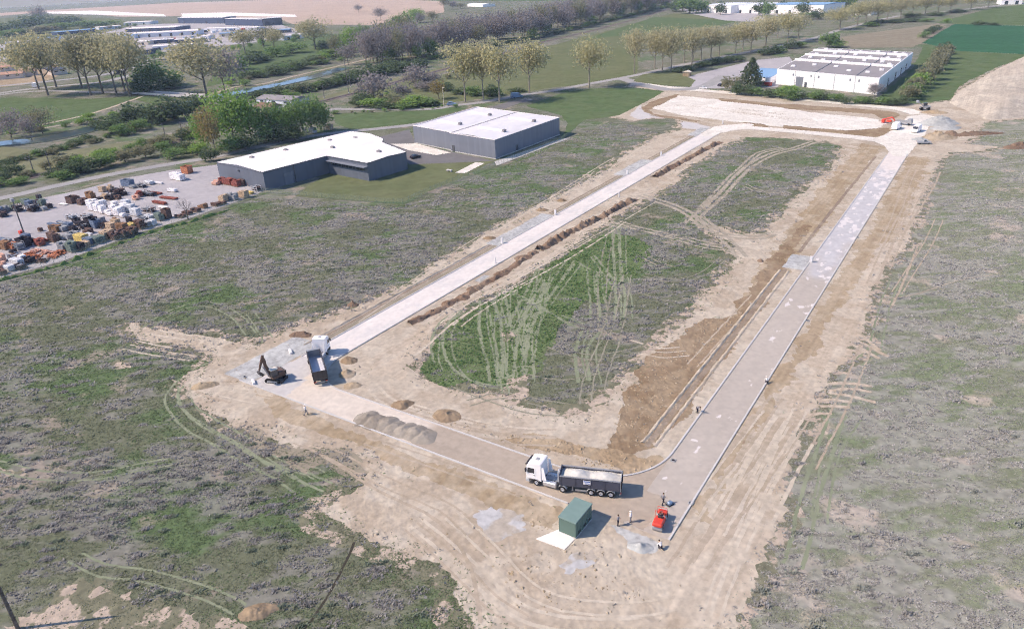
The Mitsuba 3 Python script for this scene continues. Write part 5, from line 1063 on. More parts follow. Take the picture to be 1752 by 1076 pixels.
plant('plane_tree', 'plane', [(-250.3, 334.2, 30.4, 17.9, 0)], ['first plane tree behind the far grey building, leftmost of the four'], 'tree', None)
plant('plane_tree', 'plane', [(-244.9, 344.1, 30.1, 13.0, 1)], ['second, slimmer plane tree behind the far grey building'], 'tree', None)
plant('plane_tree', 'plane', [(-230.0, 338.4, 31.05, 17.0, 2)], ['third plane tree behind the far grey building, beside the dark junction'], 'tree', None)
plant('plane_tree', 'plane', [(-231.4, 371.9, 28.85, 17.4, 0)], ['fourth plane tree behind the far grey building, rightmost of the four'], 'tree', None)
plant('plane_tree', 'plane', [(-206.7, 399.6, 28.05, 17.1, 2)], ['solitary plane tree between the two groups of the roadside row'], 'tree', None)
plant('plane_tree', 'plane', [(-206.4, 463.3, 27.75, 14.5), (-202.6, 488.5, 24.3, 14.2), (-195.1, 483.8, 26.15, 15.6), (-187.2, 479.4, 26.45, 15.3), (-194.9, 523.2, 22.25, 14.1), (-184.9, 511.5, 23.9, 15.3), (-193.2, 537.6, 21.85, 14.3), (-190.3, 545.4, 22.05, 15.3), (-185.7, 553.6, 21.8, 15.4), (-185.9, 572.7, 19.9, 15.0), (-178.7, 589.9, 20.2, 15.2), (-178.4, 606.7, 20.6, 16.5), (-167.5, 591.4, 22.5, 16.8), (-167.1, 629.9, 23.15, 16.8), (-160.6, 673.2, 23.8, 17.6), (-156.9, 693.8, 21.55, 15.0)], 'yellowish plane tree in the roadside row left of the warehouse', 'tree', 'roadside row of plane trees')
plant('plane_tree', 'plane', [(-171.6, 647.9, 22.85, 16.3), (-179.5, 714.2, 19.55, 16.7), (-143.4, 799.5, 20.8, 24.6), (-134.7, 840.2, 22.6, 20.9), (-131.9, 869.3, 22.1, 20.3), (-123.1, 883.8, 22.3, 19.3), (-118.1, 915.1, 21.75, 18.6), (-108.2, 939.0, 21.5, 18.9), (-101.9, 982.4, 20.5, 18.3), (-89.8, 989.7, 21.05, 18.3), (-79.5, 1016.3, 19.6, 18.6), (-68.6, 1033.9, 18.55, 17.5), (-50.4, 1070.9, 16.45, 17.9), (-34.4, 1110.5, 15.55, 18.3)], 'distant plane tree in the top right roadside row', 'tree', 'distant roadside plane trees at the top right')
# woods of tall grey leafless trees between the canal and the railway: every tree its own
wood_front = np.array([(-434.46, 444.55), (-417.94, 455.35), (-413.79, 479.32), (-416.71, 538.7), (-420.13, 608.0), (-423.54, 677.34), (-431.65, 765.62), (-451.02, 891.07), (-470.17, 1040.06), (-492.71, 1203.3), (-515.39, 1338.85)])
wr = np.random.default_rng(5)
wood = []
fl = LineString(wood_front)
nx_ = 190
for i in range(nx_):
    s = fl.length * ((i + wr.random()) / nx_)
    a = np.array(fl.interpolate(s).coords[0]); b = np.array(fl.interpolate(min(s + 2, fl.length)).coords[0])
    d = (b - a) / max(np.linalg.norm(b - a), 1e-6); n = np.array([-d[1], d[0]])
    depth = 3 + wr.random() ** 1.2 * (46 if s < fl.length * .5 else 60)
    q = a + n * depth
    wood.append((float(q[0]), float(q[1]), float(21 + 9 * wr.random()), float(12 + 7 * wr.random())))
plant('bare_tree', 'bare', wood, 'tall grey leafless tree in the woods between canal and railway', 'tree', 'grey leafless woods along the railway')
gw = wr.permutation(len(wood))[:34]
plant('wood_tree', 'green', [(wood[i][0] + 3, wood[i][1] - 2, 9 + 8 * wr.random(), 8 + 4 * wr.random(), 1) for i in gw], 'mid green tree mixed into the grey woods', 'tree', 'green trees within the woods')
und = []
for i in range(60):
    s = fl.length * (i + wr.random()) / 60
    a = np.array(fl.interpolate(s).coords[0])
    und.append((float(a[0] + 2), float(a[1] - 2), float(3.0 + 2.5 * wr.random()), float(6 + 4 * wr.random()), int(wr.integers(0, 3))))
plant('bush', 'bush', und, 'dark bush at the front edge of the grey woods', 'bush', 'bushes along the front of the woods')
plant('bare_tree', 'bare', [(-914.4, 997.8, 20.3, 23.9, 1), (-1222.8, 1266.0, 15.4, 20.5, 1), (-1007.5, 1294.4, 26.75, 21.8), (-996.8, 1310.6, 16.85, 17.1), (-989.9, 1327.9, 11.3, 19.6), (-751.4, 934.0, 16.55, 17.8, 3), (-737.6, 889.1, 17.5, 13.7)], 'isolated leafless tree on the edge of the ploughed field', 'tree', 'isolated trees by the ploughed field')
plant('bare_tree', 'bare', [(-465.5, 461.7, 16.65, 14.6), (-522.6, 503.9, 20.25, 12.9, 3), (-488.8, 509.2, 24.7, 21.0), (-502.7, 545.8, 26.95, 22.1), (-512.5, 587.1, 29.35, 23.2, 3)], 'grey leafless tree by the canal end of the woods', 'tree', 'leafless trees at the near end of the woods')
plant('wood_tree', 'green', [(-520.0, 523.5, 24.65, 14.2, 0), (-548.3, 539.6, 16.1, 10.2, 1), (-613.5, 638.4, 18.4, 17.0, 1), (-782.3, 936.4, 20.1, 25.3, 0), (-643.1, 739.4, 24.4, 26.2, 1)], 'green tree at the near end of the woods by the canal', 'tree', 'green trees by the canal')
# green clump by the nearer building
plant('poplar', 'green', [(-281.4, 203.2, 23.6, 14.3, 0)], ['tall bright green tree at the left corner of the nearer building'], 'tree', None)
plant('poplar', 'green', [(-277.6, 209.8, 19.85, 10.8, 2)], ['bright green tree just right of the tallest one'], 'tree', None)
plant('orange_tree', 'orange', [(-275.1, 188.7, 19.4, 8.3)], ['tree with orange buds left of the bright green trees'], 'tree', None)
plant('poplar', 'green', [(-286.1, 191.5, 15.45, 6.5, 0)], ['small yellow green tree left of the orange one'], 'tree', None)
plant('poplar', 'green', [(-274.3, 218.9, 16.1, 10.5, 1), (-269.8, 223.2, 14.05, 9.5, 0), (-268.6, 229.2, 16.3, 10.7, 1), (-268.7, 237.5, 16.55, 12.5, 1), (-265.0, 241.8, 11.3, 7.1, 1)], 'mid green tree behind the nearer grey building', 'tree', 'green trees behind the nearer building')
plant('bush', 'bush', [(-272.2, 211.8, 8.75, 9.3, 1), (-267.3, 216.3, 7.75, 10.4, 0), (-264.2, 222.7, 6.8, 10.5, 0), (-270.3, 200.1, 7.5, 10.1, 0), (-271.5, 192.5, 6.45, 8.9, 1), (-265.4, 179.2, 5.7, 5.7, 0)], 'low dark bush at the foot of the green trees', 'bush', 'bushes at the foot of the green trees')
# bushes and hedges
plant('hedge_bush', 'bush', [(-396.2, 206.9, 4.25, 9.2, 0), (-373.2, 199.2, 8.1, 11.7, 0), (-390.1, 212.4, 6.05, 9.3, 1), (-386.0, 217.2, 9.1, 12.4, 0), (-386.2, 224.0, 10.4, 13.8, 2), (-375.7, 224.2, 9.7, 10.5, 0), (-372.3, 228.8, 13.35, 14.9, 0), (-373.0, 235.5, 11.05, 12.6, 0), (-373.6, 242.5, 11.2, 10.8, 0), (-377.9, 252.2, 10.2, 9.8, 0), (-385.8, 261.3, 9.8, 8.7, 2), (-364.0, 208.8, 5.85, 7.7, 1), (-359.9, 198.1, 5.7, 8.6, 1), (-367.0, 183.8, 2.8, 7.3, 0), (-361.8, 174.8, 2.45, 6.6, 0), (-357.2, 164.8, 2.4, 6.9, 2), (-352.9, 155.3, 2.35, 5.7, 0), (-351.2, 146.6, 2.3, 6.1, 0), (-350.5, 140.0, 2.25, 6.0, 0), (-346.2, 133.0, 2.2, 5.8, 0)], 'dark bush in the near canal bank hedge', 'bush', 'hedge bushes along the near canal bank')
plant('hedge_bush', 'bush', [(-384.5, 300.0, 5.55, 11.5, 0), (-386.2, 308.8, 5.65, 11.0, 0), (-384.7, 318.7, 6.45, 12.6, 0), (-383.2, 329.0, 5.8, 12.8, 2), (-381.6, 339.6, 5.15, 12.2, 0), (-380.0, 350.5, 6.0, 13.2, 0), (-382.7, 366.1, 6.9, 15.1, 0), (-381.1, 377.9, 7.0, 14.6, 0), (-384.9, 394.8, 8.75, 16.6, 0), (-388.0, 413.0, 8.2, 17.1, 2), (-391.3, 432.2, 8.4, 17.7, 0), (-389.6, 446.5, 6.85, 13.5, 0), (-388.8, 461.1, 7.0, 13.7, 0), (-365.0, 292.7, 5.4, 8.3, 1), (-364.7, 310.5, 4.15, 8.6, 1)], 'dark bush in the hedge between canal and railway', 'bush', 'hedge bushes between canal and railway')
plant('hedge_bush', 'bush', [(-1623.6, 718.9, 20.85, 44.6, 0), (-1681.3, 769.5, 21.8, 42.1, 0), (-1819.1, 856.2, 26.15, 51.1, 0), (-1920.2, 923.2, 25.3, 46.2, 0), (-1929.6, 957.4, 23.15, 49.8, 0), (-1858.4, 953.3, 20.15, 46.0, 0), (-1955.7, 1030.1, 16.05, 40.3, 0), (-1522.1, 674.7, 11.8, 31.5, 1), (-1544.2, 744.9, 14.4, 44.0, 3), (-1580.1, 719.8, 10.3, 44.0, 1), (-1625.6, 879.9, 13.6, 48.6, 1), (-1609.8, 908.8, 11.4, 49.1, 1), (-1644.4, 823.5, 13.3, 47.6, 1)], 'dark green bush in the clump at the top left', 'bush', 'bushes at the top left')
plant('bare_tree', 'bare', [(-2061.6, 1001.2, 40.65, 38.0, 1)], ['pale leafless tree behind the top left bushes'], 'tree', None)
plant('lilac_bush', 'lilac_bush', [(-308.1, 323.0, 14.45, 19.7)], ['large lilac grey leafless bush beside the railway'], 'bush', None)
plant('lilac_bush', 'lilac_bush', [(-314.1, 368.3, 13.5, 16.3)], ['lilac grey leafless bush right of the larger one'], 'bush', None)
plant('lilac_bush', 'lilac_bush', [(-310.7, 379.5, 7.95, 12.8), (-296.5, 335.2, 7.35, 10.3), (-301.2, 361.8, 5.6, 10.9)], 'small lilac grey shrub beside the railway', 'bush', 'small lilac shrubs')
plant('orange_shrub', 'orange', [(-272.0, 338.1, 10.4, 8.1)], ['orange brown bushy tree left of the four plane trees'], 'bush', None)
plant('bush', 'bush', [(-305.7, 311.1, 7.1, 10.0, 0), (-299.6, 300.9, 5.7, 7.8, 0), (-290.7, 303.7, 5.05, 11.6, 4), (-286.1, 309.1, 3.8, 9.7, 1), (-279.3, 311.2, 5.05, 11.6, 3), (-272.0, 313.5, 5.65, 12.9, 4), (-265.4, 315.6, 4.35, 10.9, 1), (-262.6, 320.4, 3.15, 9.7, 0), (-271.4, 306.0, 3.1, 12.7, 1), (-281.3, 302.8, 3.1, 10.9, 0), (-287.6, 365.6, 4.85, 7.9, 0), (-269.3, 356.6, 4.0, 9.0, 0), (-258.8, 355.1, 5.3, 10.2, 1), (-248.6, 355.9, 6.2, 10.1, 0), (-245.7, 358.9, 4.6, 8.1, 1), (-241.4, 373.7, 2.65, 8.3, 0)], 'green shrub between railway and road', 'bush', 'shrubs between railway and road')
plant('bush', 'bush', [(-305.7, 135.9, 2.8, 5.9, 0), (-300.5, 140.0, 4.15, 8.2, 0), (-299.8, 144.3, 5.6, 7.8, 2), (-297.8, 149.1, 5.15, 8.4, 0), (-296.4, 136.0, 3.2, 6.7, 1), (-300.3, 154.2, 5.7, 8.1, 1), (-300.0, 162.9, 5.35, 7.3, 3), (-299.7, 171.9, 5.45, 8.4, 3), (-297.2, 179.9, 5.5, 7.5, 1), (-290.2, 185.1, 6.0, 7.5, 0), (-305.7, 122.8, 2.7, 6.6, 1), (-310.9, 117.0, 3.15, 6.6, 1), (-284.8, 175.7, 4.4, 7.3, 1), (-281.5, 186.1, 4.95, 7.5, 4)], 'scrubby bush between the railway and the yard road', 'bush', 'scrub between railway and yard road')
plant('canal_tree', 'bare', [(-415.4, 171.5, 13.3, 14.6, 0), (-408.1, 183.3, 12.85, 13.1, 3), (-399.2, 157.6, 11.05, 8.3, 2), (-397.0, 172.5, 11.3, 8.6, 4)], 'leafless tree on the canal bank at the left edge', 'tree', 'leafless trees on the left canal bank')
plant('bush', 'bush', [(-525.2, 317.2, 18.7, 21.2, 1), (-522.9, 323.7, 12.35, 19.7, 4), (-507.6, 299.2, 11.8, 13.9, 0), (-501.2, 317.8, 8.05, 14.2, 0), (-493.0, 298.0, 7.75, 16.1, 0), (-502.3, 323.3, 11.3, 10.9, 1)], 'green bush between the left cluster and the solitary plane tree', 'bush', 'bushes left of the solitary plane tree')
plant('bush', 'bush', [(-548.3, 413.5, 11.3, 17.8, 1), (-576.1, 449.4, 11.0, 21.1, 0), (-588.5, 474.3, 6.25, 21.9, 0), (-600.5, 501.4, 9.7, 20.5, 1), (-612.0, 531.0, 10.05, 23.6, 1), (-485.3, 377.2, 6.0, 17.9, 0), (-483.1, 398.1, 7.0, 22.9, 0), (-493.1, 425.0, 7.3, 23.9, 0), (-505.5, 462.4, 6.75, 25.3, 0), (-534.2, 511.6, 7.25, 21.9, 1), (-562.0, 559.2, 9.95, 17.6, 0), (-611.9, 576.0, 8.15, 22.3, 0)], 'dark hedge bush beyond the canal', 'bush', 'hedge bushes beyond the canal')
def along(pts, n, spread, h0, h1, w0, w1, seed, kinds=None):
    rr = np.random.default_rng(seed); l = LineString(pts); out = []
    for i in range(n):
        p = l.interpolate(l.length * (i + rr.random()) / n).coords[0]
        h = h0 + (h1 - h0) * rr.random() ** 1.4
        out.append((p[0] + rr.normal() * spread, p[1] + rr.normal() * spread, h, h * (w0 + (w1 - w0) * rr.random())) + ((int(rr.choice(kinds)),) if kinds else ()))
    return out
plant('scrub_bush', 'bush', along([(-316.25, 125.64), (-317.39, 151.42), (-316.27, 179.59), (-320.57, 212.67), (-329.86, 240.24)], 46, 3.5, 1.5, 5.0, 1.0, 1.7, 1, [1, 3, 3, 4, 0]), 'olive scrub bush on the strip between railway and yard road', 'bush', 'olive scrub by the railway')
plant('scrub_bush', 'bush', along([(-354.38, 136.19), (-351.46, 160.75), (-364.06, 205.65), (-380.0, 240.33)], 34, 2.0, 1.4, 3.6, 1.0, 1.6, 2, [0, 0, 1, 3]), 'dense dark scrub on the near bank of the canal', 'bush', 'dense scrub on the near canal bank')
plant('scrub_bush', 'bush', along([(-433.01, 171.01), (-420.17, 185.18), (-418.37, 205.76), (-424.96, 236.58)], 16, 2.5, 1.5, 4.0, 1.0, 1.8, 3, [1, 3, 4]), 'low scrub on the far bank of the canal', 'bush', 'low scrub on the far canal bank')
plant('scrub_bush', 'bush', along([(-458.22, 335.02), (-487.41, 390.2), (-498.1, 455.48), (-522.68, 523.06)], 30, 6, 2.5, 7, 1.0, 1.6, 4, [0, 1, 1, 4, 3]), 'mixed green bush on the strips beyond the canal', 'bush', 'mixed bushes beyond the canal')
plant('scrub_bush', 'bush', along([(-1540.31, 651.57), (-1616.66, 769.64), (-1709.61, 913.41), (-1618.09, 939.55), (-1430.49, 846.1)], 46, 14, 3, 8, 1.0, 1.6, 5, [0, 1, 1, 4, 3]), 'green bush in the scrub left of the industrial estate', 'bush', 'scrub left of the industrial estate')
plant('scrub_bush', 'bush', along([(-372.57, 303.62), (-380.9, 355.61), (-386.01, 407.03), (-391.75, 453.23)], 34, 2.5, 2, 5.5, 1.0, 1.7, 6, [0, 0, 1, 3]), 'dark scrub bush between the canal and the railway line', 'bush', 'dark scrub between canal and railway')
plant('scrub_bush', 'bush', along([(-309.43, 314.07), (-308.64, 354.88), (-316.0, 399.95), (-323.76, 467.06), (-334.33, 533.75)], 26, 3.5, 1.2, 3.5, 1.0, 1.8, 7, [1, 3, 4]), 'low olive scrub bush on the near side of the railway', 'bush', 'low scrub on the near side of the railway')
plant('scrub_bush', 'bush', along([(-295.75, 279.51), (-279.96, 291.98), (-259.26, 306.1), (-244.87, 318.21)], 16, 1.5, .8, 2.0, 1.1, 1.9, 8, [1, 3, 4]), 'low bush on the green bank between the two roads', 'bush', 'low bushes on the bank between the roads')
plant('estate_tree', 'green', along([(-712.71, 433.68), (-722.73, 493.55), (-725.37, 563.43), (-733.8, 658.19)], 14, 9, 5, 10, .7, 1.0, 9, [0, 1]), 'green tree along the near edge of the industrial estate', 'tree', 'trees along the near edge of the industrial estate')
# around the white warehouse
plant('conifer', 'conifer', [(-119.4, 427.5, 16.55, 13.7)], ['dark spreading conifer left of the white warehouse'], 'tree', None)
plant('bush', 'bush', [(-176.5, 503.3, 3.8, 8.0, 0), (-174.8, 510.1, 3.8, 8.0, 0), (-172.3, 517.2, 4.25, 8.9, 0), (-169.8, 524.3, 4.65, 9.8, 0), (-167.2, 531.6, 4.3, 9.0, 0), (-163.5, 535.7, 4.3, 9.1, 0), (-162.6, 546.4, 3.15, 7.5, 0), (-155.0, 581.2, 6.15, 11.3, 0), (-151.2, 589.6, 6.2, 10.5, 0), (-148.5, 602.1, 4.65, 8.9, 1), (-145.2, 627.9, 6.9, 10.1, 0), (-142.1, 637.1, 4.35, 8.4, 1), (-177.0, 484.6, 3.7, 9.3, 0), (-181.6, 477.6, 2.95, 9.2, 0)], 'dark clipped bush along the parking court', 'bush', 'bushes along the parking court')
plant('bush', 'bush', [(-123.4, 406.7, 7.95, 9.5, 3), (-118.1, 399.8, 6.6, 6.8, 0), (-113.0, 397.2, 5.35, 6.8, 2), (-107.4, 398.9, 4.15, 8.0, 1), (-100.8, 396.8, 4.1, 7.9, 0), (-94.9, 394.7, 5.2, 8.4, 1), (-91.0, 397.7, 6.05, 9.0, 4), (-88.3, 389.1, 5.65, 7.6, 1), (-83.9, 394.2, 4.0, 7.0, 0), (-78.2, 394.0, 4.25, 7.6, 1), (-72.7, 393.8, 3.9, 7.5, 0), (-67.4, 391.8, 3.9, 6.3, 1), (-62.1, 386.3, 3.25, 4.5, 2), (-56.2, 388.2, 3.25, 6.7, 1), (-52.3, 389.4, 3.25, 6.7, 0), (-46.9, 387.6, 3.75, 6.6, 1), (-42.4, 387.4, 3.45, 6.0, 0)], 'green shrub in front of the white warehouse', 'bush', 'shrubs in front of the white warehouse')
plant('lilac_bush', 'lilac_bush', [(-53.0, 410.8, 6.2, 6.4)], ['pale leafless shrub at the right corner of the white warehouse'], 'bush', None)
plant('bush', 'bush', [(-38.8, 390.2, 4.25, 7.1, 0), (-37.6, 404.4, 7.05, 7.8, 3), (-36.3, 415.6, 6.65, 8.0, 1), (-37.0, 430.8, 7.4, 7.7, 3), (-36.2, 443.2, 8.15, 7.9, 4), (-35.9, 456.1, 8.95, 8.1, 3), (-35.5, 474.3, 9.85, 8.4, 3), (-36.1, 498.7, 9.6, 8.1, 3), (-35.6, 520.1, 9.3, 8.4, 3), (-36.3, 549.0, 9.05, 8.8, 3), (-36.5, 574.3, 9.4, 9.2, 3), (-36.7, 601.9, 8.3, 8.0, 0), (-38.7, 561.0, 7.85, 7.5, 3), (-37.0, 514.3, 5.95, 6.9, 3)], 'olive bush in the diagonal row right of the warehouse', 'bush', 'diagonal row of bushes right of the warehouse')
plant('bush', 'bush', [(-120.6, 639.3, 11.15, 13.7, 1), (-115.6, 639.8, 5.15, 10.9, 4)], 'green tree behind the white warehouse', 'tree', 'green trees behind the warehouse')
plant('bush', 'bush', [(-123.1, 883.8, 3.4, 18.2, 0), (-106.5, 882.5, 3.35, 16.8, 0), (-94.2, 896.8, 3.9, 15.6, 0), (-79.1, 895.5, 3.3, 11.9, 1), (-121.7, 839.6, 4.3, 11.6, 1), (-29.8, 848.6, 4.05, 9.8, 0), (-18.6, 847.9, 2.5, 9.8, 0), (-59.0, 878.7, 4.3, 6.9, 4), (-63.0, 762.7, 5.7, 10.2, 0), (-61.8, 798.2, 3.95, 9.5, 0), (-63.1, 719.5, 5.4, 7.7, 1), (-59.7, 1032.1, 3.7, 20.1, 0), (-78.4, 978.7, 4.8, 15.5, 0), (-99.8, 964.0, 4.8, 16.8, 2)], 'dark hedge bush among the fields at the top right', 'bush', 'field hedge bushes at the top right')
plant('bush', 'bush', [(-395.7, 1075.1, 21.4, 33.2, 1), (-386.6, 1097.8, 15.5, 23.5, 1), (-340.7, 1041.9, 17.45, 14.2, 0), (-278.6, 1010.1, 19.2, 16.3, 0), (-262.1, 987.2, 17.35, 13.0, 1), (-265.7, 1073.5, 14.35, 15.5, 0), (-230.0, 1023.0, 17.55, 14.6, 0), (-427.9, 1132.1, 17.8, 31.6, 0), (-192.8, 940.4, 11.1, 20.0, 0), (-211.2, 979.9, 5.2, 21.0, 1), (-201.7, 1083.0, 16.7, 22.7, 0), (-195.8, 1128.9, 17.25, 23.4, 1)], 'green tree in front of the halls at the top right', 'tree', 'green trees by the top right halls')
plant('yard_tree', 'bare_big', [(-201.9, 124.0, 9.2, 7.8)], ['bare leafless tree at the edge of the storage yard'], 'tree', None)

# ------------------------------------------------------------------ vehicles and machines
scene['mat_navy'] = paint((0.06, 0.065, 0.095), 0.35, 0.0, 0.4)
scene['mat_cab_white'] = paint((0.82, 0.80, 0.80), 0.3, 0.0, 0.5)
scene['mat_silver'] = paint((0.62, 0.62, 0.64), 0.35, 0.6)
scene['mat_steel'] = paint((0.34, 0.345, 0.36), 0.5, 0.3)
scene['mat_steel_floor'] = paint((0.66, 0.66, 0.71), 0.5, 0.2)
scene['mat_tyre'] = diffuse((0.028, 0.027, 0.028))
scene['mat_chassis'] = paint((0.03, 0.03, 0.034), 0.55)
scene['mat_mudguard'] = paint((0.42, 0.43, 0.45), 0.5)
scene['mat_lamp_red'] = paint((0.5, 0.03, 0.02), 0.25)
scene['mat_lamp_clear'] = paint((0.7, 0.7, 0.72), 0.15)
scene['mat_blue'] = paint((0.08, 0.16, 0.45), 0.4)
scene['mat_orange'] = paint((0.62, 0.17, 0.04), 0.45)
scene['mat_machine_red'] = paint((0.60, 0.055, 0.03), 0.35, 0, .3)
scene['mat_machine_dark'] = paint((0.045, 0.04, 0.04), 0.5)
scene['mat_machine_brown'] = paint((0.12, 0.07, 0.05), 0.5)
scene['mat_cream'] = paint((0.70, 0.62, 0.50), 0.45)
scene['mat_sand_load'] = bumped(earth((0.56, 0.52, 0.495), (0.61, 0.57, 0.545), (0.66, 0.62, 0.59), 0, .6), fine)
scene['mat_gravel_heap'] = bumped(earth((0.29, 0.24, 0.20), (0.335, 0.28, 0.235), (0.38, 0.325, 0.28)), fine)
scene['mat_stone_grey'] = bumped(earth((0.40, 0.395, 0.40), (0.45, 0.445, 0.45), (0.50, 0.495, 0.50)), fine)

def lathe_y(profile, cx, cz, n=20):
    """turn an (r, y) outline about a sideways axis through (cx, cz)"""
    t = np.arange(n) * 2 * np.pi / n
    V = np.concatenate([np.c_[cx + r_ * np.cos(t), np.full(n, y_), cz + r_ * np.sin(t)] for r_, y_ in profile])
    F = []
    i = np.arange(n); j = (i + 1) % n
    for k in range(len(profile) - 1):
        F.append(np.c_[k * n + i, k * n + j, (k + 1) * n + j, (k + 1) * n + i])
    return V, np.vstack(F)
def place(key, deg, x, y, z=0.0):
    return T().translate([x, y, z]).rotate([0, 0, 1], deg)
def wheels(key, spots, r, w, tw, dual=False):
    for cx, side, half in spots:
        k = numbered(key + '__wheel')
        y0 = side * half; wd = w * (1.9 if dual else 1)
        y1 = y0 - side * wd
        s = np.sign(y0 - y1)
        ent(k + '__tyre', lathe_y([(r * .55, y0 - s * .02), (r * .93, y0), (r, y0 - s * .05), (r, y1 + s * .05), (r * .93, y1), (r * .3, y1)], cx, r + .05), 'mat_tyre', 30, tw)
        ent(k + '__rim', lathe_y([(0.01, y0 - s * .10), (r * .26, y0 - s * .08), (r * .30, y0 + s * .02), (r * .36, y0 + s * .02), (r * .42, y0 - s * .07), (r * .56, y0 - s * .01)], cx, r + .05), 'mat_silver', 30, tw)
def arc_guard(cx, r, half0, half1, a0=20, a1=160, th=0.03, zc=0.55):
    t = np.radians(np.linspace(a0, a1, 12))
    o = [(cx + r * math.cos(a), zc + r * math.sin(a)) for a in t]
    i = [(cx + (r - th) * math.cos(a), zc + (r - th) * math.sin(a)) for a in t[::-1]]
    return side_prism(o + i, min(half0, half1), max(half0, half1))

def semi_tipper(name, label, x, y, ang_t, ang_c, bed0, bed1, load, body, guards):
    k = numbered(name); tag(k, label, 'lorry', None)
    tt, tc = place(k, ang_t, x, y, .05), place(k, ang_c, x, y, .05)
    E_ = lambda part, m, mat, tw, sm=False: ent(numbered(k + '__' + part), m, mat, sm, tw)
    # tractor
    E_('chassis', cat([box(-1.0, 4.6, -.48, -.30, .62, .92), box(-1.0, 4.6, .30, .48, .62, .92), box(-.9, .9, -.9, .9, .98, 1.12), box(-.95, -.8, -.48, .48, .65, .9)] + [box(q, q + .15, -.4, .4, .66, .88) for q in (.9, 1.9)]), 'mat_chassis', tc)
    tc0 = tc
    tc = place(k, ang_c, x + .55 * math.cos(math.radians(ang_c)), y + .55 * math.sin(math.radians(ang_c)), .05)
    cab = [(2.55, 1.05), (4.72, 1.05), (4.80, 1.9), (4.66, 3.05), (4.45, 3.45), (3.7, 3.62), (2.75, 3.68), (2.55, 3.6)]
    E_('cab', cat([side_prism(cab, -1.22, 1.22), side_prism([(2.5, .9), (3.0, .9), (3.05, 1.05), (2.5, 1.05)], -1.2, 1.2)]), 'mat_cab_white', tc, 20)
    E_('windscreen', cat([(np.array([(4.815, -1.10, 1.95), (4.815, 1.10, 1.95), (4.665, 1.08, 2.98), (4.665, -1.08, 2.98), (4.78, -1.10, 1.95), (4.78, 1.10, 1.95), (4.62, 1.08, 2.98), (4.62, -1.08, 2.98)]), np.array([[0, 1, 2, 3], [4, 5, 1, 0], [3, 2, 6, 7], [5, 6, 2, 1], [0, 3, 7, 4]]))]), 'mat_glass_dark', tc)
    for s in (-1, 1):
        d = numbered(k + '__door')
        ent(d, side_prism([(3.35, 1.15), (4.62, 1.15), (4.66, 2.0), (4.5, 2.95), (3.35, 2.95)], *sorted((s * 1.215, s * 1.245))), 'mat_cab_white', False, tc)
        ent(d + '__window', side_prism([(3.5, 2.05), (4.56, 1.98), (4.42, 2.82), (3.5, 2.85)], *sorted((s * 1.24, s * 1.262))), 'mat_glass_dark', False, tc)
        ent(d + '__handle', cbox(3.5, s * 1.27, 1.75, .22, .05, .05), 'mat_chassis', False, tc)
        E_('mirror', cat([cbox(4.72, s * 1.42, 2.45, .14, .24, .62), tube((4.6, s * 1.2, 2.75), (4.72, s * 1.42, 2.72), .025)]), 'mat_chassis', tc)
        E_('headlight', cbox(4.79, s * .92, .98, .08, .42, .22), 'mat_lamp_clear', tc)
        E_('fairing', side_prism([(1.75, 1.3), (2.42, 1.2), (2.42, 3.2), (2.15, 3.3)], *sorted((s * 1.12, s * 1.19))), 'mat_cab_white', tc)
        E_('mudguard', arc_guard(3.23, .62, s * .9, s * 1.24, 10, 170), 'mat_chassis', tc)
        E_('mudguard', arc_guard(-.05, .64, s * .66, s * 1.24), 'mat_mudguard' if guards else 'mat_chassis', tc0)
    E_('grille', cbox(4.79, 0, 1.45, .05, 1.7, .55), 'mat_chassis', tc)
    E_('bumper', cat([rbox(4.3, 4.86, -1.22, 1.22, .42, .92, .06), cbox(3.15, 0, .72, .3, 2.3, .4)]), 'mat_mudguard' if guards else 'mat_chassis', tc)
    E_('sun_visor', cbox(4.74, 0, 3.16, .3, 2.2, .05), 'mat_chassis', tc)
    E_('roof_hatch', rbox(3.2, 3.7, -.3, .3, 3.62, 3.72, .03), 'mat_steel', tc)
    E_('fuel_tank', cat([rbox(.35, 2.35, -1.18, -.52, .42, 1.06, .12), rbox(.35, 2.35, .52, 1.18, .42, 1.06, .12)]), 'mat_silver', tc)
    E_('tank_strap', cat([box(q, q + .06, -1.2, -.5, .40, 1.04) for q in (.8, 1.3, 1.85)]), 'mat_chassis', tc)
    E_('catwalk', cat([box(.3, 2.3, -.45, .45, .98, 1.03)]), 'mat_steel', tc)
    wheels(k, [(3.8, -1, 1.22), (3.8, 1, 1.22)], .51, .32, tc0)
    wheels(k, [(-.05, -1, 1.22), (-.05, 1, 1.22)], .51, .32, tc0, True)
    # trailer
    L0, L1 = bed0, bed1
    E_('frame', cat([box(L0 + .1, L1 - .2, -.55, -.38, 1.0, 1.26), box(L0 + .1, L1 - .2, .38, .55, 1.0, 1.26)] + [box(q, q + .12, -.5, .5, 1.02, 1.24) for q in np.arange(L0 + .4, L1 - .4, 1.3)]), 'mat_chassis', tt)
    ram = numbered(k + '__hydraulic_ram')
    ent(ram, cat([tube((L1 + .18, 0, .95), (L1 + .24, 0, 2.85), .13, .12, 10), tube((L1 + .24, 0, 2.85), (L1 + .22, 0, 3.05), .09, .09, 8)]), 'mat_silver', 30, tt)
    E_('ram_cradle', cat([box(L1 + .05, L1 + .45, -.42, -.28, .95, 2.75), box(L1 + .05, L1 + .45, .28, .42, .95, 2.75), box(L1 + .05, L1 + .45, -.42, .42, 2.6, 2.75)]), 'mat_mudguard', tt)
    E_('bed_floor', box(L0, L1, -1.12, 1.12, 1.28, 1.38), 'mat_steel_floor' if not load else body, tt)
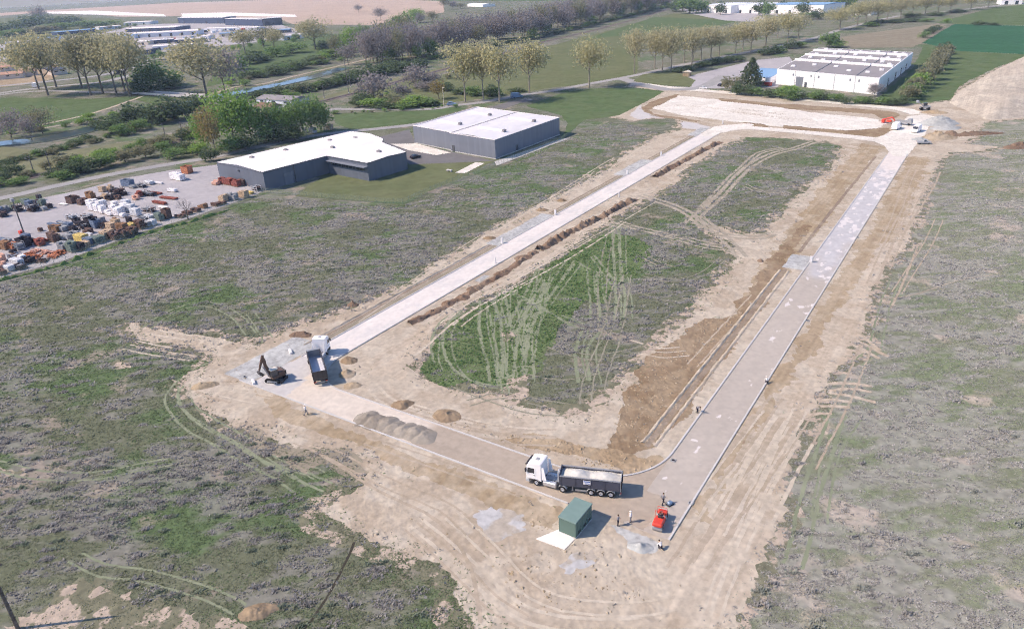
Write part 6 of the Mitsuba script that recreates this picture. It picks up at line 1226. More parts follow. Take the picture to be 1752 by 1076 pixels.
    for s in (-1, 1):
        sd = numbered(k + '__bed_side')
        ent(sd, box(L0, L1, *sorted((s * 1.13, s * 1.20)), 1.25, 2.72), body, False, tt)
        ent(sd + '__top_rail', box(L0 - .02, L1 + .02, *sorted((s * 1.10, s * 1.27)), 2.72, 2.84), 'mat_steel' if load else body, False, tt)
        for q in np.linspace(L0 + .05, L1 - .15, 5):
            ent(numbered(sd + '__rib'), box(q, q + .1, *sorted((s * 1.20, s * 1.26)), 1.25, 2.72), body, False, tt)
        if not load:
            ent(numbered(sd + '__liner'), box(L0 + .05, L1 - .1, *sorted((s * 1.10, s * 1.128)), 1.39, 2.70), 'mat_navy', False, tt)
        E_('side_bar', box(L0 + 4.2, L0 + 6.0, *sorted((s * 1.1, s * 1.15)), .55, .8), 'mat_steel', tt)
    E_('headboard', cat([side_prism([(L1 - .02, 1.25), (L1 + .06, 1.25), (L1 + .12, 2.95), (L1 + .04, 2.95)], -1.22, 1.22), side_prism([(L1 - .55, 2.93), (L1 + .12, 2.93), (L1 + .12, 3.0), (L1 - .55, 3.0)], -1.22, 1.22)]) if not load else side_prism([(L1 - .02, 1.25), (L1 + .06, 1.25), (L1 + .12, 2.95), (L1 + .04, 2.95)], -1.22, 1.22), 'mat_steel' if not load else body, tt)
    tg = numbered(k + '__tailgate')
    ent(tg, cat([box(L0 - .12, L0 - .02, -1.22, 1.22, 1.2, 2.9)]), body if not load else 'mat_steel', False, tt)
    for q in (-1.12, -.4, .4, 1.12):
        ent(numbered(tg + '__rib'), box(L0 - .2, L0 - .12, q - .06, q + .06, 1.2, 2.9), 'mat_chassis', False, tt)
    for s in (-1, 1):
        E_('tail_lamp', cbox(L0 - .12, s * .95, .86, .06, .4, .16), 'mat_lamp_red', tt)
        E_('mud_flap', cbox(L0 + .15, s * .85, .58, .04, .6, .42), 'mat_chassis', tt)
    E_('rear_bumper', box(L0 - .05, L0 + .05, -1.15, 1.15, .58, .76), 'mat_steel', tt)
    ax = [L0 + 1.2, L0 + 2.52, L0 + 3.84]
    for a in ax:
        E_('axle', tube((a, -1, .55), (a, 1, .55), .09), 'mat_chassis', tt)
        for s in (-1, 1):
            E_('mudguard', arc_guard(a, .60, s * .82, s * 1.23, 25, 155), 'mat_mudguard' if guards else 'mat_chassis', tt)
    wheels(k, [(a, s, 1.22) for a in ax for s in (-1, 1)], .51, .36, tt)
    for s in (-1, 1):
        E_('landing_leg', cat([box(L0 + 6.3, L0 + 6.45, *sorted((s * .75, s * .9)), .45, 1.1), cbox(L0 + 6.37, s * .82, .42, .3, .25, .06)]), 'mat_steel', tt)
    if load:
        n, m = 70, 26
        X, Y = np.meshgrid(np.linspace(L0 + .01, L1 - .02, n), np.linspace(-1.125, 1.125, m), indexing='ij')
        hh = lambda cx, rx, h: h * np.exp(-((X - cx) / rx) ** 2 - (Y / .95) ** 2)
        Z = 2.36 + np.maximum(hh(L1 - 2.2, 1.35, .72), hh(L0 + 2.1, 1.7, .58)) + (meshkit.fbm(np.stack([X * 2, Y * 2, X * 0], -1), 4, 3) - .5) * .14
        i = (np.arange(n - 1)[:, None] * m + np.arange(m - 1)).ravel()
        E_('sand_load', (np.stack([X, Y, Z], -1).reshape(-1, 3), np.c_[i, i + m, i + m + 1, i + 1]), 'mat_sand_load', tt, True)
        lg = numbered(k + '__side_plate')
        ent(lg, cbox(L0 + 4.4, 1.275, 2.2, 1.0, .02, .62), 'mat_cab_white', False, tt)
        ent(lg + '__stripe', cbox(L0 + 4.4, 1.29, 2.36, .9, .012, .16), 'mat_blue', False, tt)
        ent(lg + '__stripe_001', cbox(L0 + 4.3, 1.29, 2.06, .6, .012, .12), 'mat_blue', False, tt)
    return k
semi_tipper('tipper_lorry', 'white cabbed tipper lorry with a dark trailer full of pale sand', -39.5, 69.4, 200, 187, -7.5, .55, True, 'mat_navy', True)
semi_tipper('tipper_lorry', 'tipper lorry with an empty dark trailer at the gravel corner beside the excavator', -96.9, 77.6, 144, 118, -8.4, .5, False, 'mat_machine_dark', False)

# tracked excavator at the corner
ex = tag('excavator', 'dark tracked excavator with a cream roof working at the gravel corner', 'excavator')
te = place(ex, 0, -98.9, 69.9, .05)
for s in (-1, 1):
    tr = numbered(ex + '__track')
    t = np.radians(np.linspace(90, 270, 9)); o = [(-1.1 + .36 * math.cos(a), .36 + .36 * math.sin(a)) for a in t] + [(1.1 - .36 * math.cos(a), .36 - .36 * math.sin(a)) for a in t]
    ent(tr, rot(side_prism(o, *sorted((s * .75, s * 1.2))), [0, 0, 1], 20), 'mat_tyre', 30, te)
    ent(tr + '__frame', rot(cbox(0, s * 1.0, .36, 1.9, .5, .3), [0, 0, 1], 20), 'mat_steel', False, te)
    for q in np.linspace(-.9, .9, 5):
        ent(numbered(tr + '__roller'), rot(lathe_y([(.01, s * 1.21), (.14, s * 1.22), (.14, s * 1.0)], q, .24, 12), [0, 0, 1], 20), 'mat_steel', False, te)
ent(ex + '__blade', rot(cbox(1.75, 0, .32, .1, 2.4, .5), [0, 0, 1], 20), 'mat_machine_dark', False, te)
H_ = 258.0
hs = lambda m: rot(m, [0, 0, 1], H_)
ent(ex + '__turntable', tube((0, 0, .62), (0, 0, .85), .55, .55, 16), 'mat_chassis', 30, te)
ent(ex + '__house', cat([hs(rbox(-1.55, .9, -1.05, 1.05, .85, 1.25, .08)), hs(rbox(-1.55, -.35, -1.05, 1.05, 1.25, 1.85, .15)), hs(rbox(-.3, .9, -1.05, -.35, 1.25, 1.7, .08))]), 'mat_machine_brown', False, te)
ent(ex + '__counterweight', hs(rbox(-1.85, -1.5, -1.0, 1.0, .9, 1.75, .12)), 'mat_machine_dark', False, te)
cb = ex + '__cab'
ent(cb, cat([hs(box(-.25, .95, .2, 1.05, 1.25, 1.55))] + [hs(box(px_, px_ + .07, py_, py_ + .07, 1.55, 2.6)) for px_ in (-.25, .88) for py_ in (.2, .98)]), 'mat_machine_dark', False, te)
ent(cb + '__glass', hs(box(-.2, .92, .23, 1.02, 1.55, 2.58)), 'mat_glass_dark', False, te)
ent(cb + '__roof', hs(rbox(-.35, 1.05, .12, 1.12, 2.6, 2.74, .05)), 'mat_cream', False, te)
def arm2(p, q, w0, w1, y=0.0, wy=.26):
    p, q = np.array(p), np.array(q); d = (q - p) / np.linalg.norm(q - p); n = np.array([-d[1], d[0]])
    return side_prism([tuple(p + n * w0), tuple(p - n * w0), tuple((p + q) / 2 - n * max(w0, w1)), tuple(q - n * w1), tuple(q + n * w1), tuple((p + q) / 2 + n * max(w0, w1) * 1.15)], y - wy / 2, y + wy / 2)
ent(ex + '__boom', cat([hs(arm2((.7, 1.3), (1.35, 3.6), .2, .27)), hs(arm2((1.35, 3.6), (1.5, 5.45), .26, .17))]), 'mat_machine_brown', False, te)
ent(ex + '__boom__ram', cat([hs(tube((1.0, -.25, 1.2), (1.75, -.25, 3.5), .07)), hs(tube((1.0, .22, 1.2), (1.75, .22, 3.5), .07))]), 'mat_steel', 30, te)
ent(ex + '__arm', hs(arm2((1.4, 5.65), (2.6, 3.0), .2, .12, 0, .22)), 'mat_machine_brown', False, te)
ent(ex + '__arm__ram', hs(tube((1.3, 0, 4.5), (1.75, 0, 5.2), .06)), 'mat_steel', 30, te)
ent(ex + '__bucket', cat([hs(side_prism([(2.60, 2.95), (2.92, 2.85), (2.75, 2.3), (2.35, 1.95), (1.95, 2.15), (2.02, 2.3), (2.30, 2.12), (2.60, 2.4)], -.45, .45)), hs(side_prism([(2.60, 2.95), (2.85, 2.8), (2.70, 2.3), (2.35, 2.0), (2.00, 2.2)], -.45, -.41)), hs(side_prism([(2.60, 2.95), (2.85, 2.8), (2.70, 2.3), (2.35, 2.0), (2.00, 2.2)], .41, .45))]), 'mat_machine_dark', False, te)

# small red roller
ro = tag('roller', 'small red roller with a driver at the bottom right road corner', 'roller')
tr_ = place(ro, 98, -25.6, 69.0, .05)
for q, nm in ((-1.15, 'drum'), (1.15, 'drum')):
    dk = numbered(ro + '__drum')
    ent(dk, lathe_y([(.01, -.62), (.42, -.62), (.44, -.58), (.44, .58), (.42, .62), (.01, .62)], q, .44, 28), 'mat_steel', 30, tr_)
    ent(dk + '__yoke', cat([box(q - .12, q + .12, s * .64 - .04, s * .64 + .04, .38, .95) for s in (-1, 1)] + [box(q - .15, q + .15, -.68, .68, .9, 1.02)]), 'mat_machine_dark', False, tr_)
ent(ro + '__body', cat([rbox(-1.75, -.35, -.62, .62, .95, 1.38, .12), rbox(-.4, .45, -.6, .6, .55, .98, .06), rbox(.75, 1.6, -.6, .6, .98, 1.2, .1)]), 'mat_machine_red', False, tr_)
ent(ro + '__seat', cat([rbox(-.3, .15, -.25, .25, 1.0, 1.15, .05), rbox(-.38, -.26, -.25, .25, 1.1, 1.6, .04)]), 'mat_machine_dark', False, tr_)
ent(ro + '__steering_wheel', cat([tube((.7, 0, 1.0), (.55, 0, 1.45), .03), tube((.53, 0, 1.46), (.51, 0, 1.50), .2, .2, 14)]), 'mat_machine_dark', False, tr_)
ent(ro + '__roll_bar', cat([tube((-.42, s * .58, .98), (-.42, s * .58, 2.35), .035) for s in (-1, 1)] + [tube((-.42, -.58, 2.35), (-.42, .58, 2.35), .035)]), 'mat_machine_red', 30, tr_)
ent(ro + '__front_rail', cat([tube((.95, s * .58, 1.2), (.95, s * .58, 1.95), .03) for s in (-1, 1)] + [tube((.95, -.58, 1.95), (.95, .58, 1.95), .03)]), 'mat_machine_red', 30, tr_)
for s in (-1, 1):
    ent(numbered(ro + '__lamp'), cbox(1.62, s * .4, 1.1, .06, .16, .12), 'mat_lamp_clear', False, tr_)

# cars and vans
def car(name, label, x, y, ang, paint_, kind='car', L=4.3, W=1.8, Hh=1.48, cat_='car', scale=1.0):
    k = numbered(name); tag(k, label, cat_)
    tw = T().translate([x, y, .06]).rotate([0, 0, 1], ang).scale(scale)
    h = L / 2
    if kind == 'car':
        low = [(-h, .35), (-h + .05, .85), (-h + .6, .95), (h - 1.2, .95), (h - .1, .78), (h, .55), (h - .05, .3), (-h + .05, .3)]
        top = [(-h + .25, .94), (-h + .75, Hh - .08), (-h + 1.2, Hh), (h - 2.1, Hh), (h - 1.15, .94)]
    elif kind == 'van':
        low = [(-h, .35), (-h, 1.15), (h - 1.0, 1.15), (h - .15, .95), (h, .6), (h - .05, .32), (-h + .05, .32)]
        top = [(-h + .01, 1.14), (-h + .06, Hh - .1), (-h + .2, Hh), (h - 1.9, Hh), (h - 1.5, Hh - .15), (h - .75, 1.14)]
    else:
        low = [(-h, .55), (-h, .95), (h - 1.2, .95), (h - .1, .85), (h, .55), (h - .05, .35), (-h + .05, .45)]
        top = [(-.3, .94), (-.2, Hh), (h - 2.1, Hh), (h - 1.3, .94)]
    ent(k + '__body', side_prism(low, -W / 2, W / 2), paint_, 25, tw)
    t = np.array(top); c = t[:, 0].mean()
    v, f = side_prism(top, -W / 2 + .04, W / 2 - .04)
    v = np.array(v); v[:, 1] *= 1 - .16 * np.clip((v[:, 2] - .94) / (Hh - .94), 0, 1)
    ent(k + '__cabin', (v, f), paint_ if kind != 'car' else paint_, 25, tw)
    ws = []
    for s in (-1, 1):
        q = [(a + (c - a) * .14, .94 + (b - .94) * .82 + .06) for a, b in top] if kind != 'van' else [(h - 2.0, 1.25), (h - 1.0, 1.25), (h - 1.55, Hh - .3), (h - 2.0, Hh - .3)]
        v, f = side_prism(q, *sorted((s * (W / 2 - .05), s * (W / 2 - .02)))); v = np.array(v); v[:, 1] *= 1 - .16 * np.clip((v[:, 2] - .94) / (Hh - .94), 0, 1) - .008
        ent(numbered(k + '__side_window'), (v, f), 'mat_glass_dark', False, tw)
    a, b = np.array(top[-2]), np.array(top[-1])
    p0, p1 = a + (b - a) * .12, a + (b - a) * .9
    ent(k + '__windscreen', side_prism([tuple(p0 + [.01, .01]), tuple(p0 + [.05, .035]), tuple(p1 + [.05, .035]), tuple(p1 + [.01, .01])], -W / 2 + .2, W / 2 - .2), 'mat_glass_dark', False, tw)
    for s in (-1, 1):
        ent(numbered(k + '__headlight'), cbox(h - .06, s * W * .36, .7, .12, .3, .14), 'mat_lamp_clear', False, tw)
        ent(numbered(k + '__tail_lamp'), cbox(-h, s * W * .4, .8, .06, .18, .2), 'mat_lamp_red', False, tw)
        for q in (-h + .85, h - .85):
            wk = numbered(k + '__wheel')
            ent(wk, lathe_y([(.01, s * W / 2 - s * .02), (.2, s * W / 2), (.32, s * W / 2), (.33, s * (W / 2 - .04)), (.33, s * (W / 2 - .2)), (.01, s * (W / 2 - .2))], q, .33, 14), 'mat_tyre', 30, tw)
    return k
P0 = lambda s: s
def veh(name, label, pt, ang, paint_, *a, **k):
    car(name, label, pt[0][0], pt[0][1], ang, paint_, *a, **k)
scene['mat_car_blue'] = paint((0.16, 0.24, 0.36), 0.3, 0, .5)
scene['mat_car_black'] = paint((0.02, 0.02, 0.03), 0.3, 0, .5)
veh('parked_car', 'small black car parked at the corner of the nearer grey building', [(-187.93, 215.92)], 75, 'mat_car_black')
veh('car', 'light blue car driving on the road behind the grey buildings', [(-250.63, 322.17)], 30, 'mat_car_blue', scale=1.25)
veh('pickup', 'dark blue lorry on the dark junction under the plane trees', [(-229.5, 354.98)], 60, 'mat_car_blue', 'van', 5.5, 2.0, 2.4, 'van', scale=1.2)
veh('white_van', 'white van seen from above at the far crossroads', [(-33.01, 332.6)], 80, 'mat_cab_white', 'van', 5.4, 2.0, 2.3, 'van', scale=1.15)
veh('white_van', 'white van with a dark windscreen right of the far crossroads', [(-25.46, 329.17)], -100, 'mat_cab_white', 'van', 5.4, 2.0, 2.3, 'van', scale=1.1)
veh('pickup', 'grey pickup by the soil heap right of the far crossroads', [(-20.53, 307.23)], 20, 'mat_steel', 'pickup', 4.8, 1.8, 1.6, 'pickup')
veh('parked_car', 'white car at the entrance of the parking court', [(-141.54, 412.56)], 10, 'mat_cab_white')
veh('parked_car', 'dark car beside the conifer in the parking court', [(-135.8, 425.5)], 70, 'mat_car_black')
for i, (p, m_) in enumerate(zip([(-1078.52, 760.77), (-1075.36, 765.99), (-1060.21, 776.5), (-1049.73, 781.75), (-1046.17, 792.32), (-1042.58, 803.01), (-1034.93, 808.31), (-1031.26, 819.15), (-1105.35, 700.08), (-1102.19, 709.93), (-1034.63, 751.0), (-1001.48, 751.39), (-996.88, 771.45), (-992.75, 642.2), (-974.17, 643.34), (-974.65, 660.24), (-968.65, 669.16), (-630.94, 289.01), (-639.74, 362.85)], ['mat_cab_white', 'mat_car_black', 'mat_cab_white', 'mat_silver', 'mat_car_blue', 'mat_cab_white', 'mat_machine_red', 'mat_cab_white', 'mat_car_blue', 'mat_cab_white', 'mat_cab_white', 'mat_silver', 'mat_car_black', 'mat_cab_white', 'mat_machine_red', 'mat_cab_white', 'mat_car_blue', 'mat_cab_white', 'mat_car_black'])):
    cn = {'mat_cab_white': 'white', 'mat_car_black': 'black', 'mat_silver': 'silver', 'mat_car_blue': 'blue', 'mat_machine_red': 'red'}[m_]
    k = car('parked_van', cn + ' van parked in the far industrial estate at the top left', p[0], p[1], 60 + 40 * (i % 3), m_, 'van', 5.6, 2.1, 2.4, 'van', 1.5)
    tag(k, None, None, cn + ' vans in the far industrial estate')
# red crane lorry at the far crossroads
cl = tag('crane_lorry', 'grey flatbed lorry with a red loading arm at the far crossroads', 'lorry')
cx_, cy_ = [(-31.63, 342.09)][0]
tl = T().translate([cx_, cy_, .06]).rotate([0, 0, 1], 170)
ent(cl + '__cab', side_prism([(-3.2, .6), (-1.6, .6), (-1.6, 2.5), (-2.9, 2.6), (-3.2, 1.6)], -1.15, 1.15), 'mat_steel', False, tl)
ent(cl + '__bed', cat([box(-1.4, 3.2, -1.2, 1.2, .9, 1.1), box(-1.4, 3.2, -1.2, -1.12, 1.1, 1.6), box(-1.4, 3.2, 1.12, 1.2, 1.1, 1.6)]), 'mat_steel', False, tl)
for s in (-1, 1):
    for q in (-2.4, 1.2, 2.4):
        ent(numbered(cl + '__wheel'), lathe_y([(.01, s * 1.15), (.45, s * 1.17), (.48, s * 1.1), (.48, s * .85), (.01, s * .85)], q, .48, 14), 'mat_tyre', 30, tl)
ent(cl + '__loading_arm', cat([tube((3.2, 0, 1.0), (4.6, 0, 2.6), .28, .22), tube((4.6, 0, 2.6), (7.6, 0, 1.6), .3, .22), rbox(7.2, 8.4, -1.0, 1.0, .3, 1.7, .2), rbox(4.6, 6.6, -.7, .7, .6, 1.5, .2)]), 'mat_machine_red', False, tl)
# grey loader by the gravel pile
lo = tag('loader', 'grey loader with a raised arm behind the far gravel pile', 'loader')
lx, ly = [(-27.72, 379.16)][0]
tl = T().translate([lx, ly, .06]).rotate([0, 0, 1], 200)
ent(lo + '__body', cat([rbox(-2.2, .3, -1.0, 1.0, .8, 1.9, .15), rbox(.3, 2.0, -.6, .6, .8, 1.3, .1)]), 'mat_steel', False, tl)
ent(lo + '__cab', rbox(-.8, .6, -.7, .7, 1.9, 3.1, .1), 'mat_glass_dark', False, tl)
ent(lo + '__arm', cat([tube((.4, s * .6, 1.6), (3.0, s * .6, 3.6), .16) for s in (-1, 1)] + [rbox(2.8, 3.8, -1.2, 1.2, 3.3, 4.2, .15)]), 'mat_steel', False, tl)
for s in (-1, 1):
    for q in (-1.5, 1.3):
        ent(numbered(lo + '__wheel'), lathe_y([(.01, s * 1.15), (.6, s * 1.17), (.68, s * 1.05), (.68, s * .65), (.01, s * .65)], q, .68, 16), 'mat_tyre', 30, tl)

# ------------------------------------------------------------------ green transformer cabin
scene['mat_cabin_wall'] = paint(proc(lambda p, n, uv: C(0.095, 0.155, 0.130) * (0.92 + .16 * fbm(p.x * 2, p.y * 2, p.z * 2, 3))), 0.6)
scene['mat_cabin_roof'] = paint(proc(lambda p, n, uv: C(0.17, 0.25, 0.225) * (0.94 + .12 * fbm(p.x * 2, p.y * 2, p.z * 2, 3))), 0.6)
cq = (-36.0, 61.55, -33.5, 65.75)
cab_ = tag('green_cabin', 'dark green windowless cabin with a pale green flat roof', 'cabin')
tcab = T().translate([-34.75, 63.5, .02]).rotate([0, 0, 1], -1.0)
hx, hy = 1.2, 2.1
ent(cab_ + '__wall', box(-hx, hx, -hy, hy, 0, 2.35), 'mat_cabin_wall', False, tcab)
ent(cab_ + '__roof', cat([rbox(-hx - .08, hx + .08, -hy - .08, hy + .08, 2.35, 2.52, .03)]), 'mat_cabin_roof', False, tcab)
ent(cab_ + '__plinth', box(-hx - .03, hx + .03, -hy - .03, hy + .03, 0, .12), 'mat_kerb', False, tcab)
for i, y_ in enumerate((-1.2, .2, 1.35)):
    dk = numbered(cab_ + '__door')
    ent(dk, box(hx, hx + .03, y_ - .48, y_ + .48, .15, 2.2), 'mat_cabin_wall', False, tcab)
    ent(dk + '__handle', cbox(hx + .05, y_ + .36, 1.1, .04, .05, .16), 'mat_chassis', False, tcab)
    for q in range(6):
        ent(numbered(dk + '__louvre'), cbox(hx + .035, y_, .35 + q * .07, .02, .7, .03), 'mat_chassis', False, tcab)

# ------------------------------------------------------------------ heaps of soil, gravel and sand
def heap(name, label, cat_, x, y, rx, ry, h, ang, mat, seed, group=None, rough=.35, n=26, m=30, z=.03):
    key = numbered(name)
    t = np.linspace(0, 1, n)[:, None]; a = np.linspace(0, 2 * np.pi, m, endpoint=False)[None]
    er = 1 + .30 * (meshkit.fbm(np.stack([np.cos(a) * 1.3 + seed, np.sin(a) * 1.3, a * 0], -1), 3, seed) - .5) * 2
    px_, py_ = np.cos(a) * t * er, np.sin(a) * t * er
    pz = (1 - t ** 1.25) ** 1.0 * (1 + 0 * a)
    q = np.stack([px_ * rx * 1.2, py_ * ry * 1.2, pz * 0 + seed], -1)
    pz = pz * (1 + rough * 1.6 * (meshkit.fbm(q, 5, seed) - .5)) - (t >= 1) * .05
    ca, sa = math.cos(math.radians(ang)), math.sin(math.radians(ang))
    X = x + px_ * rx * ca - py_ * ry * sa; Y = y + px_ * rx * sa + py_ * ry * ca
    Z = z + np.maximum(pz, -.05) * h
    i = np.arange(n - 1)[:, None] * m; j = np.arange(m)[None]; jn = (j + 1) % m
    F = np.stack([i + j, i + m + j, i + m + jn, i + jn], -1).reshape(-1, 4)
    ent(key, (np.stack([X, Y, Z], -1).reshape(-1, 3), F), mat, 50)
    return tag(key, label, cat_, group)
for i, (x, y) in enumerate([(-75.69, 68.72), (-73.85, 68.79), (-71.94, 68.89), (-70.07, 69.0), (-68.04, 69.02), (-66.22, 69.13), (-64.34, 69.1)]):
    heap('gravel_heap', ['first, leftmost brown gravel heap of the row tipped on the lower road', 'second brown gravel heap from the left on the lower road', 'third brown gravel heap from the left on the lower road', 'fourth, middle brown gravel heap on the lower road', 'fifth brown gravel heap from the left on the lower road', 'sixth brown gravel heap from the left on the lower road', 'last, rightmost brown gravel heap of the row on the lower road'][i], 'gravel heap', x, y, 2.2, 2.3, .62 + .10 * (i % 3), 20 * i, 'mat_gravel_heap', 10 + i, None, .38, 26, 30, .05)
for i, (x, y, s) in enumerate([(*q, s) for q, s in zip([(-93.45, 101.53), (-92.9, 105.69), (-92.87, 111.1), (-91.51, 114.6), (-92.24, 120.45), (-91.8, 130.5), (-92.81, 141.66), (-92.32, 145.59)], (1.7, 1.6, 1.7, 1.6, 2.0, 2.0, 2.2, 1.6))]):
    heap('soil_heap', ['first, nearest small brown soil heap along the left road', 'second brown soil heap along the inner kerb of the left road', 'third brown soil heap along the left road', 'fourth brown soil heap along the left road', 'fifth brown soil heap along the left road', 'brown soil heap beside the small post on the left road', 'brown soil heap just before the long soil windrow, larger one', 'brown soil heap touching the near end of the long windrow'][i], 'soil heap', x + 1.2, y, s, s * .8, .58, 60, 'mat_earth_dark', 40 + i, None, .95)
row1 = [(-92.49, 147.87), (-92.07, 153.93), (-92.06, 161.66), (-91.55, 168.99), (-90.77, 176.24), (-90.21, 184.38), (-89.61, 192.99), (-89.06, 199.3)]
def windrow(name, label, pts, w, h, seed, mat):
    c = spline(pts, 1.6); parts = []
    rr = np.random.default_rng(seed)
    st = ridge([tuple(q) for q in c], w, h, seed, .3)
    vv = st[0]; lump = meshkit.fbm(np.c_[vv[:, :2] / 1.4, np.zeros(len(vv))], 3, seed + 40)
    vv[:, 2] *= np.clip((lump - .3) * 4.2, .12, 1.5)
    vv[:, :2] += (np.c_[meshkit.fbm(vv / .7, 2, 5), meshkit.fbm(vv / .7 + 9, 2, 6)] - .5) * .5
    key = numbered(name)
    ent(key, (st[0] + [0, 0, .03], st[1]), mat, 60)
    tag(key, label, 'grass strip' if 'grass' in name else 'soil bank')
windrow('soil_windrow', 'long reddish brown soil windrow along the middle of the left road', [(x + 1.6, y) for x, y in row1], 2.8, .8, 3, 'mat_earth_dark')
windrow('soil_windrow', 'long reddish brown soil windrow along the far part of the left road', [(x + 1.6, y) for x, y in [(-93.61, 225.2), (-93.1, 243.74), (-92.46, 262.45), (-90.85, 284.75)]], 2.6, .75, 4, 'mat_earth_dark')
windrow('soil_windrow', 'low broken ridge of brown soil linking the nearer heaps along the left road', [(x + 1.5, y) for x, y in [(-94.02, 99.04), (-92.94, 105.34), (-92.56, 113.0), (-92.24, 120.45), (-91.92, 130.44), (-92.54, 141.79), (-92.36, 146.51)]], 2.0, .42, 8, 'mat_earth_dark')
HEAPS = [('soil_heap', 'dark brown soil heap by the inner kerb bend, upper one', [(-92.29, 81.69)], 1.6, 1.4, .8, 'mat_earth_brown'), ('soil_heap', 'tan soil heap by the inner kerb bend, middle one', [(-89.03, 77.77)], 1.8, 1.5, .7, 'mat_earth_tan'), ('soil_heap', 'low soil heap by the inner kerb bend, lowest one', [(-85.32, 75.14)], 1.7, 1.3, .6, 'mat_earth_tan'),
    ('soil_heap', 'brown soil heap behind the lower kerb, smaller one', [(-73.27, 74.85)], 1.9, 1.5, .65, 'mat_earth_brown'), ('soil_heap', 'clumpy brown soil heap behind the lower kerb, larger one', [(-64.76, 75.56)], 2.6, 1.9, .65, 'mat_earth_brown'),
    ('soil_heap', 'brown soil heap left of the left road, nearer one', [(-108.9, 84.89)], 2.4, 1.2, .8, 'mat_earth_dark'), ('soil_heap', 'dark soil heap left of the left road, farther one', [(-109.8, 100.66)], 1.4, 1.1, .8, 'mat_earth_dark'), ('soil_heap', 'red brown soil heap at the left tip of the site', [(-108.9, 62.3)], 2.4, 1.3, .8, 'mat_earth_orange'),
    ('soil_heap', 'small soil heap by the nearer stone pad on the left road', [(-107.44, 150.12)], 1.8, 1.2, .7, 'mat_earth_brown'), ('soil_heap', 'small soil heap beyond the nearer stone pad', [(-107.45, 177.75)], 2.2, 1.2, .8, 'mat_earth_brown'), ('soil_heap', 'small soil heap beyond the middle of the left road', [(-106.96, 188.53)], 1.6, 1.2, .8, 'mat_earth_brown'),
    ('soil_heap', 'red brown soil mound at the bottom left edge of the site', [(-59.03, 33.17)], 2.3, 1.2, .6, 'mat_earth_brown'), ('soil_heap', 'dark clod of soil beside the pad on the right', [(-39.91, 164.59)], .8, .8, .5, 'mat_earth_dark'),
    ('gravel_heap', 'big pale grey gravel heap right of the far crossroads', [(-19.29, 349.07)], 7.5, 6.5, 3.2, 'mat_stone_grey'), ('gravel_heap', 'lower pale grey gravel heap in front of the big one', [(-16.01, 339.96)], 6, 4, 1.4, 'mat_stone_grey'), ('soil_heap', 'tan soil heap right of the far crossroads', [(-17.34, 320.48)], 7, 5, 2.2, 'mat_earth_tan'), ('soil_heap', 'low reddish soil heap behind the far gravel heap', [(-23.21, 373.01)], 6, 2.5, 1.2, 'mat_earth_orange'),
    ('soil_heap', 'dark soil heap right of the tan one', [(-13.51, 328.79)], 2.5, 2, 1.6, 'mat_earth_dark'), ('soil_heap', 'long low dark soil heap at the right of the site', [(-6.2, 330.33)], 13, 2.2, 1.3, 'mat_earth_dark'), ('soil_heap', 'brown soil heap at the far right edge', [(9.07, 313.5)], 6, 3, 1.6, 'mat_earth_dark'), ('soil_heap', 'grey stones heaped beside the grey pickup', [(-22.41, 314.1)], 3.4, 2.0, 1.0, 'mat_stone_grey'),
    ('sand_heap', 'pale grey sand heap on the gravel patch by the lower right corner', [(-26.05, 64.03)], 1.5, 1.1, .55, 'mat_stone_grey')]
for i, (n_, l_, p, rx, ry, h, mt) in enumerate(HEAPS):
    heap(n_, l_, 'gravel heap' if 'gravel' in n_ else 'sand heap' if 'sand' in n_ else 'soil heap', p[0][0], p[0][1], rx, ry, h, 15 + 10 * (i % 4), mt, 70 + i, None, .4 if 'gravel' in n_ else .9)

# ------------------------------------------------------------------ small posts, boxes and lids beside the kerbs
scene['mat_post'] = diffuse((0.70, 0.68, 0.69))
def post(label, p, h=1.1, w=.45, d=.3):
    k = numbered('utility_box'); tag(k, label, 'utility box')
    x, y = p
    ent(k + '__cabinet', mv(rbox(-w / 2, w / 2, -d / 2, d / 2, .12, h, .04), x, y, .03), 'mat_post')
    ent(k + '__foot', mv(rbox(-w / 2 - .06, w / 2 + .06, -d / 2 - .06, d / 2 + .06, 0, .14, .02), x, y, .03), 'mat_kerb')
for l_, p in zip(['white utility box at the near end of the nearer left stone pad', 'white utility box at the far end of the nearer left stone pad', 'white utility box at the near end of the middle left stone pad', 'white utility box at the far end of the middle left stone pad', 'white utility box at the far end of the left road', 'slim white post on the inner kerb of the left road, nearer', 'slim grey post on the inner kerb of the left road, farther', 'white utility box on the pad across the right trench'], [(-102.14, 148.08), (-101.71, 175.39), (-101.87, 225.05), (-101.77, 254.67), (-99.9, 319.42), (-95.6, 135.39), (-92.67, 199.07), (-29.56, 168.86)]):
    post(l_, p, 1.5 if 'slim' not in l_ else 1.7, .55 if 'slim' not in l_ else .25, .35 if 'slim' not in l_ else .25)
for l_, p in zip(['white concrete block at the edge of the excavator pad', 'white concrete block beside the nearer utility box', 'white stone block at the kerb end left of the excavator'], [(-104.84, 78.6), (-127.61, 81.78), (-101.75, 67.31)]):
    if p[0] > -112:
        k = numbered('concrete_block'); ent(k, mv(rot(rbox(-.9, .9, -.25, .25, 0, .45, .05), [0, 0, 1], -30), *p, .04), 'mat_post'); tag(k, l_, 'concrete block')
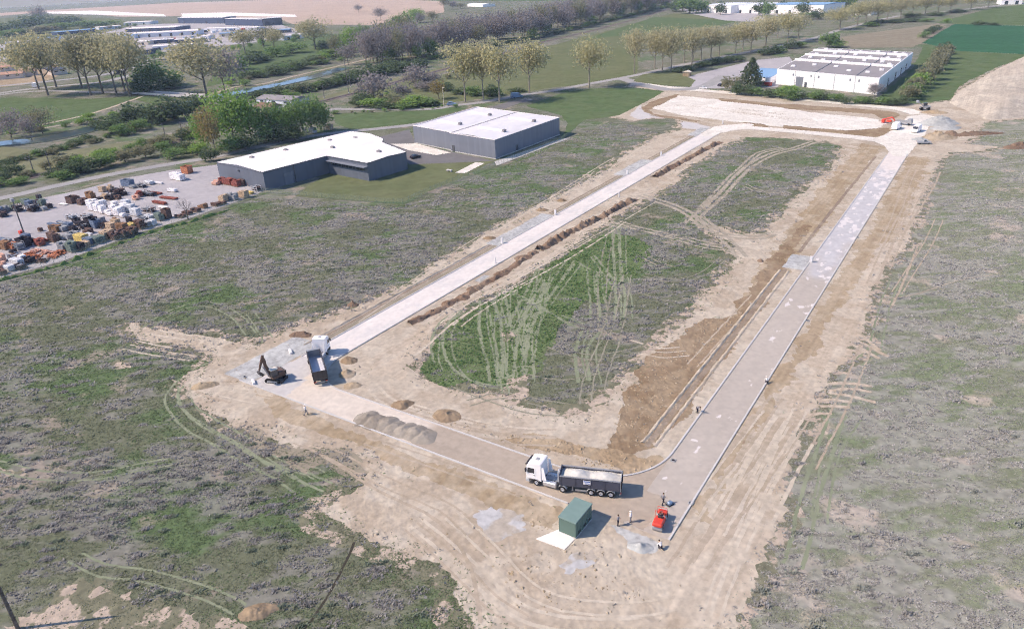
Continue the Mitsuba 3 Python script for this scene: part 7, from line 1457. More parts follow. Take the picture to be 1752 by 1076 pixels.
for l_, p in zip(['grey manhole ring on the right hand road near the bend', 'grey gully box on the outer kerb of the right road, nearest', 'grey gully box on the outer kerb of the right road, second', 'grey gully box on the outer kerb of the right road, third', 'grey gully box on the outer kerb of the right road, farthest', 'dark lid on the stone pad left of the excavator'], [(-29.03, 82.23), (-23.64, 74.71), (-23.12, 136.99), (-23.24, 190.9), (-23.06, 218.14), (-104.97, 67.94)]):
    k = numbered('gully_box'); tag(k, l_, 'gully box')
    ent(k + '__frame', mv(sc(cat([rbox(-.45, .45, -.45, -.3, 0, .22, .03), rbox(-.45, .45, .3, .45, 0, .22, .03), rbox(-.45, -.3, -.3, .3, 0, .22, .03), rbox(.3, .45, -.3, .3, 0, .22, .03)]), .75, .75, .6), *p, .04), 'mat_steel')
    ent(k + '__grate', mv(sc(cat([box(-.3, .3, q, q + .05, .1, .14) for q in np.arange(-.28, .28, .11)]), .75, .75, .6), *p, .04), 'mat_chassis')

# pole at the bottom left corner, its top out of the picture
pb = [(-80.81, 17.57)][0]
pl_ = tag('utility_pole', 'dark wooden pole at the bottom left corner', 'pole')
ent(pl_ + '__shaft', tube((*pb, 0), (*pb, 10.0), .21, .15, 12), 'mat_bark', 40)
ent(pl_ + '__cross_arm', mv(rot(box(-1.3, 1.3, -.07, .07, 9.2, 9.36), [0, 0, 1], 40), *pb, 0), 'mat_bark')
for i, q in enumerate((-1.1, 0, 1.1)):
    ent(numbered(pl_ + '__insulator'), mv(rot(cat([tube((q, 0, 9.36), (q, 0, 9.65), .06, .04, 8)]), [0, 0, 1], 40), *pb, 0), 'mat_glass_dark')
for i in range(12):
    ent(numbered(pl_ + '__step_iron'), mv(tube((.1 * (-1) ** i, 0, 1.8 + .55 * i), (.42 * (-1) ** i, .12, 1.85 + .55 * i), .035, .03, 5), *pb, 0), 'mat_chassis')

# railway masts, lamp posts
def mast(label, p, h, arm, ang, cat_='mast', name='catenary_mast'):
    k = numbered(name); tag(k, label, cat_)
    ent(k + '__pole', tube((*p, 0), (*p, h), .22, .16, 8), 'mat_steel_mast', 40)
    a = np.array([math.cos(ang), math.sin(ang)]) * arm
    ent(k + '__arm', cat([tube((*p, h * .93), (p[0] + a[0], p[1] + a[1], h * .86), .07), tube((*p, h * .74), (p[0] + a[0], p[1] + a[1], h * .82), .07)]), 'mat_steel_mast', 40)
    ent(k + '__foot', mv(rbox(-.4, .4, -.4, .4, 0, .5, .06), *p, 0), 'mat_kerb')
scene['mat_steel_mast'] = paint((0.13, 0.12, 0.125), 0.6, .2)
MR = [(-318.6, 135.3, 7.25, 1.2), (-306.5, 136.5, 9.45, 1.1), (-329.2, 200.9, 7.4, 1.4), (-318.8, 203.4, 8.4, 1.4), (-347.0, 320.3, 8.95, 1.8), (-345.3, 339.7, 21.65, 1.8), (-365.8, 362.3, 10.8, 1.9), (-337.3, 406.3, 9.25, 2.0), (-341.2, 443.1, 8.95, 2.1), (-356.7, 513.6, 9.9, 2.4), (-367.2, 559.6, 9.1, 2.5), (-379.9, 633.7, 9.45, 2.8)]
for i, (x, y, h, w) in enumerate(MR):
    mast(['left mast of the pair by the railway near the left edge', 'right mast of the pair by the railway near the left edge', 'left railway mast of the pair behind the green trees', 'right railway mast of the pair behind the green trees', 'short railway mast left of the tall lattice pole', 'tall dark pole beside the railway in the middle distance', 'railway mast just behind the tall dark pole', 'railway mast right of the lilac bushes', 'railway mast left of the four plane trees', 'railway mast below the grey woods', 'railway mast below the grey woods, one further', 'railway mast below the grey woods, farthest'][i], (x, y), max(h, 7.0), 2.6, (0.3 if i % 2 else 3.4))
lp = [(-236.5, 92.4, 10.6, 0.9)][0]
mast('tall light pole with floodlights in the storage yard', lp[:2], lp[2], 1.0, 2.6, 'light pole', 'yard_lamp')
ent('yard_lamp__floodlight', mv(rbox(-.9, .3, -.4, .4, lp[2] - .5, lp[2] + .3, .05), lp[0], lp[1], 0), 'mat_steel')
ent('yard_lamp__base_block', mv(rbox(-1.6, -.3, -.8, .4, 0, 1.1, .05), lp[0], lp[1], 0.04), 'mat_red')
yp = [(-250.1, 314.7, 10.6, 1.6)][0]
k = tag('street_lamp', 'tall pale yellow lamp post beside the country road', 'lamp post')
ent(k + '__pole', tube((*yp[:2], 0), (*yp[:2], yp[2]), .16, .1, 8), 'mat_cream', 40)
ent(k + '__head', mv(rbox(-.2, 1.2, -.2, .2, yp[2] - .1, yp[2] + .1, .04), *yp[:2], 0), 'mat_cream')

# wire fence round the lawn and the storage yard: posts, rails of wire
scene['mat_fence'] = paint((0.16, 0.21, 0.17), 0.6)
def fence(name, label, pts, h=1.8, gap=3.0):
    k = numbered(name); tag(k, label, 'fence')
    l = LineString(pts); n = int(l.length / gap)
    q = [np.array(l.interpolate(i * l.length / n).coords[0]) for i in range(n + 1)]
    for p in q:
        ent(numbered(k + '__post'), tube((*p, 0), (*p, h), .05, .05, 5), 'mat_fence')
    w = []
    for a, b in zip(q[:-1], q[1:]):
        for z in np.arange(.1, h, .2):
            w.append(tube((*a, z), (*b, z), .014, .014, 3, False))
        for t in np.arange(.1, 1, .1):
            c = a + (b - a) * t
            w.append(tube((*c, .05), (*c, h - .05), .012, .012, 3, False))
    ent(k + '__wire', cat(w), 'mat_fence')
    tag(k + '__wire', None, None, None, 'stuff')
fence('wire_fence', 'thin green wire fence round the lawn of the grey buildings', [(-204.49, 155.34), (-192.84, 157.4), (-178.32, 159.38), (-160.48, 162.36), (-150.84, 165.31), (-152.05, 184.67), (-150.89, 218.04), (-150.72, 240.37), (-149.97, 264.66), (-152.81, 282.71)])
fence('wire_fence', 'thin green wire fence along the front of the storage yard', [(-204.13, 68.31), (-203.5, 70.76), (-201.56, 78.39), (-200.42, 85.49), (-201.75, 97.41), (-203.34, 109.35), (-202.62, 118.03), (-201.28, 126.2), (-201.31, 140.37), (-204.27, 154.66)])
windrow('grass_strip', 'strip of tall dark grass along the yard fence', [(-201.89, 67.33), (-201.25, 69.75), (-199.28, 77.27), (-198.09, 84.27), (-199.29, 95.99), (-200.75, 107.72), (-199.96, 116.25), (-198.57, 124.28), (-198.47, 138.17)], 1.2, .5, 15, 'mat_leaf_mid')
bench = tag('garden_bench', 'small wooden bench with rubble on the lawn by the concrete strip', 'bench')
bx, by = [(-162.15, 204.04)][0]
ent(bench + '__seat', mv(rbox(-1.2, 1.2, -.5, .5, .5, .75, .04), bx, by), 'mat_kerb')
ent(bench + '__leg', mv(cat([cbox(s, 0, .25, .3, .8, .5) for s in (-.8, .8)]), bx, by), 'mat_steel')
sg = tag('wooden_shed', 'small wooden shelter on the grassy island at the warehouse entrance', 'shelter')
sx, sy = [(-169.09, 460.36)][0]
ent(sg + '__wall', mv(rbox(-2.2, 2.2, -1.5, 1.5, 0, 2.6, .05), sx, sy), 'mat_earth_orange')
ent(sg + '__roof', mv(side_prism([(-2.6, 2.6), (2.6, 2.6), (0, 3.6)], -1.9, 1.9), sx, sy), 'mat_cream')

# ------------------------------------------------------------------ storage yard: pallets, stacks and bundles, each its own thing
YC = {'b': (0.27, 0.16, 0.10), 'k': (0.055, 0.05, 0.06), 'g': (0.30, 0.31, 0.33), 'u': (0.15, 0.19, 0.27), 't': (0.46, 0.35, 0.25), 'w': (0.78, 0.75, 0.76), 'o': (0.46, 0.19, 0.11), 's': (0.60, 0.36, 0.28), 'r': (0.26, 0.095, 0.08), 'y': (0.55, 0.42, 0.15), 'n': (0.16, 0.20, 0.18), 'd': (0.14, 0.095, 0.085), 'l': (0.56, 0.57, 0.60)}
YN = {'b': 'brown', 'k': 'black', 'g': 'grey', 'u': 'slate blue', 't': 'tan', 'w': 'white', 'o': 'orange', 's': 'salmon pink', 'r': 'dark red', 'y': 'yellow topped', 'n': 'dark green grey', 'd': 'dark brown', 'l': 'pale grey'}
def stackmat(c):
    def fn(p, n, uv):
        return C(*c) * (0.7 + 0.6 * cell_rand(p.x * 2.2, p.y * 2.2, p.z * 3.0)) * (.85 + .3 * noise(p.x * 2, p.y * 2, p.z * 2))
    return diffuse(proc(fn))
for c_ in YC:
    scene['mat_stack_' + c_] = stackmat(YC[c_])
scene['mat_pallet_wood'] = stackmat((0.33, 0.25, 0.17))
yr = np.random.default_rng(21)
YANG = 6.0
def pallet_mesh(w, d):
    return cat([box(-w / 2, w / 2, -d / 2 + q, -d / 2 + q + .14, .14, .18) for q in np.linspace(0, d - .14, 6)] + [box(s - .06, s + .06, -d / 2, d / 2, 0, .14) for s in (-w / 2 + .06, 0, w / 2 - .06)])
def yard_stack(key, w, d, h, c, tw, kind):
    if kind == 'p':                                     # courses of blocks on a pallet
        ent(key + '__pallet', pallet_mesh(w, d), 'mat_pallet_wood', False, tw)
        nc = max(2, int(h / .42)); hh = (h - .2) / nc
        b = []
        nx, ny = max(1, round(w / .9)), max(1, round(d / .9))
        for k in range(nc):
            for i in range(nx):
                for j in range(ny):
                    if k == nc - 1 and yr.random() < .25:
                        continue
                    o = yr.normal(size=2) * .02
                    b.append(box(-w / 2 + i * w / nx + .03 + o[0], -w / 2 + (i + 1) * w / nx - .03 + o[0], -d / 2 + j * d / ny + .03 + o[1], -d / 2 + (j + 1) * d / ny - .03 + o[1], .19 + k * hh, .19 + (k + 1) * hh - .035))
        ent(key + '__block_load', cat(b), 'mat_stack_' + c, False, tw)
        tag(key + '__block_load', None, None, None, 'stuff')
    elif kind == 'w':                                   # film wrapped load, slightly rounded
        ent(key + '__pallet', pallet_mesh(w, d), 'mat_pallet_wood', False, tw)
        ent(key + '__wrapped_load', rbox(-w / 2, w / 2, -d / 2, d / 2, .18, h, .09), 'mat_stack_' + c, False, tw)
        ent(key + '__film_seam', cat([box(-w / 2 - .01, w / 2 + .01, q, q + .05, .2, h + .01) for q in (-d / 6, d / 6)]), 'mat_stack_g', False, tw)
    elif kind == 'f':                                   # open frame rack with goods inside
        bars = [box(x_ - .05, x_ + .05, y_ - .05, y_ + .05, 0, h) for x_ in (-w / 2, 0, w / 2) for y_ in (-d / 2, d / 2)]
        bars += [box(-w / 2, w / 2, y_ - .04, y_ + .04, z_, z_ + .08) for y_ in (-d / 2, d / 2) for z_ in (.1, h * .5, h - .08)]
        ent(key + '__frame', cat(bars), 'mat_stack_' + c, False, tw)
        g = [rbox(-w / 2 + .1 + i * w / 3, -w / 2 + (i + 1) * w / 3 - .08, -d / 2 + .1, d / 2 - .1, z_ + .1, z_ + h * (.25 + .15 * yr.random()), .04) for i in range(3) for z_ in (.08, h * .5)]
        for q in g:
            ent(numbered(key + '__goods'), q, 'mat_stack_' + yr.choice(['k', 'g', 'd', c]), False, tw)
    elif kind == 'b':                                   # bundle of long bars on bearers
        n = max(3, int(d / .22)); nl = max(1, int(h / .25))
        bars = [tube((-w / 2 + yr.normal() * .1, -d / 2 + .1 + i * .21, .22 + k * .2), (w / 2 + yr.normal() * .1, -d / 2 + .1 + i * .21 + yr.normal() * .03, .22 + k * .2), .09, .09, 6) for i in range(n) for k in range(nl)]
        ent(key + '__bar', cat(bars), 'mat_stack_' + c, False, tw); tag(key + '__bar', None, None, None, 'stuff')
        for q in (-w * .3, w * .3):
            ent(numbered(key + '__bearer'), cbox(q, 0, .07, .12, d, .14), 'mat_pallet_wood', False, tw)
    elif kind == 'c':                                   # open topped skip or crate
        ent(key + '__side', cat([box(-w / 2, w / 2, -d / 2, -d / 2 + .08, .1, h), box(-w / 2, w / 2, d / 2 - .08, d / 2, .1, h), box(-w / 2, -w / 2 + .08, -d / 2 + .08, d / 2 - .08, .1, h), box(w / 2 - .08, w / 2, -d / 2 + .08, d / 2 - .08, .1, h)]), 'mat_stack_' + c, False, tw)
        ent(key + '__floor', box(-w / 2 + .08, w / 2 - .08, -d / 2 + .08, d / 2 - .08, .1, .3), 'mat_stack_d', False, tw)
        ent(key + '__rim', cat([box(-w / 2 - .04, w / 2 + .04, s * d / 2 - .06, s * d / 2 + .06, h, h + .07) for s in (-1, 1)]), 'mat_stack_' + c, False, tw)
    elif kind == 'm':                                   # untidy heap of offcuts: many short pieces
        b = []
        for i in range(34):
            l = .5 + yr.random() * 1.2
            q = rot(cbox(0, 0, 0, l, .25, .14), [0, 0, 1], yr.random() * 180)
            q = rot(q, [1, 0, 0], yr.normal() * 14)
            e = yr.normal(size=2) * [w / 4, d / 4]
            b.append(mv(q, e[0], e[1], .1 + yr.random() * h * max(.1, 1 - (abs(e[0]) / w + abs(e[1]) / d) * 1.4)))
        ent(key + '__offcut', cat(b), 'mat_stack_' + c, False, tw); tag(key + '__offcut', None, None, None, 'stuff')
KN = {'p': ('block_pallet', '%s block stack', 'pallet stack'), 'w': ('wrapped_pallet', '%s wrapped pallet load', 'wrapped pallet'), 'f': ('storage_rack', '%s open storage rack', 'storage rack'), 'b': ('bar_bundle', '%s bar bundle', 'bundle of bars'), 'c': ('open_skip', '%s open topped skip', 'skip'), 'm': ('offcut_heap', '%s offcut heap', 'heap of offcuts')}
def yard(zone_, pts):
    same = {}
    for i, p in enumerate(pts):
        same.setdefault(p[1:3], []).append(i)
    rank = {}
    for ii in same.values():
        if len(ii) > 1:
            for i, k in zip(ii, left_to_right([pts[i][0] for i in ii])):
                rank[i] = ORD[k] + ' from left, '
    pts = [(*p, rank.get(i, '')) for i, p in enumerate(pts)]
    for (x, y), k, c, w, d, h, rank_ in pts:
        nm, lb, ct = KN[k]
        key = numbered(nm)
        l_ = lb % YN[c] + ' ' + zone_
        tag(key, rank_ + l_, ct, l_)
        tw = T().translate([x, y, .06]).rotate([0, 0, 1], float(YANG + yr.normal() * 5)).scale(1.25)
        yard_stack(key, w, d, h, c, tw, k)
def parse(coords, spec):
    out = []
    for p, s in zip(coords, spec.split()):
        a = s.split(',')
        out.append((p, a[0], a[1], float(a[2]), float(a[3]), float(a[4])))
    return out
yard('in the back left of the storage yard', parse([(-263.56, 98.64), (-269.36, 102.51), (-265.28, 104.38), (-270.72, 109.36), (-260.54, 106.55), (-268.14, 109.26), (-266.53, 111.26), (-263.64, 111.31), (-261.94, 108.35), (-257.94, 108.95), (-258.64, 111.09), (-268.64, 104.06), (-268.42, 100.53), (-272.88, 114.89)], 'f,k,2.4,1.6,1.7 p,g,1.8,1.4,1.5 f,k,2.4,1.6,1.9 p,n,2,1.4,1.8 f,k,2.6,1.6,1.8 p,u,1.8,1.4,1.6 f,u,2,1.4,1.6 p,n,2,1.4,2 f,k,2,1.4,1.5 p,g,1.6,1.2,1.0 p,k,1.6,1.2,1.2 p,n,2.2,1.2,1.5 p,u,1.8,1.4,1.6 w,k,1.4,1.0,1.6'))
yard('along the back edge of the storage yard', parse([(-258.37, 115.59), (-257.38, 117.95), (-252.19, 118.39), (-252.38, 120.21), (-256.65, 124.16), (-249.81, 123.3), (-251.92, 126.27), (-262.02, 131.36), (-261.19, 133.85), (-251.65, 129.74), (-252.81, 132.64), (-248.89, 126.31), (-246.75, 127.93), (-260.34, 140.03), (-242.43, 133.17), (-239.76, 130.41), (-262.81, 122.07), (-249.77, 131.93), (-255.89, 139.05)], 'b,w,3,1.2,.4 c,d,2.2,1.8,1.9 p,d,2,1.4,1.5 p,d,2,1.4,1.6 p,b,2.4,1.6,2.0 p,k,1.8,1.4,1.2 p,t,1.8,1.4,1.4 p,t,2,1.4,1.6 p,t,1.8,1.4,1.6 f,k,2.6,1.6,2.2 f,k,2.6,1.6,1.8 p,k,2,1.4,1.2 p,d,1.6,1.4,1.1 c,u,3.6,1.8,1.9 p,r,1.8,1.4,1.6 p,s,1.8,1.4,1.2 p,d,1.6,1.4,1.0 p,k,2,1.2,1.0 p,g,2,1.2,.8'))
yard('in the white rows of the storage yard', parse([(-241.77, 116.35), (-238.21, 116.19), (-234.87, 115.96), (-232.14, 116.05), (-242.89, 120.73), (-232.61, 118.17), (-227.31, 116.55), (-229.08, 118.62), (-230.57, 120.88), (-239.21, 122.4), (-234.06, 123.51), (-227.69, 121.02), (-221.64, 119.17), (-246.65, 118.4), (-245.74, 119.43), (-242.42, 119.09), (-229.69, 115.45), (-224.13, 116.32)], 'w,w,1.7,1.4,2.1 w,w,1.7,1.4,2.1 w,w,1.7,1.4,2.0 w,w,1.5,1.3,1.1 w,w,1.7,1.3,1.7 w,w,1.7,1.4,1.9 w,w,1.8,1.4,2.0 w,w,1.8,1.4,1.8 w,w,1.8,1.4,2.0 w,w,1.7,1.4,1.3 w,l,2.4,1.5,2.0 w,l,2.6,1.5,2.0 w,l,2.6,1.5,1.9 w,w,1.7,1.4,1.9 w,w,1.7,1.4,1.9 w,w,1.7,1.3,1.8 w,w,1.4,1.2,.9 w,w,1.4,1.2,1.0'))
yard('in the middle of the storage yard', parse([(-237.18, 101.44), (-234.86, 103.6), (-230.18, 98.45), (-228.44, 99.79), (-238.19, 107.55), (-237.81, 109.42), (-234.0, 110.06), (-232.76, 106.21), (-224.31, 106.42), (-223.88, 104.01), (-221.58, 106.13), (-218.39, 107.12), (-218.52, 101.96), (-225.3, 101.28), (-234.7, 96.31), (-230.42, 102.49), (-229.17, 105.2), (-224.51, 109.53), (-230.02, 109.13), (-236.89, 103.74)], 'b,u,4,1.2,.6 b,g,3.6,1.2,.6 p,b,2.6,1.6,1.5 p,g,2.4,1.6,1.2 f,l,2.2,1.4,1.3 b,l,3,1.4,.5 f,l,3,1.6,1.3 c,k,1.8,1.4,1.1 c,k,2.6,2.0,2.2 f,k,2.2,1.6,1.4 c,u,2,1.6,2.0 f,k,2,1.6,1.5 p,d,2.2,1.5,1.2 p,k,1.6,1.4,1.2 p,d,1.0,.9,.9 p,u,2,1.4,1.2 p,k,1.8,1.4,1.0 p,g,1.6,1.4,1.6 p,l,1.8,1.4,1.2 b,u,3,1.0,.5'))
yard('along the front fence of the storage yard', parse([(-219.72, 111.23), (-214.99, 107.17), (-218.06, 110.41), (-209.24, 107.36), (-215.97, 113.52), (-209.57, 110.25), (-207.54, 111.72), (-213.4, 116.88), (-212.87, 118.22), (-209.82, 119.64), (-209.49, 121.99), (-207.67, 114.24), (-207.13, 115.54), (-208.31, 101.45), (-205.45, 102.34), (-210.37, 103.86), (-204.54, 104.69), (-204.67, 107.55), (-207.09, 97.8), (-207.88, 96.5), (-207.02, 99.23), (-212.83, 96.91), (-206.58, 90.83), (-205.4, 92.29), (-206.78, 94.74), (-218.7, 95.99), (-219.7, 98.43), (-221.29, 94.75), (-220.67, 93.14), (-213.61, 99.39), (-219.85, 95.44)], 'p,b,1.8,1.4,1.5 p,t,2.2,1.5,1.8 p,t,2,1.4,1.6 p,b,2.4,1.6,2.3 p,k,1.2,1.0,1.5 w,y,2.4,1.5,1.5 p,d,2.2,1.5,2.2 f,g,2.2,1.5,1.4 p,l,2.4,1.5,1.4 p,n,2.2,1.5,1.9 c,d,1.8,1.5,2.4 p,g,2.2,1.4,1.3 w,l,1.8,1.4,1.4 p,t,2.4,1.5,1.8 p,d,2.4,1.5,1.7 p,t,2.2,1.4,1.5 p,d,2.4,1.6,1.9 p,d,2.4,1.6,1.8 p,n,2.6,1.6,1.6 p,u,2.4,1.6,1.6 p,n,2.2,1.5,1.5 w,y,3.2,1.6,1.7 p,n,2.6,1.6,2.3 p,k,2.4,1.5,1.8 p,t,2.2,1.4,1.3 p,g,2.4,1.5,1.2 p,g,2.4,1.5,1.2 p,t,1.8,1.4,1.2 p,d,2.4,1.5,1.9 p,l,2,1.4,1.2 p,g,2,1.4,1.0'))
yard('at the front left of the storage yard', parse([(-224.28, 86.73), (-222.85, 84.7), (-225.47, 88.95), (-220.85, 89.31), (-222.71, 91.21), (-221.77, 93.57), (-227.25, 83.01), (-225.14, 84.04), (-221.39, 82.3), (-214.3, 79.77), (-213.74, 83.01), (-210.79, 82.76), (-206.27, 82.48), (-211.49, 86.69), (-206.73, 86.01), (-207.81, 88.05), (-209.63, 90.23), (-216.86, 77.26), (-209.63, 74.0), (-209.63, 77.97), (-211.15, 80.08), (-208.59, 80.52), (-205.69, 76.74), (-207.17, 74.84), (-236.6, 86.45), (-233.09, 86.22), (-205.98, 72.36), (-229.58, 89.82), (-216.28, 86.11)], 'c,k,2.6,2,2.0 f,g,2.2,1.6,1.8 p,k,2,1.5,1.6 p,r,2.4,1.5,1.5 p,r,2,1.4,1.2 p,d,2.2,1.6,2.0 p,b,2.6,1.6,1.8 p,o,2,1.5,1.5 p,k,1.4,1.2,.9 f,u,2.4,1.6,1.4 m,o,3,2,.8 m,o,2.6,2,.8 m,d,3,2,.9 m,s,3,2,.8 m,o,3,2,.7 m,o,2.6,2,1.0 p,g,2,1.6,2.0 p,s,2,1.6,1.6 p,s,2.2,1.6,1.8 w,l,3.2,1.4,1.4 w,w,1.4,1.2,1.4 p,k,2.4,1.6,1.2 f,k,2.6,1.6,1.1 w,l,2.4,1.4,1.2 b,u,3,1.4,.7 p,g,2,1.4,.9 p,d,2,1.5,1.3 p,u,2,1.4,1.6 m,s,2.4,2,.6'))
yard('at the right end of the storage yard', parse([(-251.93, 154.05), (-256.3, 161.78), (-255.09, 145.07), (-253.91, 141.16), (-252.8, 146.81), (-236.9, 142.24), (-229.68, 136.04), (-226.95, 130.89), (-220.68, 128.22), (-221.58, 123.65), (-230.11, 155.17), (-228.65, 157.27), (-225.28, 157.26), (-221.01, 156.95), (-220.07, 158.8), (-218.53, 160.19), (-216.31, 159.71), (-208.81, 142.2), (-207.43, 144.72), (-206.42, 148.38), (-208.46, 152.09), (-208.99, 155.91), (-206.61, 137.64), (-206.21, 139.65), (-208.72, 134.27), (-206.92, 130.38), (-207.09, 127.43), (-206.32, 124.41), (-227.51, 160.73), (-223.76, 160.86), (-242.63, 135.59), (-239.29, 135.72), (-249.03, 153.75), (-240.03, 138.1)], 'w,w,3.4,2,2.0 c,o,2.6,2.2,2.2 w,l,3,1.6,1.0 f,g,3,1.6,1.2 b,w,4,1.2,.6 w,w,3,1.2,.9 b,r,6,1.4,.6 b,r,5,1.2,.8 b,w,3.4,1,.5 f,g,3,1.6,1.3 p,s,2,1.5,1.3 p,r,2.4,1.6,1.8 p,r,2.4,1.6,1.9 p,r,2.6,1.6,1.9 p,d,2.6,1.6,1.8 p,r,2.4,1.6,1.7 p,d,2,1.5,1.5 p,t,2.2,1.6,1.9 p,g,3,1.6,1.9 p,t,3,1.6,2.0 b,y,3.4,1.4,.9 f,l,2.2,1.5,1.4 p,d,2.4,1.5,.9 p,d,2,1.4,.8 p,b,2.4,1.5,1.2 p,d,2.4,1.5,1.0 p,d,2.4,1.5,.9 p,d,2.4,1.5,.8 p,r,2.4,1.6,1.4 p,r,2.2,1.6,1.4 f,k,2.6,1.5,1.1 f,k,2.6,1.5,1.0 w,w,3,1.8,1.8 b,r,4,1.2,.7'))
for i, (x, y) in enumerate([(-273.05, 235.51), (-268.2, 237.29), (-266.37, 246.26)]):
    key = numbered('wrapped_pallet')
    tag(key, ['white load on the far side of the nearer grey building', 'second white load behind the nearer grey building', 'tan load behind the nearer grey building'][i], 'wrapped pallet')
    yard_stack(key, 3, 2.4, 2.6, 'wlt'[i] if i < 2 else 't', T().translate([x, y, .06]).rotate([0, 0, 1], 10), 'w')

# ------------------------------------------------------------------ people on the site
scene['mat_skin'] = diffuse((0.48, 0.30, 0.22))
scene['mat_vest_white'] = diffuse((0.76, 0.73, 0.72))
scene['mat_vest_orange'] = diffuse((0.70, 0.22, 0.05))
scene['mat_cloth_dark'] = diffuse((0.045, 0.045, 0.06))
scene['mat_cloth_grey'] = diffuse((0.26, 0.255, 0.27))
scene['mat_cloth_blue'] = diffuse((0.07, 0.10, 0.20))
scene['mat_hair'] = diffuse((0.05, 0.035, 0.025))
scene['mat_helmet'] = paint((0.80, 0.78, 0.74), 0.35)
def ball(p, r_):
    return m3.Manifold.sphere(r_, 10).translate([float(v) for v in p])
def bone(p, q, r0, r1):
    return m3.Manifold.batch_hull([ball(p, r0), ball(q, r1)])
def joined(bs):
    return m3.Manifold.batch_boolean(bs, m3.OpType.Add)
def meshof(m, L=.05):
    q = m.refine_to_length(L).to_mesh()
    t = trimesh.Trimesh(q.vert_properties[:, :3], q.tri_verts, process=True)
    trimesh.smoothing.filter_taubin(t, iterations=6)
    return np.array(t.vertices), np.array(t.faces)
def person(label, x, y, ang, pose, top, legs, head='mat_helmet', z=.05):
    """pose: joint positions in metres, +x ahead, +y to the person's left"""
    k = numbered('person'); tag(k, label, 'person')
    tw = T().translate([x, y, z]).rotate([0, 0, 1], ang)
    J = {a: np.array(b, float) for a, b in pose.items()}
    body = [bone(J['pelvis'], J['chest'], .13, .15), bone(J['chest'], J['neck'], .12, .06), bone(J['neck'], J['head'] - [0, 0, .05], .055, .06), ball(J['head'], .105), m3.Manifold.batch_hull([ball(J['head'] + [.03, 0, -.07], .07), ball(J['head'] + [0, 0, .03], .10)]), ball(J['head'] + [.115, 0, -.02], .018), ball(J['head'] + [.01, .105, -.02], .025), ball(J['head'] + [.01, -.105, -.02], .025)]
    shirt, trou = [bone(J['pelvis'] + [0, 0, .02], J['chest'], .155, .175)], [bone(J['pelvis'], J['pelvis'] + [0, 0, .08], .158, .15)]
    for s, n in ((1, 'l'), (-1, 'r')):
        sh, el, ha, hp, kn, an = J['chest'] + [0, s * .17, .06], J['elbow_' + n], J['hand_' + n], J['pelvis'] + [0, s * .09, -.02], J['knee_' + n], J['foot_' + n]
        body += [bone(sh, el, .055, .042), bone(el, ha, .042, .03), bone(hp, kn, .085, .06), bone(kn, an + [0, 0, .08], .058, .04)]
        d = (ha - el) / np.linalg.norm(ha - el); c = np.cross(d, [0, s, .2]); c /= np.linalg.norm(c); w = np.cross(d, c)
        body.append(bone(ha, ha + d * .07, .03, .033))
        for f in range(4):
            b0 = ha + d * .075 + w * (.027 - .018 * f); b1 = b0 + d * (.035 + .006 * (f in (1, 2))) + c * .006; b2 = b1 + d * .028 + c * .018
            body += [bone(b0, b1, .0095, .009), bone(b1, b2, .009, .008)]
        body += [bone(ha + d * .02 + w * .03, ha + d * .055 + w * .058, .011, .010), bone(ha + d * .055 + w * .058, ha + d * .085 + w * .058, .010, .009)]
        shirt += [bone(J['chest'] + [0, 0, .05], sh, .10, .075), bone(sh, el, .072, .058), bone(el, ha * .85 + el * .15, .056, .044)]
        trou += [bone(hp, kn, .105, .076), bone(kn, an + [0, 0, .12], .074, .06)]
        bt = numbered(k + '__boot')
        v, f_ = meshof(joined([bone(an + [-.06, 0, .05], an + [.15, 0, .04], .05, .042), bone(an + [-.03, 0, .05], an + [-.02, 0, .16], .055, .058)]), .06)
        ent(bt, (v, f_), 'mat_cloth_dark', True, tw)
    ent(k + '__body', meshof(joined(body), .04), 'mat_skin', True, tw)
    ent(k + '__shirt', meshof(joined(shirt), .06), top, True, tw)
    ent(k + '__trousers', meshof(joined(trou), .06), legs, True, tw)
    hv = [m3.Manifold.sphere(.122, 16).translate([float(v) for v in J['head'] + [-.005, 0, .02]]).trim_by_plane([0, 0, 1], float(J['head'][2] + .03))]
    if head == 'mat_helmet':
        hv.append(m3.Manifold.cylinder(.015, .15, .15, 18).translate([float(v) for v in J['head'] + [.02, 0, .03]]))
    ent(k + ('__helmet' if head == 'mat_helmet' else '__hair'), meshof(joined(hv), .05), head, True, tw)
    return k
STAND = dict(pelvis=(0, 0, .95), chest=(.02, 0, 1.32), neck=(.02, 0, 1.50), head=(.04, 0, 1.66), elbow_l=(-.03, .27, 1.12), hand_l=(.10, .27, .90), elbow_r=(-.03, -.27, 1.12), hand_r=(.10, -.27, .90), knee_l=(.04, .10, .50), foot_l=(.0, .11, 0), knee_r=(.03, -.10, .50), foot_r=(.02, -.12, 0))
TALK = dict(STAND, elbow_l=(-.02, .30, 1.14), hand_l=(.22, .18, 1.12), elbow_r=(.04, -.27, 1.13), hand_r=(.28, -.12, 1.20))
WALK = dict(STAND, knee_l=(.20, .09, .52), foot_l=(.30, .10, .0), knee_r=(-.04, -.09, .50), foot_r=(-.34, -.10, .04), elbow_l=(-.14, .26, 1.12), hand_l=(-.10, .26, .88), elbow_r=(.10, -.26, 1.12), hand_r=(.26, -.24, .96))
BEND = dict(STAND, pelvis=(-.12, 0, .90), chest=(.22, 0, 1.10), neck=(.36, 0, 1.18), head=(.50, 0, 1.22), elbow_l=(.34, .24, .88), hand_l=(.48, .16, .66), elbow_r=(.34, -.24, .88), hand_r=(.48, -.16, .66))
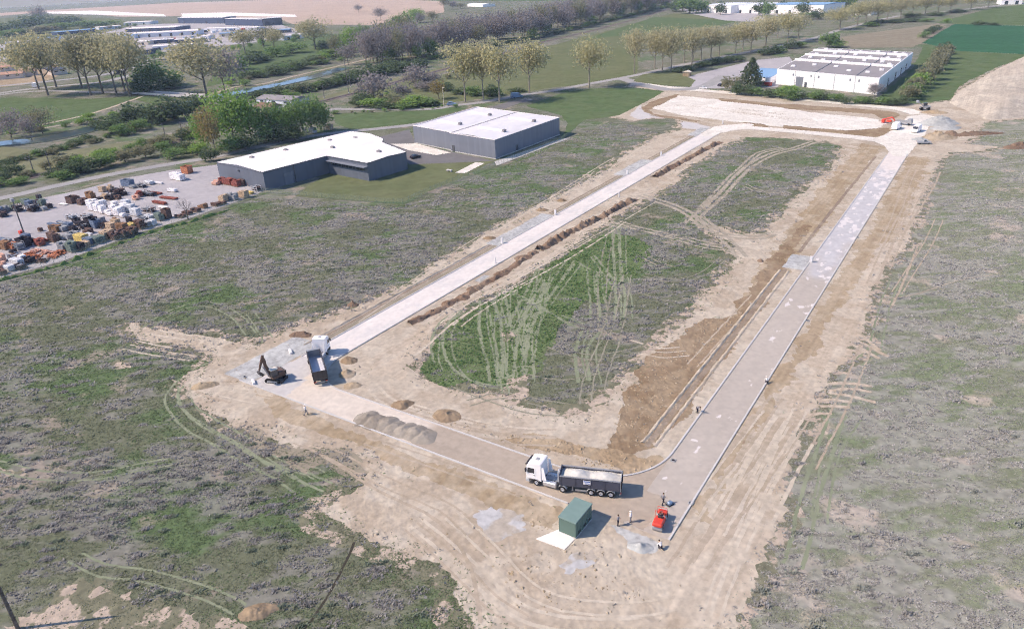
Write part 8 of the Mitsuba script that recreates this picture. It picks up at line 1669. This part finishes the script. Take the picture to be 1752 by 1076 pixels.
KNEEL = dict(pelvis=(-.10, 0, .46), chest=(.14, 0, .78), neck=(.24, 0, .94), head=(.34, 0, 1.06), elbow_l=(.30, .26, .58), hand_l=(.50, .18, .34), elbow_r=(.30, -.26, .58), hand_r=(.52, -.18, .30), knee_l=(.28, .12, .44), foot_l=(.16, .12, 0), knee_r=(.16, -.12, .10), foot_r=(-.34, -.12, .03))
SIT = dict(pelvis=(-.05, 0, .14), chest=(-.08, 0, .52), neck=(-.06, 0, .70), head=(-.03, 0, .86), elbow_l=(.12, .27, .38), hand_l=(.40, .14, .46), elbow_r=(.12, -.27, .38), hand_r=(.40, -.14, .46), knee_l=(.38, .13, .18), foot_l=(.50, .14, -.30), knee_r=(.38, -.13, .18), foot_r=(.50, -.14, -.30))
pp = [(-30.09, 66.12), (-28.95, 67.52), (-26.76, 72.79), (-23.86, 64.96), (-23.5, 109.69), (-30.37, 95.72), (-85.32, 64.57)]
person('person in dark clothes standing nearest the green cabin, left of two', *pp[0], 10, TALK, 'mat_cloth_grey', 'mat_cloth_dark', 'mat_hair')
person('person in a white top standing between cabin and roller, right of two', *pp[1], 190, TALK, 'mat_vest_white', 'mat_cloth_grey')
person('person walking just beyond the red roller', *pp[2], 80, WALK, 'mat_cloth_grey', 'mat_cloth_dark', 'mat_hair')
person('person in a white shirt crouching at the lower right road corner', *pp[3], 150, KNEEL, 'mat_vest_white', 'mat_cloth_dark', 'mat_hair')
person('person in a white shirt crouching at the outer kerb of the right road', *pp[4], 120, KNEEL, 'mat_vest_white', 'mat_cloth_dark')
person('person bending down at the inner kerb of the right road', *pp[5], -20, BEND, 'mat_cloth_grey', 'mat_cloth_dark', 'mat_hair')
wk_ = person('person in a white top and grey trousers walking along the lower kerb', *pp[6], 60, {a: (b[0], b[1], b[2] * 1.12) for a, b in WALK.items()}, 'mat_vest_white', 'mat_cloth_grey')
a = math.radians(98)
person('driver in dark clothes sitting on the red roller', -25.6 - .1 * math.cos(a), 69.0 - .1 * math.sin(a), 98, SIT, 'mat_cloth_dark', 'mat_cloth_blue', 'mat_hair', 1.12)
bt_ = [(-25.94, 73.09)][0]
tag('plate_compactor', 'small dark plate compactor right of the person walking beyond the roller', 'plate compactor')
tb = T().translate([*bt_, .05]).rotate([0, 0, 1], 70)
ent('plate_compactor__plate', cat([rbox(-.5, .5, -.35, .35, 0, .1, .03)]), 'mat_chassis', False, tb)
ent('plate_compactor__engine', rbox(-.3, .35, -.25, .25, .12, .5, .08), 'mat_car_blue', False, tb)
ent('plate_compactor__handle', cat([tube((-.4, s * .25, .2), (-1.1, s * .25, 1.0), .025) for s in (-1, 1)] + [tube((-1.1, -.25, 1.0), (-1.1, .25, 1.0), .025)]), 'mat_chassis', 30, tb)

# ------------------------------------------------------------------ air: thin haze round the whole place
HAZE = 0.000075
scene['haze_air'] = {'type': 'homogeneous', 'albedo': {'type': 'rgb', 'value': [0.95, 0.95, 0.95]}, 'sigma_t': {'type': 'rgb', 'value': [HAZE * .8, HAZE, HAZE * 1.35]}}
scene['haze'] = {'type': 'cube', 'to_world': T().translate([0, 3300, 33.25]).scale([6200, 3900, 34.25]), 'bsdf': {'type': 'null'}, 'interior': {'type': 'ref', 'id': 'haze_air'}}
scene['camera']['medium'] = {'type': 'ref', 'id': 'haze_air'}
tag('haze', 'thin pale haze in the air over the plain', None, None, 'stuff')
